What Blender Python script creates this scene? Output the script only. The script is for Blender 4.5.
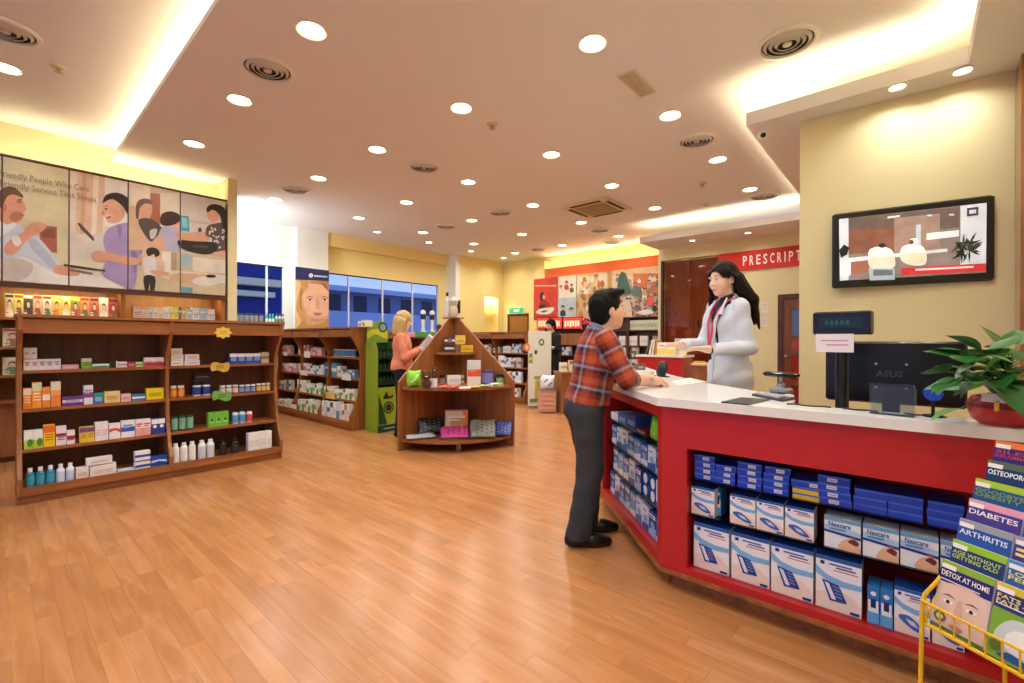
import bpy, bmesh, math, random
import numpy as np
from mathutils import Vector, Matrix
from mathutils.geometry import tessellate_polygon

for _o in list(bpy.data.objects):
    bpy.data.objects.remove(_o)
SC = bpy.context.scene
COL = SC.collection
RND = random.Random(7)

# ------------------------------------------------------------------ camera
FPX = 457.4
YAW, PITCH, ROLL = math.radians(41.36), math.radians(0.07), math.radians(0.2345)
CZ = 1.27                                   # eye height, metres
_fw = np.array([math.cos(YAW) * math.cos(PITCH), math.sin(YAW) * math.cos(PITCH), -math.sin(PITCH)])
_rt = np.array([math.sin(YAW), -math.cos(YAW), 0.0])
_up = np.cross(_rt, _fw)
_rt, _up = _rt * math.cos(ROLL) + _up * math.sin(ROLL), _up * math.cos(ROLL) - _rt * math.sin(ROLL)
_C = np.array([0, 0, CZ])
cam_d = bpy.data.cameras.new('camera')
cam_d.sensor_width = 36.0
cam_d.lens = FPX / 1024 * 36.0
cam_d.clip_start = 0.05
cam = bpy.data.objects.new('camera', cam_d)
COL.objects.link(cam)
cam.matrix_world = Matrix(((_rt[0], _up[0], -_fw[0], 0), (_rt[1], _up[1], -_fw[1], 0),
                           (_rt[2], _up[2], -_fw[2], CZ), (0, 0, 0, 1)))
SC.camera = cam

# ------------------------------------------------------------------ world (dusk outside the windows)
wd = bpy.data.worlds.new('dusk')
SC.world = wd
wd.use_nodes = True
_bg = wd.node_tree.nodes['Background']
_wt = wd.node_tree
_tc = _wt.nodes.new('ShaderNodeTexCoord'); _sp = _wt.nodes.new('ShaderNodeSeparateXYZ'); _cr = _wt.nodes.new('ShaderNodeValToRGB')
_wt.links.new(_tc.outputs['Generated'], _sp.inputs[0]); _wt.links.new(_sp.outputs['Z'], _cr.inputs['Fac']); _wt.links.new(_cr.outputs['Color'], _bg.inputs[0])
_cr.color_ramp.elements[0].position = 0.0; _cr.color_ramp.elements[0].color = (0.42, 0.46, 0.80, 1)
_cr.color_ramp.elements[1].position = 0.25; _cr.color_ramp.elements[1].color = (0.10, 0.26, 0.85, 1)
_bg.inputs[1].default_value = 1.7

# ------------------------------------------------------------------ view
SC.view_settings.view_transform = 'Standard'
SC.view_settings.look = 'None'
SC.view_settings.gamma = 1.0
SC.view_settings.use_curve_mapping = False
SC.view_settings.exposure = 0.0
SC.cycles.use_denoising = True
SC.cycles.max_bounces = 8
SC.cycles.diffuse_bounces = 4
SC.cycles.glossy_bounces = 3
SC.cycles.transmission_bounces = 6
SC.cycles.sample_clamp_indirect = 6.0

WARM = (0.92, 0.965, 0.985)
COVE = (1.0, 0.89, 0.64)
COOL = (0.80, 0.90, 1.0)
P_DOWN, P_COVE, P_WASH = 9.5, 5.0, 60.0      # lamp power levels

# room numbers (metres)
H = 3.434          # main ceiling
HU = 3.60          # raised ceiling on the poster side
HS = 3.10          # lowered soffit over the counters
GX, GY, GS = 2.873, 1.763, 1.406     # downlight grid

# ------------------------------------------------------------------ pixel -> place
def ray(x, y):
    return _fw * FPX + _rt * (x - 512) + _up * (341.5 - y)
def onz(x, y, z):
    d = ray(x, y)
    return _C + d * ((z - CZ) / d[2])
def onx(x, y, X):
    d = ray(x, y)
    return _C + d * (X / d[0])
def ony(x, y, Y):
    d = ray(x, y)
    return _C + d * (Y / d[1])
def atz(x, y, Z):
    return _C + ray(x, y) * (Z / FPX)
def onpl(x, y, p0, n):
    d = ray(x, y)
    n = np.array(n, float)
    return _C + d * (((np.array(p0, float) - _C) @ n) / (d @ n))

# ------------------------------------------------------------------ colours and materials
def lin(c):
    if isinstance(c, str):
        c = c.lstrip('#')
        c = [int(c[i:i + 2], 16) / 255 for i in (0, 2, 4)]
    return tuple(v / 12.92 if v <= 0.04045 else ((v + 0.055) / 1.055) ** 2.4 for v in c[:3])

MATS = {}
def mat(name, rgb=None, rough=0.5, metal=0.0, emit=None, estr=0.0, noise=0.0, nscale=8.0, bump=0.0, bscale=40.0,
        coat=0.0, trans=0.0, ior=1.45, attr=False, alpha=1.0, sss=0.0):
    if name in MATS:
        return MATS[name]
    m = bpy.data.materials.new(name)
    m.use_nodes = True
    nt = m.node_tree
    b = nt.nodes['Principled BSDF']
    b.inputs['Roughness'].default_value = rough
    b.inputs['Metallic'].default_value = metal
    b.inputs['Coat Weight'].default_value = coat
    b.inputs['Transmission Weight'].default_value = trans
    b.inputs['IOR'].default_value = ior
    b.inputs['Alpha'].default_value = alpha
    src = None
    if attr:
        a = nt.nodes.new('ShaderNodeAttribute')
        a.attribute_name = 'Col'
        src = a.outputs['Color']
        nt.links.new(src, b.inputs['Base Color'])
    else:
        c = lin(rgb)
        b.inputs['Base Color'].default_value = (*c, 1)
        if noise > 0:
            tc = nt.nodes.new('ShaderNodeTexCoord')
            n = nt.nodes.new('ShaderNodeTexNoise')
            n.inputs['Scale'].default_value = nscale
            n.inputs['Detail'].default_value = 5
            r = nt.nodes.new('ShaderNodeMix')
            r.data_type = 'RGBA'
            r.inputs[6].default_value = (*[v * (1 - noise) for v in c], 1)
            r.inputs[7].default_value = (*[min(1, v * (1 + noise)) for v in c], 1)
            nt.links.new(tc.outputs['Object'], n.inputs['Vector'])
            nt.links.new(n.outputs['Fac'], r.inputs[0])
            nt.links.new(r.outputs[2], b.inputs['Base Color'])
    if bump > 0:
        tc = nt.nodes.new('ShaderNodeTexCoord')
        n = nt.nodes.new('ShaderNodeTexNoise')
        n.inputs['Scale'].default_value = bscale
        n.inputs['Detail'].default_value = 4
        bp = nt.nodes.new('ShaderNodeBump')
        bp.inputs['Strength'].default_value = bump
        bp.inputs['Distance'].default_value = 0.01
        nt.links.new(tc.outputs['Object'], n.inputs['Vector'])
        nt.links.new(n.outputs['Fac'], bp.inputs['Height'])
        nt.links.new(bp.outputs['Normal'], b.inputs['Normal'])
    if emit is not None:
        b.inputs['Emission Color'].default_value = (*lin(emit), 1)
        b.inputs['Emission Strength'].default_value = estr
    if attr and estr > 0:
        nt.links.new(src, b.inputs['Emission Color'])
        b.inputs['Emission Strength'].default_value = estr
    MATS[name] = m
    return m

def wood(name, dark, light, axis=2, scale=1.0, rough=0.4, coat=0.0, rnd=0.0):
    """laminate wood: stretched grain along one axis, optional tone change from piece to piece"""
    if name in MATS:
        return MATS[name]
    m = bpy.data.materials.new(name)
    m.use_nodes = True
    nt = m.node_tree
    N, L = nt.nodes.new, nt.links.new
    b = nt.nodes['Principled BSDF']
    b.inputs['Roughness'].default_value = rough
    b.inputs['Coat Weight'].default_value = coat
    b.inputs['Coat Roughness'].default_value = 0.15
    tc = N('ShaderNodeTexCoord')
    mp = N('ShaderNodeMapping')
    s = [14 * scale] * 3
    s[axis] = 1.1 * scale
    mp.inputs['Scale'].default_value = s
    oi = N('ShaderNodeObjectInfo')
    gi = N('ShaderNodeNewGeometry')
    ad = N('ShaderNodeMath'); ad.operation = 'ADD'
    L(oi.outputs['Random'], ad.inputs[0]); L(gi.outputs['Random Per Island'], ad.inputs[1])
    fr = N('ShaderNodeMath'); fr.operation = 'FRACT'
    L(ad.outputs[0], fr.inputs[0])
    sh = N('ShaderNodeVectorMath'); sh.operation = 'SCALE'
    sh.inputs[0].default_value = (7.3, 5.1, 3.7)
    L(fr.outputs[0], sh.inputs['Scale'])
    va = N('ShaderNodeVectorMath'); va.operation = 'ADD'
    L(tc.outputs['Object'], mp.inputs['Vector']); L(mp.outputs[0], va.inputs[0]); L(sh.outputs[0], va.inputs[1])
    n1 = N('ShaderNodeTexNoise')
    n1.inputs['Scale'].default_value = 1.0; n1.inputs['Detail'].default_value = 6
    n1.inputs['Distortion'].default_value = 1.2
    L(va.outputs[0], n1.inputs['Vector'])
    rp = N('ShaderNodeValToRGB')
    rp.color_ramp.elements[0].position = 0.3
    rp.color_ramp.elements[0].color = (*lin(dark), 1)
    rp.color_ramp.elements[1].position = 0.7
    rp.color_ramp.elements[1].color = (*lin(light), 1)
    L(n1.outputs['Fac'], rp.inputs['Fac'])
    out = rp.outputs['Color']
    if rnd > 0:
        hv = N('ShaderNodeHueSaturation')
        mr = N('ShaderNodeMapRange')
        mr.inputs['To Min'].default_value = 1 - rnd; mr.inputs['To Max'].default_value = 1 + rnd
        L(fr.outputs[0], mr.inputs['Value']); L(mr.outputs[0], hv.inputs['Value']); L(out, hv.inputs['Color'])
        out = hv.outputs['Color']
    L(out, b.inputs['Base Color'])
    MATS[name] = m
    return m

PRINT = mat('printed_surface', attr=True, rough=0.45)
GLOSSP = mat('glossy_print', attr=True, rough=0.22)
LIGHTBOX = mat('backlit_print', attr=True, rough=0.3, estr=0.7)
def photo_mat(name, scale, amt, estr=0.0, rough=.35):
    """printed photograph: colour of each shape with soft photographic tone changes"""
    m = bpy.data.materials.new(name); m.use_nodes = True
    nt = m.node_tree; b = nt.nodes['Principled BSDF']; b.inputs['Roughness'].default_value = rough
    a = nt.nodes.new('ShaderNodeAttribute'); a.attribute_name = 'Col'
    tc = nt.nodes.new('ShaderNodeTexCoord'); n = nt.nodes.new('ShaderNodeTexNoise')
    n.inputs['Scale'].default_value = scale; n.inputs['Detail'].default_value = 5; n.inputs['Roughness'].default_value = .6
    mr = nt.nodes.new('ShaderNodeMapRange'); mr.inputs['From Min'].default_value = .3; mr.inputs['From Max'].default_value = .7
    mr.inputs['To Min'].default_value = 1 - amt; mr.inputs['To Max'].default_value = 1 + amt
    h = nt.nodes.new('ShaderNodeHueSaturation')
    L = nt.links.new
    L(tc.outputs['Object'], n.inputs['Vector']); L(n.outputs['Fac'], mr.inputs['Value']); L(mr.outputs[0], h.inputs['Value']); L(a.outputs['Color'], h.inputs['Color'])
    L(h.outputs['Color'], b.inputs['Base Color'])
    if estr:
        L(h.outputs['Color'], b.inputs['Emission Color']); b.inputs['Emission Strength'].default_value = estr
    return m
PHOTO = photo_mat('photo_print', 4.0, .13)
SCREEN = photo_mat('lit_screen', 9.0, .2, .45, .15)
PHOTOS = photo_mat('photo_print_small', 16.0, .25)
WALL = mat('wall_paint_yellow', '#e9dcab', 0.75, noise=0.03, nscale=2)
WALLY = mat('wall_paint_lamp_yellow', '#f0dc92', 0.75, noise=0.03, nscale=2)  # yellow cast of the rear lamps is put into this wall colour
WALLW = mat('wall_paint_white', '#eae6dc', 0.75, noise=0.02, nscale=2)
CEIL = mat('ceiling_paint', '#ebe9e8', 0.8, noise=0.015, nscale=1.5)
ORANGE = mat('orange_paint', '#f0702e', 0.6)
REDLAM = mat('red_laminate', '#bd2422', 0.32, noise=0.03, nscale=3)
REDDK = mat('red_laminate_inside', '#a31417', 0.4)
SLAB = mat('white_solid_surface', '#f1efe9', 0.18, noise=0.02, nscale=60)
WOOD = wood('brown_wood_laminate', '#844b25', '#aa6b35', 2, 1.0, 0.42)
WOODH = wood('brown_wood_laminate_level', '#844b25', '#aa6b35', 0, 1.0, 0.42)
WOODD = wood('dark_wood_laminate', '#4a2410', '#633216', 2, 1.0, 0.45)
WOODR = wood('red_brown_veneer', '#94361a', '#b24a22', 2, 0.8, 0.12, coat=0.6)
FLOORW = wood('beech_floor_laminate', '#b3743f', '#c68b58', 1, 1.0, 0.24, rnd=0.08)
METAL = mat('brushed_metal', '#b8b8b6', 0.3, 0.9)
WHITEP = mat('white_plastic', '#ecebe6', 0.4)
BLACKP = mat('black_plastic', '#101012', 0.25)
BLACKM = mat('black_matte', '#161616', 0.6)
DARKR = mat('dark_gap', '#2a2622', 0.7)
GLASS = mat('clear_glass', '#f6fafa', 0.02, trans=1.0, ior=1.15)
LAMP = mat('lamp_lens', '#fff6e0', 0.4, emit='#ffe6bf', estr=14.0)
STRIP = mat('led_strip', '#fff0c8', 0.4, emit='#ffdf9a', estr=18.0)

# ------------------------------------------------------------------ mesh building
class MB:
    def __init__(s):
        s.v, s.f, s.c, s.m = [], [], [], []
        s.cur = (0.8, 0.8, 0.8)
    def col(s, c):
        s.cur = lin(c); return s
    def face(s, pts):
        i = len(s.v)
        s.v.extend([tuple(p) for p in pts]); s.f.append(tuple(range(i, i + len(pts)))); s.c.append(s.cur)
        return s
    def _idx(s, base, faces):
        for f in faces:
            s.f.append(tuple(base + k for k in f)); s.c.append(s.cur)
    def box(s, x0, x1, y0, y1, z0, z1):
        b = len(s.v)
        s.v.extend([(x0, y0, z0), (x1, y0, z0), (x1, y1, z0), (x0, y1, z0), (x0, y0, z1), (x1, y0, z1), (x1, y1, z1), (x0, y1, z1)])
        s._idx(b, [(0, 3, 2, 1), (4, 5, 6, 7), (0, 1, 5, 4), (1, 2, 6, 5), (2, 3, 7, 6), (3, 0, 4, 7)])
        return s
    def bbox(s, x0, x1, y0, y1, z0, z1, r=0.004):
        """box with small chamfers on the vertical and top edges"""
        r = min(r, (x1 - x0) / 3, (y1 - y0) / 3, (z1 - z0) / 3)
        def ring(i, z):
            return [(x0 + i, y0 + i + r, z), (x0 + i + r, y0 + i, z), (x1 - i - r, y0 + i, z), (x1 - i, y0 + i + r, z),
                    (x1 - i, y1 - i - r, z), (x1 - i - r, y1 - i, z), (x0 + i + r, y1 - i, z), (x0 + i, y1 - i - r, z)]
        s.rings([ring(r, z0), ring(0, z0 + r), ring(0, z1 - r), ring(r, z1)], True, True)
        return s
    def rings(s, rs, cap0=False, cap1=False, closed=True):
        b, n = len(s.v), len(rs[0])
        for r in rs:
            s.v.extend([tuple(p) for p in r])
        for i in range(len(rs) - 1):
            for j in range(n if closed else n - 1):
                k = (j + 1) % n
                s.f.append((b + i * n + j, b + i * n + k, b + (i + 1) * n + k, b + (i + 1) * n + j)); s.c.append(s.cur)
        if cap0:
            s.f.append(tuple(b + n - 1 - j for j in range(n))); s.c.append(s.cur)
        if cap1:
            s.f.append(tuple(b + (len(rs) - 1) * n + j for j in range(n))); s.c.append(s.cur)
        return s
    def lathe(s, prof, n=16, cx=0, cy=0, z=0, cap0=True, cap1=True):
        rs = [[(cx + r * math.cos(2 * math.pi * j / n), cy + r * math.sin(2 * math.pi * j / n), z + h) for j in range(n)] for r, h in prof]
        return s.rings(rs, cap0, cap1)
    def tube(s, path, r, n=8, cap=True, closed=False):
        P = [Vector(p) for p in path]
        rs, prev = [], None
        for i, p in enumerate(P):
            if closed:
                t = (P[(i + 1) % len(P)] - P[i - 1]).normalized()
            else:
                t = (P[min(i + 1, len(P) - 1)] - P[max(i - 1, 0)]).normalized()
            if prev is None:
                a = Vector((0, 0, 1)) if abs(t.z) < 0.9 else Vector((1, 0, 0))
                u = t.cross(a).normalized()
            else:
                u = (prev - t * prev.dot(t)).normalized()
            prev = u
            w = t.cross(u)
            rr = r[i] if isinstance(r, (list, tuple)) else r
            rs.append([p + (u * math.cos(2 * math.pi * k / n) + w * math.sin(2 * math.pi * k / n)) * rr for k in range(n)])
        if closed:
            rs.append(rs[0])
            return s.rings(rs)
        return s.rings(rs, cap, cap)
    def prism(s, poly, f, t):
        """poly: list of 2d points; f(a, b, h) -> 3d; extruded over h in (t0, t1)"""
        b, n = len(s.v), len(poly)
        for h in t:
            s.v.extend([tuple(f(a, c, h)) for a, c in poly])
        tris = tessellate_polygon([[Vector((a, c, 0)) for a, c in poly]])
        for q in tris:
            s.f.append(tuple(b + k for k in q)); s.c.append(s.cur)
            s.f.append(tuple(b + n + k for k in reversed(q))); s.c.append(s.cur)
        for i in range(n):
            j = (i + 1) % n
            s.f.append((b + i, b + j, b + n + j, b + n + i)); s.c.append(s.cur)
        return s
    def flat(s, poly, f):
        """filled 2d polygon placed by f(a, b) -> 3d"""
        b = len(s.v)
        s.v.extend([tuple(f(a, c)) for a, c in poly])
        for q in tessellate_polygon([[Vector((a, c, 0)) for a, c in poly]]):
            s.f.append(tuple(b + k for k in q)); s.c.append(s.cur)
        return s
    def mesh(s, name, m, smooth=False, fix=True):
        me = bpy.data.meshes.new(name)
        me.from_pydata(s.v, [], s.f)
        at = me.color_attributes.new('Col', 'FLOAT_COLOR', 'CORNER')
        tot = np.array([len(f) for f in s.f])
        cc = np.repeat(np.array([(*c, 1.0) for c in s.c], np.float32), tot, axis=0)
        at.data.foreach_set('color', cc.ravel())
        if m:
            me.materials.append(m)
        if fix:
            bm = bmesh.new(); bm.from_mesh(me)
            bmesh.ops.recalc_face_normals(bm, faces=bm.faces)
            bm.to_mesh(me); bm.free()
        if smooth:
            me.polygons.foreach_set('use_smooth', [True] * len(me.polygons))
            try:
                me.set_sharp_from_angle(angle=math.radians(40))
            except Exception:
                pass
        me.update()
        return me
    def build(s, name, m, parent=None, smooth=False, loc=None, rot=None, fix=True):
        return place(name, s.mesh(name, m, smooth, fix), parent, loc, rot)

def place(name, me, parent=None, loc=None, rot=None):
    o = bpy.data.objects.new(name, me)
    COL.objects.link(o)
    if parent:
        o.parent = parent
    if loc is not None:
        o.location = loc
    if rot is not None:
        o.rotation_euler = (0, 0, rot) if isinstance(rot, (int, float)) else tuple(rot)
    return o
def empty(name, loc=(0, 0, 0), rz=0.0):
    o = bpy.data.objects.new(name, None)
    COL.objects.link(o)
    o.location = loc
    o.rotation_euler = (0, 0, rz)
    o.empty_display_size = 0.1
    return o
def tag(o, label, cat, group=None):
    o['label'] = label; o['category'] = cat
    if group:
        o['group'] = group
    return o
def struct(o, label=None):
    o['kind'] = 'structure'
    if label:
        o['label'] = label
    return o
def sbox(name, m, x0, x1, y0, y1, z0, z1, parent=None):
    o = MB().box(x0, x1, y0, y1, z0, z1).build(name, m, parent)
    if parent is None:
        struct(o)
    return o
def area(name, loc, sx, sy, power, color, direction=(0, 0, -1), shape='RECTANGLE', spread=180, parent=None):
    l = bpy.data.lights.new(name, 'AREA')
    l.shape = shape; l.size = sx; l.size_y = sy; l.energy = power; l.color = color
    l.spread = math.radians(spread)
    o = bpy.data.objects.new(name, l)
    COL.objects.link(o)
    o.location = loc
    o.rotation_euler = Vector(direction).to_track_quat('-Z', 'Y').to_euler()
    if parent:
        o.parent = parent
    return o

_FONT_CACHE = {}
def text_poly(txt, bold=False):
    """flat glyph triangles of a word, height about 1"""
    cu = bpy.data.curves.new('t', 'FONT')
    cu.body = txt; cu.size = 1.0; cu.resolution_u = 2
    if bold:
        cu.offset = 0.02
    o = bpy.data.objects.new('t', cu)
    COL.objects.link(o)
    dg = bpy.context.evaluated_depsgraph_get()
    me = bpy.data.meshes.new_from_object(o.evaluated_get(dg))
    V = [tuple(v.co) for v in me.vertices]
    F = [tuple(p.vertices) for p in me.polygons]
    bpy.data.objects.remove(o); bpy.data.curves.remove(cu); bpy.data.meshes.remove(me)
    return V, F
def add_text(mb, txt, f, x, y, h, w=None, bold=False):
    """write txt into a mesh builder: f(a,b)->3d, lower-left at (x,y), capital height h, optional total width w"""
    key = (txt, bold)
    if key not in _FONT_CACHE:
        _FONT_CACHE[key] = text_poly(txt, bold)
    V, F = _FONT_CACHE[key]
    if not V:
        return mb
    xs = [v[0] for v in V]; x0, x1 = min(xs), max(xs)
    sy = h / 0.70
    sx = sy if w is None else w / max(1e-6, x1 - x0)
    b = len(mb.v)
    mb.v.extend([tuple(f(x + (v[0] - x0) * sx, y + v[1] * sy)) for v in V])
    for q in F:
        mb.f.append(tuple(b + k for k in q)); mb.c.append(mb.cur)
    return mb
def spline(pts, n=5):
    """closed smooth curve through 2d points"""
    P = [np.array(p, float) for p in pts]
    out, N = [], len(P)
    for i in range(N):
        a, b, c, d = P[i - 1], P[i], P[(i + 1) % N], P[(i + 2) % N]
        for k in range(n):
            t = k / n
            out.append(tuple(0.5 * ((2 * b) + (-a + c) * t + (2 * a - 5 * b + 4 * c - d) * t * t + (-a + 3 * b - 3 * c + d) * t ** 3)))
    return out
def ell(cx, cy, rx, ry, n=20, rot=0.0):
    c, s = math.cos(rot), math.sin(rot)
    return [(cx + rx * math.cos(a) * c - ry * math.sin(a) * s, cy + rx * math.cos(a) * s + ry * math.sin(a) * c)
            for a in [2 * math.pi * i / n for i in range(n)]]
# ================================================================== THE ROOM
XF, XB, YR, YL = -2.6, 9.42, -0.52, 9.0
# floor: a base with every laminate strip laid on it
fl = sbox('floor', mat('floor_joint','#9c6840',.6), XF, XB + 0.3, YR - 0.3, YL + 0.1, -0.06, -0.004)
fl['label'] = 'beech laminate strip floor'
planks = []
PW = 0.078
_r = random.Random(3)
x = XF
while x < XB:
    y = YR - _r.random() * 0.8
    while y < YL:
        ln = 0.45 + 0.6 * _r.random()
        y0, y1 = max(y, YR), min(y + ln, YL)
        if y1 - y0 > 0.05:
            cx_, cy_ = x + PW / 2, (y0 + y1) / 2
            d = Vector((cx_, cy_, -CZ))
            dep = d.x * _fw[0] + d.y * _fw[1]
            lat = d.x * _rt[0] + d.y * _rt[1]
            vis = dep > 1.2 and abs(lat) < dep * 1.2 and not (cx_ > 2.5 and cy_ < 0.8)
            planks.append(((0 if vis else 1), d.length, x, y0, y1))
        y += ln
    x += PW
planks.sort()
strip_me = MB().box(0, PW - .0006, 0, 1, -0.012, 0).mesh('floor_strip', FLOORW)
for k, (_, _, px_, y0, y1) in enumerate(planks[:300]):
    place('floor_strip', strip_me, fl, (px_, y0, 0)).scale = (1, y1 - y0 - .0008, 1)
mb = MB()
for (_, _, px_, y0, y1) in planks[300:]:
    mb.box(px_, px_ + PW - .0006, y0, y1 - .0008, -0.012, 0)
o = mb.build('floor_strips_beyond', FLOORW, fl, fix=False)
o['kind'] = 'stuff'

# ceiling
sbox('ceiling', CEIL, 0.95, XB + 0.3, YR - 0.3, YL + 0.1, H, H + 0.012)
c2 = struct(MB().box(XF, 1.22, YR - 0.3, 7.4, HU, HU + 0.1).build('ceiling', CEIL))
c2['label'] = 'raised ceiling over the poster side'
sbox('trim_1', CEIL, 0.95, 0.975, YR, 7.35, H + 0.012, H + 0.05)          # lip of the raised part
sbox('trim_2', CEIL, 1.19, 1.22, YR, 7.35, H + 0.012, HU)
# lowered soffits over the counters
lip = 0.11
sbox('trim_3', CEIL, 4.22, 8.0, YR, 1.08, HS, HS + 0.02)
sbox('trim_4', CEIL, XF, 4.22, YR, -0.26, HS, HS + 0.02)
sbox('trim_5', CEIL, 7.95, 8.8, 1.08, 3.85, HS, HS + 0.02)
sbox('trim_6', CEIL, 4.22, 4.25, -0.26, 1.08, HS + 0.02, HS + lip)
sbox('trim_7', CEIL, 4.25, 7.95, 1.05, 1.08, HS + 0.02, HS + lip)
sbox('trim_8', CEIL, 7.95, 7.98, 1.05, 3.85, HS + 0.02, HS + lip)
sbox('trim_9', CEIL, 7.98, 8.8, 3.82, 3.85, HS + 0.02, HS + lip)
sbox('trim_10', CEIL, XF, 4.25, -0.29, -0.26, HS + 0.02, HS + lip)

def cove(loc, length, axis, power, direction, label):
    """LED strip lying behind a ceiling lip"""
    sx, sy = (length, 0.03) if axis == 'x' else (0.03, length)
    o = MB().box(-sx / 2, sx / 2, -sy / 2, sy / 2, 0, 0.012).build('cove_strip_light', STRIP, loc=loc)
    tag(o, label, 'strip light')
    l = area('cove_glow', (0, 0, 0.02), length, 0.04, power, COVE, direction, spread=170)
    l.parent = o
cove((1.10, 3.5, H + 0.014), 7.4, 'y', P_COVE * 4.2, (-0.5, 0, 1), 'warm strip light behind the long left ceiling lip')
cove((4.33, 0.42, HS + 0.03), 1.25, 'y', P_COVE * 0.9, (-0.5, 0, 1), 'warm strip light behind the soffit lip above the television')
cove((0.9, -0.36, HS + 0.03), 6.4, 'x', P_COVE * 3.6, (0, 0.5, 1), 'warm strip light behind the right soffit lip nearest the camera')
cove((6.1, 0.97, HS + 0.03), 3.6, 'x', P_COVE * 1.7, (0, 0.5, 1), 'warm strip light behind the soffit lip running back to prescription')
cove((8.06, 2.45, HS + 0.03), 2.7, 'y', P_COVE * 2.0, (-0.5, 0, 1), 'warm strip light above the prescription sign soffit')
cove((9.33, 5.5, 3.09), 3.1, 'y', P_COVE * 1.3, (-0.2, 0, 1), 'warm strip light on top of the orange band')
cove((1.0, 7.12, 3.115), 2.1, 'x', P_COVE * 1.1, (0, 0.35, 1), 'warm strip light on top of the poster cabinet')

# walls
# shop front behind the camera; its opening is added to let in cool fill
EN0, EN1, ENZ = 0.2, 5.6, 2.9
sbox('wall_front', WALL, XF - 0.1, XF, YR, EN0, -0.05, HU)
sbox('wall_front', WALL, XF - 0.1, XF, EN1, 7.4, -0.05, HU)
sbox('wall_front', WALL, XF - 0.1, XF, EN0, EN1, ENZ, HU)
sbox('wall_right', WALL, XF, 8.9, YR - 0.1, YR, -0.05, H)
sbox('wall_left', WALL, XF, 2.08, 7.35, 7.45, -0.05, HU)
sbox('wall_left', WALL, 2.08, 2.19, 6.9, 9.1, -0.05, H)                       # end of the poster wall
# window wall
W1, W2, WZ0, WZ1 = (2.79, 3.66), (4.50, 7.42), 1.25, 2.655
sbox('wall_left', WALLW, 2.19, W1[0], YL, YL + 0.1, -0.05, H)
sbox('wall_left', WALLW, W1[0], W1[1], YL, YL + 0.1, WZ1, H)
sbox('wall_left', WALLW, W1[0], W1[1], YL, YL + 0.1, -0.05, WZ0)
sbox('wall_left', WALLW, W1[1], 3.84, YL, YL + 0.1, -0.05, H)
sbox('wall_left', WALLW, 3.84, 4.46, 8.86, YL + 0.1, -0.05, H)                # column
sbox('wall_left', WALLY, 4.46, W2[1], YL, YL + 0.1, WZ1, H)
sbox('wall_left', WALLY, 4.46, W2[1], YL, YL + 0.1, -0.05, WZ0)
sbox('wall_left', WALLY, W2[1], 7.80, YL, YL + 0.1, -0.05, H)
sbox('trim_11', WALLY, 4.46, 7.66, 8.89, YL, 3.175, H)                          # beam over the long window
sbox('wall_left', WALLW, 7.66, 7.80, 8.63, YL, -0.05, H)
# wall beside the exit, with its lit niche
nx0, nx1 = ony(484.5, 310, 8.63)[0], ony(498, 310, 8.63)[0]
nz0, nz1 = ony(491, 331, 8.63)[2], ony(491, 297, 8.63)[2]
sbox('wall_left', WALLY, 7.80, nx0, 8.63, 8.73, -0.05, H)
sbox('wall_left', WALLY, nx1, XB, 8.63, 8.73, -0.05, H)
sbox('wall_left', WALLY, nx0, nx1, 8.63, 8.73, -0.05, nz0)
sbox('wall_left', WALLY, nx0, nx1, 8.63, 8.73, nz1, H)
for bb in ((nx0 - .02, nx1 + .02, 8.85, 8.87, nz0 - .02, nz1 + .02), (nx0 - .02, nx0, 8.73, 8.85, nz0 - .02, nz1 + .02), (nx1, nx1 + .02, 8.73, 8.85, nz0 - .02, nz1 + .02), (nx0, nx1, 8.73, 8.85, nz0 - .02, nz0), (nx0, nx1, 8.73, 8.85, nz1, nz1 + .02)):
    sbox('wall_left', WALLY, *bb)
ns = tag(MB().box(nx0, nx1, 8.66, 8.84, (nz0 + nz1) / 2, (nz0 + nz1) / 2 + 0.012).build('glass_shelf', GLASS), 'glass shelf inside the lit wall niche by the exit door', 'shelf')
nl = tag(MB().box(nx0 + 0.02, nx1 - 0.02, 8.74, 8.78, nz1 - 0.012, nz1 + 0.0).build('niche_strip_light', STRIP, loc=(0, 0, -.001)), 'small strip light at the top of the wall niche', 'strip light')
area('niche_glow', ((nx0 + nx1) / 2, 8.76, nz1 - 0.02), nx1 - nx0 - 0.05, 0.05, 6.0, COVE)
# back wall
D1 = (7.70, 8.46, 2.01)
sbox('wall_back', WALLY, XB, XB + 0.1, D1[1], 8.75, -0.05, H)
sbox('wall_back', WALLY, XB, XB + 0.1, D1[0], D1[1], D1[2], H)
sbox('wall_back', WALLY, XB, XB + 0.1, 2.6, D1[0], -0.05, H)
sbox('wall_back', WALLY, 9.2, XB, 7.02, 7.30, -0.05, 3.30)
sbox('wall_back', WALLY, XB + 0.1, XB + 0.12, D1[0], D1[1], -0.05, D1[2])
# prescription wall, the veneer recess and the bulkhead over it
RX = 8.80
D2 = (1.00, 1.74, 2.07)
sbox('wall_back', WALL, RX, RX + 0.1, YR, D2[0], -0.05, HS)
sbox('wall_back', WALL, RX, RX + 0.1, D2[1], 2.70, -0.05, HS)
sbox('wall_back', WALL, RX, RX + 0.1, D2[0], D2[1], D2[2], HS)
sbox('wall_back', WALL, RX, RX + 0.1, 2.70, 3.80, 2.87, HS)
sbox('wall_back', WALL, RX + 0.1, XB, 3.80, 3.90, -0.05, H)
o = sbox('wall_back', WOODR, RX + 0.21, RX + 0.26, 2.70, 3.80, -0.05, 2.87); o['label'] = 'glossy red brown veneer wall panel in the recess'
sbox('trim_12', WOODR, RX + 0.1, RX + 0.21, 2.66, 2.70, -0.05, 2.87)
sbox('trim_13', WOODD, RX - 0.01, RX + 0.09, 3.76, 3.80, -0.05, 2.87)
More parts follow.
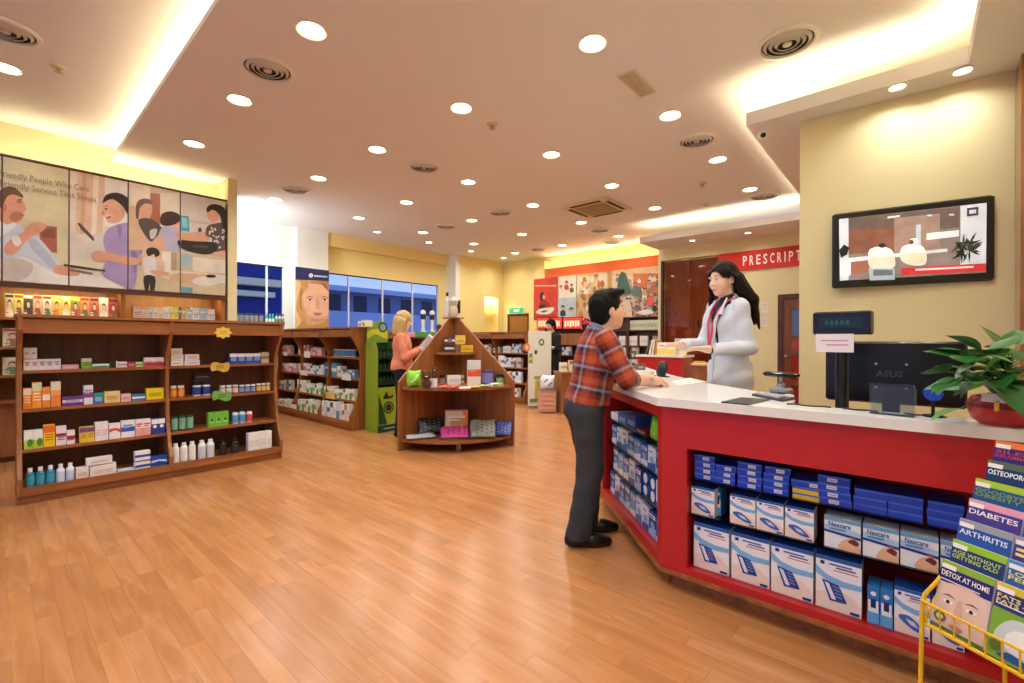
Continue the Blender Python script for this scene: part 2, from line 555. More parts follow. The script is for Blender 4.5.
# glass partition in front of the recess
gp = tag(empty('glass_partition', (RX + 0.03, 3.23, 0.0)), 'tall tinted glass partition in front of the red brown recess', 'partition')
mg = mat('tinted_glass', '#f6e6d8', 0.02, trans=1.0, ior=1.5)
MB().box(-0.005, 0.005, -0.52, 0.0, 0.02, 2.86).build('glass_pane', mg, gp)
MB().box(-0.005, 0.005, 0.01, 0.52, 0.02, 2.86).build('glass_pane', mg, gp)
MB().box(-0.015, 0.015, -0.53, 0.53, 0.0, 0.03).build('floor_track', METAL, gp)
# veneer doors seen through the glass
vd = tag(empty('veneer_cupboard', (RX + 0.205, 3.12, 0)), 'red brown veneer cupboard door behind the glass partition', 'cupboard')
MB().box(-0.03, 0, -0.42, 0.10, 0.08, 1.95).build('door', WOODR, vd)
MB().box(-0.03, 0, 0.11, 0.58, 0.08, 1.95).build('door', WOODR, vd)
MB().box(-0.05, -0.03, -0.02, 0.02, 1.55, 1.68).build('lock_plate', BLACKM, vd)
# television wall (turned a few degrees) and the veneer edge at its right
TA, TB = Vector((4.42, 0.72)), Vector((4.52, -0.50))
tdir = (TB - TA).normalized(); tn = Vector((-tdir.y, tdir.x))
if tn.x > 0: tn = -tn                             # towards the shop
mb = MB().prism([tuple(TA), tuple(TB), tuple(TB - tn * 0.12), tuple(TA - tn * 0.12)], lambda a, b, h: (a, b, h), (-0.05, HS))
struct(mb.build('wall_right', WALL))['label'] = 'cream wall that carries the television'
sbox('trim_14', wood('veneer_edge', '#8a5430', '#b07a4c', 2, 0.6, 0.15, coat=0.5), 4.30, 4.50, YR, YR + 0.02, -0.05, HS)
# raised staff floor behind the counter
PLAT = 0.155
o = MB().prism([(3.32, -0.5), (3.32, 0.88), (3.5, 1.18), (4.1, 1.58), (5.4, 2.35), (8.7, 2.35), (8.7, -0.5)], lambda a, b, h: (a, b, h), (0.0, PLAT)).build('floor', wood('staff_floor', '#a8683f', '#bd7f55', 0, 1.0, 0.4))
struct(o, 'raised staff floor behind the counter')

# ---------------------------------------------------------------- windows
FRAMEW = mat('window_frame_white', '#dfe6f2', 0.4)
def window(n, x0, x1, cuts, lab):
    w = struct(empty('window_%d' % n, ((x0 + x1) / 2, YL + 0.05, WZ0)), lab)
    cx = (x0 + x1) / 2
    xs = [x0] + cuts + [x1]
    for a, b in zip(xs[:-1], xs[1:]):
        MB().box(a - cx + 0.012, b - cx - 0.012, -0.004, 0.004, 0.03, WZ1 - WZ0 - 0.02).build('pane', GLASS, w)
    for c in xs:
        MB().box(c - cx - 0.014, c - cx + 0.014, -0.02, 0.02, 0, WZ1 - WZ0).build('mullion', FRAMEW, w)
    MB().box(x0 - cx, x1 - cx, -0.02, 0.02, 0, 0.03).build('window_sill', FRAMEW, w)
    MB().box(x0 - cx, x1 - cx, -0.02, 0.02, WZ1 - WZ0 - 0.02, WZ1 - WZ0).build('window_head', DARKR, w)
    return w
window(1, W1[0], W1[1], [ony(267.5, 290, YL)[0]], 'dark blue dusk window left of the column')
window(2, W2[0], W2[1], [ony(349.5, 300, YL)[0], ony(383.5, 300, YL)[0], ony(413.5, 300, YL)[0]], 'long blue dusk window right of the column')
# outside: the building across the street
BLD = mat('facade_dusk_grey', '#7f8aa8', 0.8, noise=0.1, nscale=0.6)
BLL = mat('facade_pale_band', '#b9c0cc', 0.8)
BLW = mat('facade_dark_window', '#141c38', 0.3)
bd = tag(empty('building', (14, 30, -3)), 'pale building with dark windows across the street at dusk', 'building')
MB().box(-18, 26, 0, 6, 0, 7.6).build('wall', BLD, bd)
MB().box(-18.5, 26.5, -1.0, 0, 7.6, 7.95).build('roof_edge', BLL, bd)
MB().box(-18, 26, -0.8, 0, 4.6, 6.25).build('balcony_band', BLL, bd)
for i in range(22):
    MB().box(-17 + i * 2.0, -16.0 + i * 2.0, -0.05, 0.02, 6.3, 7.45).build('window', BLW, bd)
b2 = tag(empty('side_building', (4.4, 17, -3)), 'dark building with cream ledges close outside the first window', 'building')
BL2 = mat('facade_navy', '#28367c', 0.8)
MB().box(-6.5, 3.0, 0, 3, 0, 10).build('wall', BL2, b2)
MB().box(-6.5, 2.3, -0.3, 0, 6.12, 6.36).build('ledge', mat('facade_cream', '#f4dca8', 0.8), b2)
MB().box(-6.5, 2.1, -0.3, 0, 5.74, 5.92).build('ledge', MATS['facade_cream'], b2)
sbox('ground', mat('street_dusk', '#5a6478', 0.8), -30, 60, 9.3, 60, -3.2, -3.0)
sbox('ground', mat('forecourt', '#8a8e96', 0.8), -14, XF - .1, -8, 16, -0.1, -0.02)

# ---------------------------------------------------------------- doors
def leaf_handle(parent, loc):
    MB().tube([(0, 0, 0), (-0.05, 0, 0), (-0.05, 0.10, 0)], 0.009).build('door_handle', METAL, parent, loc=loc)
d1 = struct(empty('door_1', (XB + 0.02, (D1[0] + D1[1]) / 2, 0)), 'plain brown exit door in the back wall')
hw = (D1[1] - D1[0]) / 2
d1l = MB().box(0.0, 0.04, -hw + 0.05, hw - 0.05, 0, D1[2] - 0.05).build('door_leaf', wood('door_brown', '#8a5a24', '#a06c30', 2, .8), d1)
MB().box(-0.03, 0.05, -hw, -hw + 0.05, 0, D1[2]).box(-0.03, 0.05, hw - 0.05, hw, 0, D1[2]).box(-0.03, 0.05, -hw + .05, hw - .05, D1[2] - 0.05, D1[2]).build('door_frame', WOODD, d1)
leaf_handle(d1l, (0, -hw + 0.12, 1.0))
ex = tag(empty('exit_sign', (XB - 0.03, 0, 0)), 'small green exit sign above the brown back door', 'sign')
q0, q1 = onx(509, 314, XB - .03), onx(524, 307, XB - .03)
ex.location = (XB - 0.03, (q0[1] + q1[1]) / 2, q0[2])
ew, eh = abs(q0[1] - q1[1]) / 2, q1[2] - q0[2]
MB().col('#e8efe6').box(0, 0.03, -ew, ew, 0, eh).build('sign_case', PRINT, ex)
mb = MB().col('#2fa06a').box(-0.003, 0, -ew * .95, ew * .95, eh * .06, eh * .94)
mb.col('#f2fff6')
add_text(mb, 'EXIT', lambda a, b: (-0.005, -a, b), -ew * .3, eh * .3, eh * .4, bold=True)
mb.build('sign_face', LIGHTBOX, ex, fix=False)
d2 = struct(empty('door_2', (RX, (D2[0] + D2[1]) / 2, 0)), 'wooden door with glass panes under the prescription sign')
hw = (D2[1] - D2[0]) / 2
DW = wood('door_red_brown', '#6b3a1c', '#84502a', 2, .8)
MB().box(-0.03, 0.06, -hw, -hw + 0.07, 0, D2[2]).box(-0.03, 0.06, hw - 0.07, hw, 0, D2[2]).box(-0.03, 0.06, -hw + .07, hw - .07, D2[2] - 0.07, D2[2]).build('door_frame', WOODD, d2)
mb = MB().box(0, 0.04, hw - 0.19, hw - 0.075, 0, D2[2] - .07).box(0, 0.04, -hw + .075, -hw + 0.19, 0, D2[2] - .07)
zs = [0.0, 0.12, 0.55, 0.62, 1.05, 1.12, 1.32, 1.38, 1.82, 2.0]
for a, b in zip(zs[0::2], zs[1::2]):
    mb.box(0, 0.04, -hw + 0.19, hw - 0.19, a, b)
d2l = mb.build('door_leaf', DW, d2)
for a, b, c in [(0.12, 0.55, '#8c2414'), (0.62, 1.05, '#9c2a16'), (1.12, 1.32, '#a8401f'), (1.38, 1.82, '#5a6e9a')]:
    MB().col(c).box(0.015, 0.025, -hw + 0.19, hw - 0.19, a, b).build('pane', GLOSSP, d2l)
MB().lathe([(0.0, 0), (0.02, 0.0), (0.028, 0.02), (0.02, 0.04), (0, 0.045)], 12, cap0=False, cap1=False).build('door_handle', METAL, d2l, True, (-0.0, hw - 0.12, 1.03), (0, -math.pi / 2, 0))
# prescription sign band
ps = tag(empty('prescription_sign', (RX - 0.03, 2.70, 2.535)), 'red wall sign band with white lettering PRESCRIPTION', 'sign')
MB().col('#d8301c').box(0, 0.028, -2.9, 0, 0, 0.335).build('sign_board', PRINT, ps)
mb = MB().col('#fff2ea')
sy0 = onx(743, 262, RX - .03)[1] - 2.70
sy1 = onx(797, 255, RX - .03)[1] - 2.70
u8 = (sy0 - sy1) / 8.15
xx = -sy0
for ch in 'PRESCRIPTION':
    add_text(mb, ch, lambda a, b: (-0.004, -a, b), xx, 0.085, 0.165, w=u8 * (0.18 if ch == 'I' else 0.66), bold=True)
    xx += u8 * (0.62 if ch == 'I' else 1.06)
mb.build('lettering', PRINT, ps, fix=False)
# notices
for i, (a, b, c, d, t) in enumerate([(761.5, 302.5, 768.5, 313, 'upper white paper notice on the wall left of the paned door'), (760, 317, 768.5, 326.5, 'lower white paper notice on the wall left of the paned door')]):
    p, q = onx(a, d, RX), onx(c, b, RX)
    mb = MB().col('#efe9d6').box(RX - 0.004, RX - 0.001, q[1], p[1], p[2], q[2]).col('#b9b4a8')
    for k in range(4):
        zz = q[2] - (k + 1.2) * (q[2] - p[2]) / 6
        mb.face([(RX - .005, p[1] - .02, zz), (RX - .005, q[1] + .02, zz), (RX - .005, q[1] + .02, zz + .008), (RX - .005, p[1] - .02, zz + .008)])
    tag(mb.build('paper_notice', PRINT, fix=False), t, 'notice')

# ---------------------------------------------------------------- ceiling fittings
DL_GROUP = 'recessed downlights in the ceiling'
ring_me = MB().lathe([(0.112, 0), (0.115, -0.008), (0.098, -0.010), (0.085, 0.012), (0.085, 0.03)], 24, cap0=False, cap1=False).mesh('trim_ring', WHITEP, True)
lens_me = MB().lathe([(0.084, 0.0), (0.0001, 0.0)], 24, cap0=False, cap1=False).mesh('lens', LAMP)
def downlight(x, y, z, label, power=P_DOWN, s=1.0, group=DL_GROUP):
    e = tag(empty('downlight', (x, y, z)), label, 'downlight', group)
    e.scale = (s, s, 1)
    place('trim_ring', ring_me, e, (0, 0, 0))
    place('lens', lens_me, e, (0, 0, -0.002))
    a = area('downlight_lamp', (0, 0, -0.012), 0.16, 0.16, power, WARM, shape='DISK', spread=150)
    a.parent = e
    return e
names_i = {-1: 'leftmost row', 0: 'second row from the left', 1: 'third row from the left', 2: 'fourth row from the left', 3: 'fifth row from the left', 4: 'row next to the back wall'}
nth = ['nearest', 'second nearest', 'third nearest', 'fourth nearest', 'fifth nearest', 'sixth nearest']
for i, js in {-1: [1, 2, 3], 0: [0, 1, 2, 3, 4], 1: [0, 1, 2, 3, 4], 2: [0, 1, 2, 3, 4], 3: [0, 1, 2, 3, 4], 4: [2, 3, 4]}.items():
    for n, j in enumerate(js):
        downlight(GX + GS * i, GY + GS * j, H, 'round recessed downlight, %s lamp of the %s' % (nth[n], names_i[i]))
for x, y, t in [(GX - GS, GY, 'round recessed downlight above and behind the camera on the left'), (GX, GY - GS, 'round recessed downlight just above the top edge of the picture'), (GX - GS, GY - GS, 'round recessed downlight right above the camera')]:
    downlight(x, y, H, t)
for n, (x, y) in enumerate([(5.06, 8.05), (6.34, 8.03), (7.62, 8.04), (8.81, 8.06)]):
    downlight(x, y, H, 'small downlight, %s of the line along the window beam' % nth[n], P_DOWN * .6, 0.7, 'small downlights along the window wall')
downlight(0.07, 5.87, HU, 'round downlight in the raised ceiling at the left picture edge')
downlight(0.07, 3.4, HU, 'round downlight in the raised ceiling outside the left picture edge')
for x, y, t in [(-1.3, 2.0, 'left behind the camera'), (0.07, 1.2, 'just left of the camera'), (-1.3, 0.3, 'behind the camera by the front wall'), (0.07, 0.1, 'straight above the camera'), (-1.3, 4.4, 'far left behind the camera')]:  # unseen lamps added to brighten the counter front
    downlight(x, y, HU, 'added fill downlight in the raised ceiling ' + t)
for (x, y, t) in [(4.27, 0.10, 'small soffit downlight above the left half of the television'), (4.30, -0.235, 'small soffit downlight above the right corner of the television'), (8.35, 3.02, 'small soffit downlight left of the prescription sign'), (8.35, 2.10, 'small soffit downlight over the prescription sign')]:
    downlight(x, y, HS, t, P_DOWN * .25, 0.5, 'small soffit downlights')

def vent(x, y, z, label, r=0.20):
    e = tag(empty('ceiling_vent', (x, y, z)), label, 'air vent', 'round ceiling vents')
    MB().lathe([(r, 0), (r * 1.0, -0.012), (r * .86, -0.016), (r * .82, 0.0)], 32, cap0=False, cap1=False).build('vent_rim', WHITEP, e, True)
    for k, q in enumerate((.68, .50, .32)):
        MB().lathe([(r * (q + .09), -0.004), (r * q, -0.022), (r * (q - .02), -0.018), (r * (q + .06), -0.002)], 28, cap0=False, cap1=False).build('vent_ring', mat('vent_grey', '#d4d0c8', .5), e, True)
    MB().lathe([(r * .16, -0.004), (r * .14, -0.02), (0.001, -0.022)], 16, cap0=False, cap1=False).build('vent_hub', MATS['vent_grey'], e, True)
    MB().lathe([(r * .84, -0.001), (0.001, -0.001)], 28, cap0=False, cap1=False).build('vent_throat', mat('vent_throat', '#3c3832', .7), e)
for (x, y, z, t) in [(1.45, 3.89, H, 'round air vent in the ceiling near the left ceiling edge'), (3.79, 0.70, H, 'large round air vent above the television soffit'), (3.55, 4.60, H, 'round air vent in the middle of the main ceiling'),
                     (5.00, 1.77, H, 'round air vent beside the soffit corner'), (2.87, 6.69, H, 'round air vent near the white lit wall'), (5.65, 5.25, H, 'round air vent left of the ceiling cassette'),
                     (5.65, 6.65, H, 'round air vent far back toward the long window'), (7.80, 4.60, H, 'round air vent behind the ceiling cassette'), (8.47, 6.66, H, 'round air vent near the exit corner'),
                     (8.9, 4.95, H, 'round air vent above the collage wall'), (7.55, 1.68, H, 'round air vent beside the prescription soffit'), (0.06, 5.16, HU, 'round air vent in the raised ceiling at the left picture edge')]:
    vent(x, y, z, t)
# cassette air conditioner
ca = tag(empty('ceiling_cassette', (6.45, 3.87, H)), 'square four way air conditioner cassette in the ceiling', 'air conditioner')
CREAM = mat('cassette_cream', '#d9cda8', .5)
MB().box(-0.42, 0.42, -0.42, 0.42, -0.03, 0).build('panel', CREAM, ca)
cag = MB().box(-0.26, 0.26, -0.26, 0.26, -0.038, -0.03).build('grille', mat('grille_olive', '#a89a6c', .6), ca)
for k in range(9):
    MB().box(-0.25, 0.25, -0.24 + k * 0.055, -0.225 + k * 0.055, -0.043, -0.038).build('grille_bar', MATS['grille_olive'], cag)
for k in range(4):
    MB().box(-0.27, 0.27, 0.315, 0.375, -0.034, -0.03).build('air_slot', DARKR, ca, rot=k * math.pi / 2)
hk = tag(MB().tube([(0, 0, 0), (0, 0, -0.22)], 0.006).box(-0.03, 0.03, -0.006, 0.006, -0.235, -0.215).build('ceiling_hanger', WHITEP, loc=(6.62, 4.22, H)), 'thin white hanger rod below the ceiling cassette', 'hanger')
pv = tag(empty('ceiling_speaker_plate', (3.57, 1.755, H)), 'small rectangular grille plate in the ceiling', 'ceiling plate')
pvp = MB().box(-0.21, 0.21, -0.075, 0.075, -0.012, 0).build('plate', mat('plate_tan', '#d6c8b4', .5), pv)
for k in range(6):
    MB().box(-0.19, 0.19, -0.06 + k * 0.021, -0.05 + k * 0.021, -0.017, -0.012).build('slat', mat('plate_slat', '#c8b69c', .5), pvp)
for (x, y, z, t) in [(3.29, 3.17, H, 'small flat smoke detector in the main ceiling'), (6.39, 2.18, H, 'small sprinkler rose near the counter side of the ceiling'), (0.37, 5.51, HU, 'small sprinkler rose in the raised ceiling'), (7.4, 2.47, H, 'flat white ceiling disc before the prescription soffit')]:
    e = tag(empty('sprinkler_rose', (x, y, z)), t, 'sprinkler')
    MB().lathe([(0.055, 0), (0.05, -0.012), (0.02, -0.018)], 18, cap0=False).build('rose', CREAM, e, True)
    MB().lathe([(0.012, -0.018), (0.012, -0.04), (0.03, -0.045), (0.03, -0.048)], 12, cap0=False).build('deflector', METAL, e, True)
# dome camera on the soffit
cc = tag(empty('security_camera', (4.36, 0.99, HS)), 'small white security camera under the soffit corner', 'camera')
MB().lathe([(0.045, 0), (0.045, -0.02), (0.03, -0.03)], 16, cap0=False).build('mount', WHITEP, cc, True)
MB().lathe([(0.03, 0), (0.035, 0.01), (0.035, 0.07), (0.03, 0.075)], 14).build('camera_body', WHITEP, cc, True, (0.01, 0, -0.055), (0, math.radians(-110), math.radians(20)))
MB().lathe([(0.022, 0), (0.018, 0.012), (0, 0.014)], 12).build('camera_lens', BLACKP, cc, True, (-0.055, -0.022, -0.08), (0, math.radians(-110), math.radians(20)))
# cool window display lamp, fixed on the far side of the wall end
wl = tag(empty('window_lamp', (2.20, 8.15, 2.9)), 'cool white lamp on the hidden side of the wall end', 'lamp')
MB().box(0, 0.04, -0.6, 0.6, -0.25, 0.25).build('lamp_case', WHITEP, wl)
area('window_lamp_glow', (2.25, 8.15, 2.9), 0.45, 1.1, P_WASH, COOL, (1, 0.35, 0.1))
# ================================================================== SHOP FITTINGS
SHELF_Z = [1.02, 0.715, 0.405, 0.115]         # top faces of the gondola shelves
def prof(z):
    """how far the curved front of a gondola panel steps back at height z"""
    zs = [0.0, 0.20, 0.30, 0.50, 0.80, 1.10, 1.24, 1.31, 1.435]
    ds = [0.0, 0.00, 0.06, 0.13, 0.165, 0.155, 0.08, 0.0, 0.0]
    return float(np.interp(z, zs, ds))
def gondola(loc, rz, length, bays, label, depth=0.42, zs=None, group='curved wooden shelf units', divs=None):
    g = tag(empty('shelf_unit', loc, rz), label, 'shelf unit', group)
    zz = [0.0, 0.20] + list(np.linspace(0.24, 1.34, 14)) + [1.435]
    pts = [(prof(z), z) for z in zz] + [(depth, 1.435), (depth, 0.0)]
    pts[0] = (0.03, 0.0); pts.insert(1, (0.03, 0.07)); pts.insert(2, (0.0, 0.07))
    t = 0.028
    us = divs or [length * k / bays for k in range(bays + 1)]
    for k, u in enumerate(us):
        a = u if k == 0 else (u - t if k == len(us) - 1 else u - t / 2)
        MB().prism(pts, lambda p, q, h: (h, p, q), (a, a + t)).build('side_panel', WOOD, g)
    for k in range(len(us) - 1):
        a = us[k] + (t if k == 0 else t / 2); b = us[k + 1] - (t if k == len(us) - 2 else t / 2)
        for z in SHELF_Z[:3]:
            MB().box(a, b, prof(z) + 0.012, depth - 0.02, z - 0.024, z).build('shelf', WOODH, g)
        bsf = MB().box(a, b, 0.0, depth - 0.02, 0.07, 0.115).build('bottom_shelf', WOODH, g)
        MB().box(a, b, 0.0, 0.018, 0.115, 0.135).build('shelf_lip', WOODH, bsf)
        MB().box(a, b, 0.012, 0.032, 1.315, 1.42).build('fascia_board', WOODH, g)
        MB().box(a, b, depth - 0.02, depth - 0.008, 0.07, 1.42).build('back_panel', WOODD, g)
        MB().box(a, b, 0.035, 0.06, 0.0, 0.07).build('plinth', WOODH, g)
    MB().box(-0.012, length + 0.012, -0.014, depth + 0.01, 1.435, 1.459).build('top_board', WOODH, g)
    return g
G1 = (0.125, 5.08)
gondola((G1[0], G1[1], 0), 0, 1.935, 2, 'long curved wooden shelf unit with medicine in front of the poster wall', depth=0.44, divs=[0, ony(168.5, 380, 5.2)[0] - G1[0], 1.935])
G2 = (3.28, 8.72)
gondola((3.28, 8.72, 0), -math.pi / 2, 2.84, 3, 'curved wooden shelf unit running back behind the green display stand', depth=0.42)
G3X = 7.0
gondola((7.0, 7.70, 0), -math.pi / 2, 1.86, 2, 'far curved wooden shelf unit right of the pyramid display', depth=0.42)
G4Y = 8.38
gondola((4.42, 8.38, 0), 0, 3.1, 3, 'low wooden shelf unit standing under the long blue window', depth=0.44)
gondola((2.24, 8.38, 0), 0, 1.0, 1, 'low wooden shelf unit under the small window left of the column', depth=0.44)

# poster cabinet on the left wall
PY = 6.87
PB = [ony(p, 240, PY)[0] for p in (2, 69, 128, 180, 225.5)]
PB = [PB[0] - 1.06, PB[0] - 0.53] + PB
PZ0, PZ1 = 1.85, 3.105
pc = tag(empty('poster_cabinet', ((PB[0] + PB[-1]) / 2, PY, 0)), 'tall wooden wall cabinet with large photo panels and magazine shelves', 'cabinet')
cx = (PB[0] + PB[-1]) / 2
def pcb(name, m, x0, x1, y0, y1, z0, z1, par=None):
    return MB().box(x0 - cx, x1 - cx, y0 - PY, y1 - PY, z0, z1).build(name, m, par or pc)
pcb('upper_box', WOODD, PB[0], PB[-1], PY + 0.03, 7.34, PZ0 - 0.02, PZ1)
pcb('top_trim', WOODD, PB[0], PB[-1] + .01, PY - 0.015, 7.34, PZ1, PZ1 + 0.02)
pcb('bottom_trim', WOODD, PB[0], PB[-1] + .01, PY - 0.01, PY + 0.05, PZ0 - 0.055, PZ0 - 0.0)
pcb('base_cabinet', WOOD, PB[0], PB[-1], PY + 0.12, 7.34, 0.06, 0.62)
pcb('plinth', WOODD, PB[0], PB[-1], PY + 0.16, 7.34, 0.0, 0.06)
pcb('back_panel', wood('lit_back_panel', '#a06a30', '#b8803c', 2, 1), PB[0], PB[-1], 7.30, 7.34, 0.62, PZ0 - 0.02)
DV = ony(123.5, 305, PY)[0]
for xx in (PB[0] + 0.015, 0.03, DV, PB[-1] - 0.015):
    pcb('upright', WOOD, xx - 0.02, xx + 0.02, PY + 0.02, 7.30, 0.62, PZ0 - 0.02)
MAGZ = 1.49
for z in (MAGZ, 1.19, 0.90, 0.64):
    pcb('shelf', WOODH, PB[0], PB[-1], PY + 0.03, 7.30, z - 0.025, z)
def recess_lamp(x0, x1, lab):
    o = tag(MB().box(x0, x1, -0.02, 0.02, -0.015, 0).build('shelf_strip_light', STRIP, loc=(0, PY + 0.10, PZ0 - 0.022)), lab, 'strip light')
    area('shelf_strip_glow', ((x0 + x1) / 2, PY + 0.10, PZ0 - 0.04), x1 - x0, 0.04, 2.0, COVE, (0, 0.4, -1))
recess_lamp(0.07, DV - 0.06, 'strip light above the left row of magazines')
recess_lamp(DV + 0.08, PB[-1] - 0.1, 'strip light above the right row of books')

# ------------------------------------------------------------------ main counter
CT, CH = 0.98, 0.042                 # slab top, slab thickness
CA, CB = Vector((2.30, YR)), Vector((2.30, 0.985))
sdir = Vector((math.cos(math.radians(46)), math.sin(math.radians(46))))
SL = 1.16
CC = CB + sdir * SL
CD = Vector((4.98, 2.84))
counter = tag(empty('service_counter', (2.45, 0.9, 0)), 'red angled service counter with a white top', 'counter')
counter_inv = Matrix.Translation((-2.45, -0.9, 0))
def cpart(mb, name, m, **k):
    o = mb.build(name, m, counter, **k)
    o.matrix_parent_inverse = counter_inv
    return o
outer = [(2.27, YR), (2.27, 1.0)] + [tuple(CC + Vector((-sdir.y, sdir.x)) * 0.03), (4.97, 2.88), (5.2, 2.50)]
inner = [(3.98, 1.65), (3.33, 1.10), (2.98, 0.70), (2.67, 0.45), (2.47, 0.43), (2.47, YR)]
cpart(MB().prism(outer + inner, lambda a, b, h: (a, b, h), (CT - CH, CT)), 'worktop', SLAB)
zb, zt = 0.10, CT - CH
NY0, NY1, NZ0, NZ1 = -0.47, 0.855, 0.135, 0.735
for bb in ((2.30, 2.325, YR, 0.985, NZ1, zt), (2.30, 2.325, YR, 0.985, zb, NZ0), (2.30, 2.325, NY1, 0.985, NZ0, NZ1), (2.30, 2.325, YR, NY0, NZ0, NZ1)):
    cpart(MB().box(*bb), 'front_panel', REDLAM)
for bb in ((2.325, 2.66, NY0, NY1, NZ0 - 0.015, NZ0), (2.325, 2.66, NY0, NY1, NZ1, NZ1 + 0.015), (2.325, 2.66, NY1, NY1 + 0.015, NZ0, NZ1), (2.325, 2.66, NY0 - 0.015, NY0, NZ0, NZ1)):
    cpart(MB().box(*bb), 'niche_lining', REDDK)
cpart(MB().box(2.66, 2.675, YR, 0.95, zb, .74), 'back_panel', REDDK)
GZ = [0.577, 0.400]
SHG = mat('shelf_glass', '#cfe6e0', 0.03, trans=1.0, ior=1.2)
for z in GZ:
    cpart(MB().box(2.335, 2.65, NY0, NY1, z - 0.008, z), 'glass_shelf', SHG)
# second face, turned 46 degrees from the first
def S(s, d, z):
    p = CB + sdir * s + Vector((sdir.y, -sdir.x)) * d
    return (p.x, p.y, z)
def sbox2(mb, s0, s1, d0, d1, z0, z1):
    mb.prism([(s0, d0), (s1, d0), (s1, d1), (s0, d1)], lambda a, b, h: S(a, b, h), (z0, z1))
    return mb
TN0, TN1, TZ0, TZ1 = 0.055, 1.09, 0.155, 0.875
for bb in ((0, SL, 0, 0.025, TZ1, zt), (0, SL, 0, 0.025, zb, TZ0), (0.001, TN0, 0, 0.025, TZ0, TZ1), (TN1, SL, 0, 0.025, TZ0, TZ1)):
    cpart(sbox2(MB(), *bb), 'side_front_panel', REDLAM)
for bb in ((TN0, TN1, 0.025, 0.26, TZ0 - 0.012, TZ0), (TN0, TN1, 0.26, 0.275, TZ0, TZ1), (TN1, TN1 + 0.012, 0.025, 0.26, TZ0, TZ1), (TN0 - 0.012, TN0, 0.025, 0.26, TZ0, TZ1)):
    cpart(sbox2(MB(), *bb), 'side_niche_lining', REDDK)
SGZ = [0.700, 0.530, 0.345]
for z in SGZ:
    cpart(sbox2(MB(), TN0, TN1, 0.03, 0.25, z - 0.008, z), 'glass_shelf', SHG)
# third run, behind the customer
e3 = (CD - CC).normalized(); n3 = Vector((e3.y, -e3.x))
p0, p1 = CC + n3 * 0.0, CD + n3 * 0.0
cpart(MB().prism([tuple(p0), tuple(p1), tuple(p1 + n3 * 0.32), tuple(p0 + n3 * 0.32)], lambda a, b, h: (a, b, h), (zb, zt)), 'far_run', REDLAM)
# wooden bottom edge and set-back plinth
mb = MB().box(2.29, 2.33, YR, 0.99, zb - 0.02, zb)
sbox2(mb, -0.004, SL, -0.01, 0.03, zb - 0.02, zb)
cpart(mb, 'bottom_edge', WOODH)
mb = MB().box(2.36, 2.62, YR, 0.95, 0, zb - 0.02)
sbox2(mb, 0.03, SL, 0.05, 0.25, 0, zb - 0.02)
mb.prism([tuple(p0 + n3 * .05), tuple(p1 + n3 * .05), tuple(p1 + n3 * 0.3), tuple(p0 + n3 * 0.3)], lambda a, b, h: (a, b, h), (0, zb))
cpart(mb, 'plinth', WOODH)
cpart(MB().box(2.47, 3.26, YR, 0.42, 0.76, 0.79), 'staff_desk', WOODH)
cpart(MB().box(3.20, 3.24, YR, 0.42, 0.0, 0.76), 'desk_panel', WOODH)

# ------------------------------------------------------------------ consultation counter behind
k0, k1 = onz(638, 354.5, 1.05)[:2], onz(683, 355.5, 1.05)[:2]
kv = Vector(k1) - Vector(k0); kl = kv.length; kang = math.atan2(kv.y, kv.x)
kc = tag(empty('consultation_counter', (k0[0], k0[1], 0), kang), 'small red counter with white top behind the main counter', 'counter')
MB().box(0, kl, 0.0, 0.5, 0.0, 1.015).build('front_panel', REDLAM, kc)
MB().box(-0.03, kl + 0.02, -0.03, 0.55, 1.015, 1.05).build('worktop', SLAB, kc)
MB().box(0.02, kl - 0.02, -0.012, 0.0, 0.0, 0.08).build('plinth', WOODD, kc)
lc = tag(empty('side_cabinet', (k1[0] + 0.02, k1[1] - 0.10, 0), kang), 'low wooden cabinet right of the small red counter', 'cabinet')
MB().box(0.03, 0.62, 0, 0.45, 0.0, 0.90).build('body', WOOD, lc)
MB().box(0.02, 0.64, -0.02, 0.46, 0.90, 0.93).build('worktop', mat('cream_top', '#e8d8b0', .4), lc)
MB().box(0.05, 0.32, -0.012, 0, 0.06, 0.86).build('door', WOOD, lc)
MB().box(0.34, 0.60, -0.012, 0, 0.06, 0.86).build('door', WOOD, lc)

# ------------------------------------------------------------------ back wall unit with collage panels
BX = 9.20
bu = tag(empty('back_wall_unit', (BX, 5.6, 0)), 'long dark wooden shelf unit under the collage panels on the back wall', 'shelf unit')
def bub(name, m, x0, x1, y0, y1, z0, z1):
    return MB().box(x0 - BX, x1 - BX, y0 - 5.6, y1 - 5.6, z0, z1).build(name, m, bu)
bub('upper_box', WOODD, BX + 0.02, XB - 0.005, 3.95, 7.0, 1.78, 2.86)
bub('orange_band', ORANGE, BX, XB - 0.005, 3.95, 7.0, 2.86, 3.085)
bub('back_panel', WOODD, XB - 0.03, XB - 0.005, 3.95, 7.0, 0.0, 1.78)
BSZ = [1.52, 1.18, 0.93, 0.68, 0.42, 0.12]
ups = [onx(p, 350, BX)[1] for p in (664, 627.5, 590, 560)] + [6.98]
for yy in ups:
    bub('upright', WOODD, BX, XB - 0.03, yy - 0.02, yy + 0.02, 0.0, 1.78)
for z in BSZ:
    bub('shelf', WOODD, BX + 0.01, XB - 0.03, 3.97, 6.98, z - 0.025, z)
bub('counter_front', WOOD, BX - 0.02, BX, 5.4, 6.98, 1.18, 1.46)

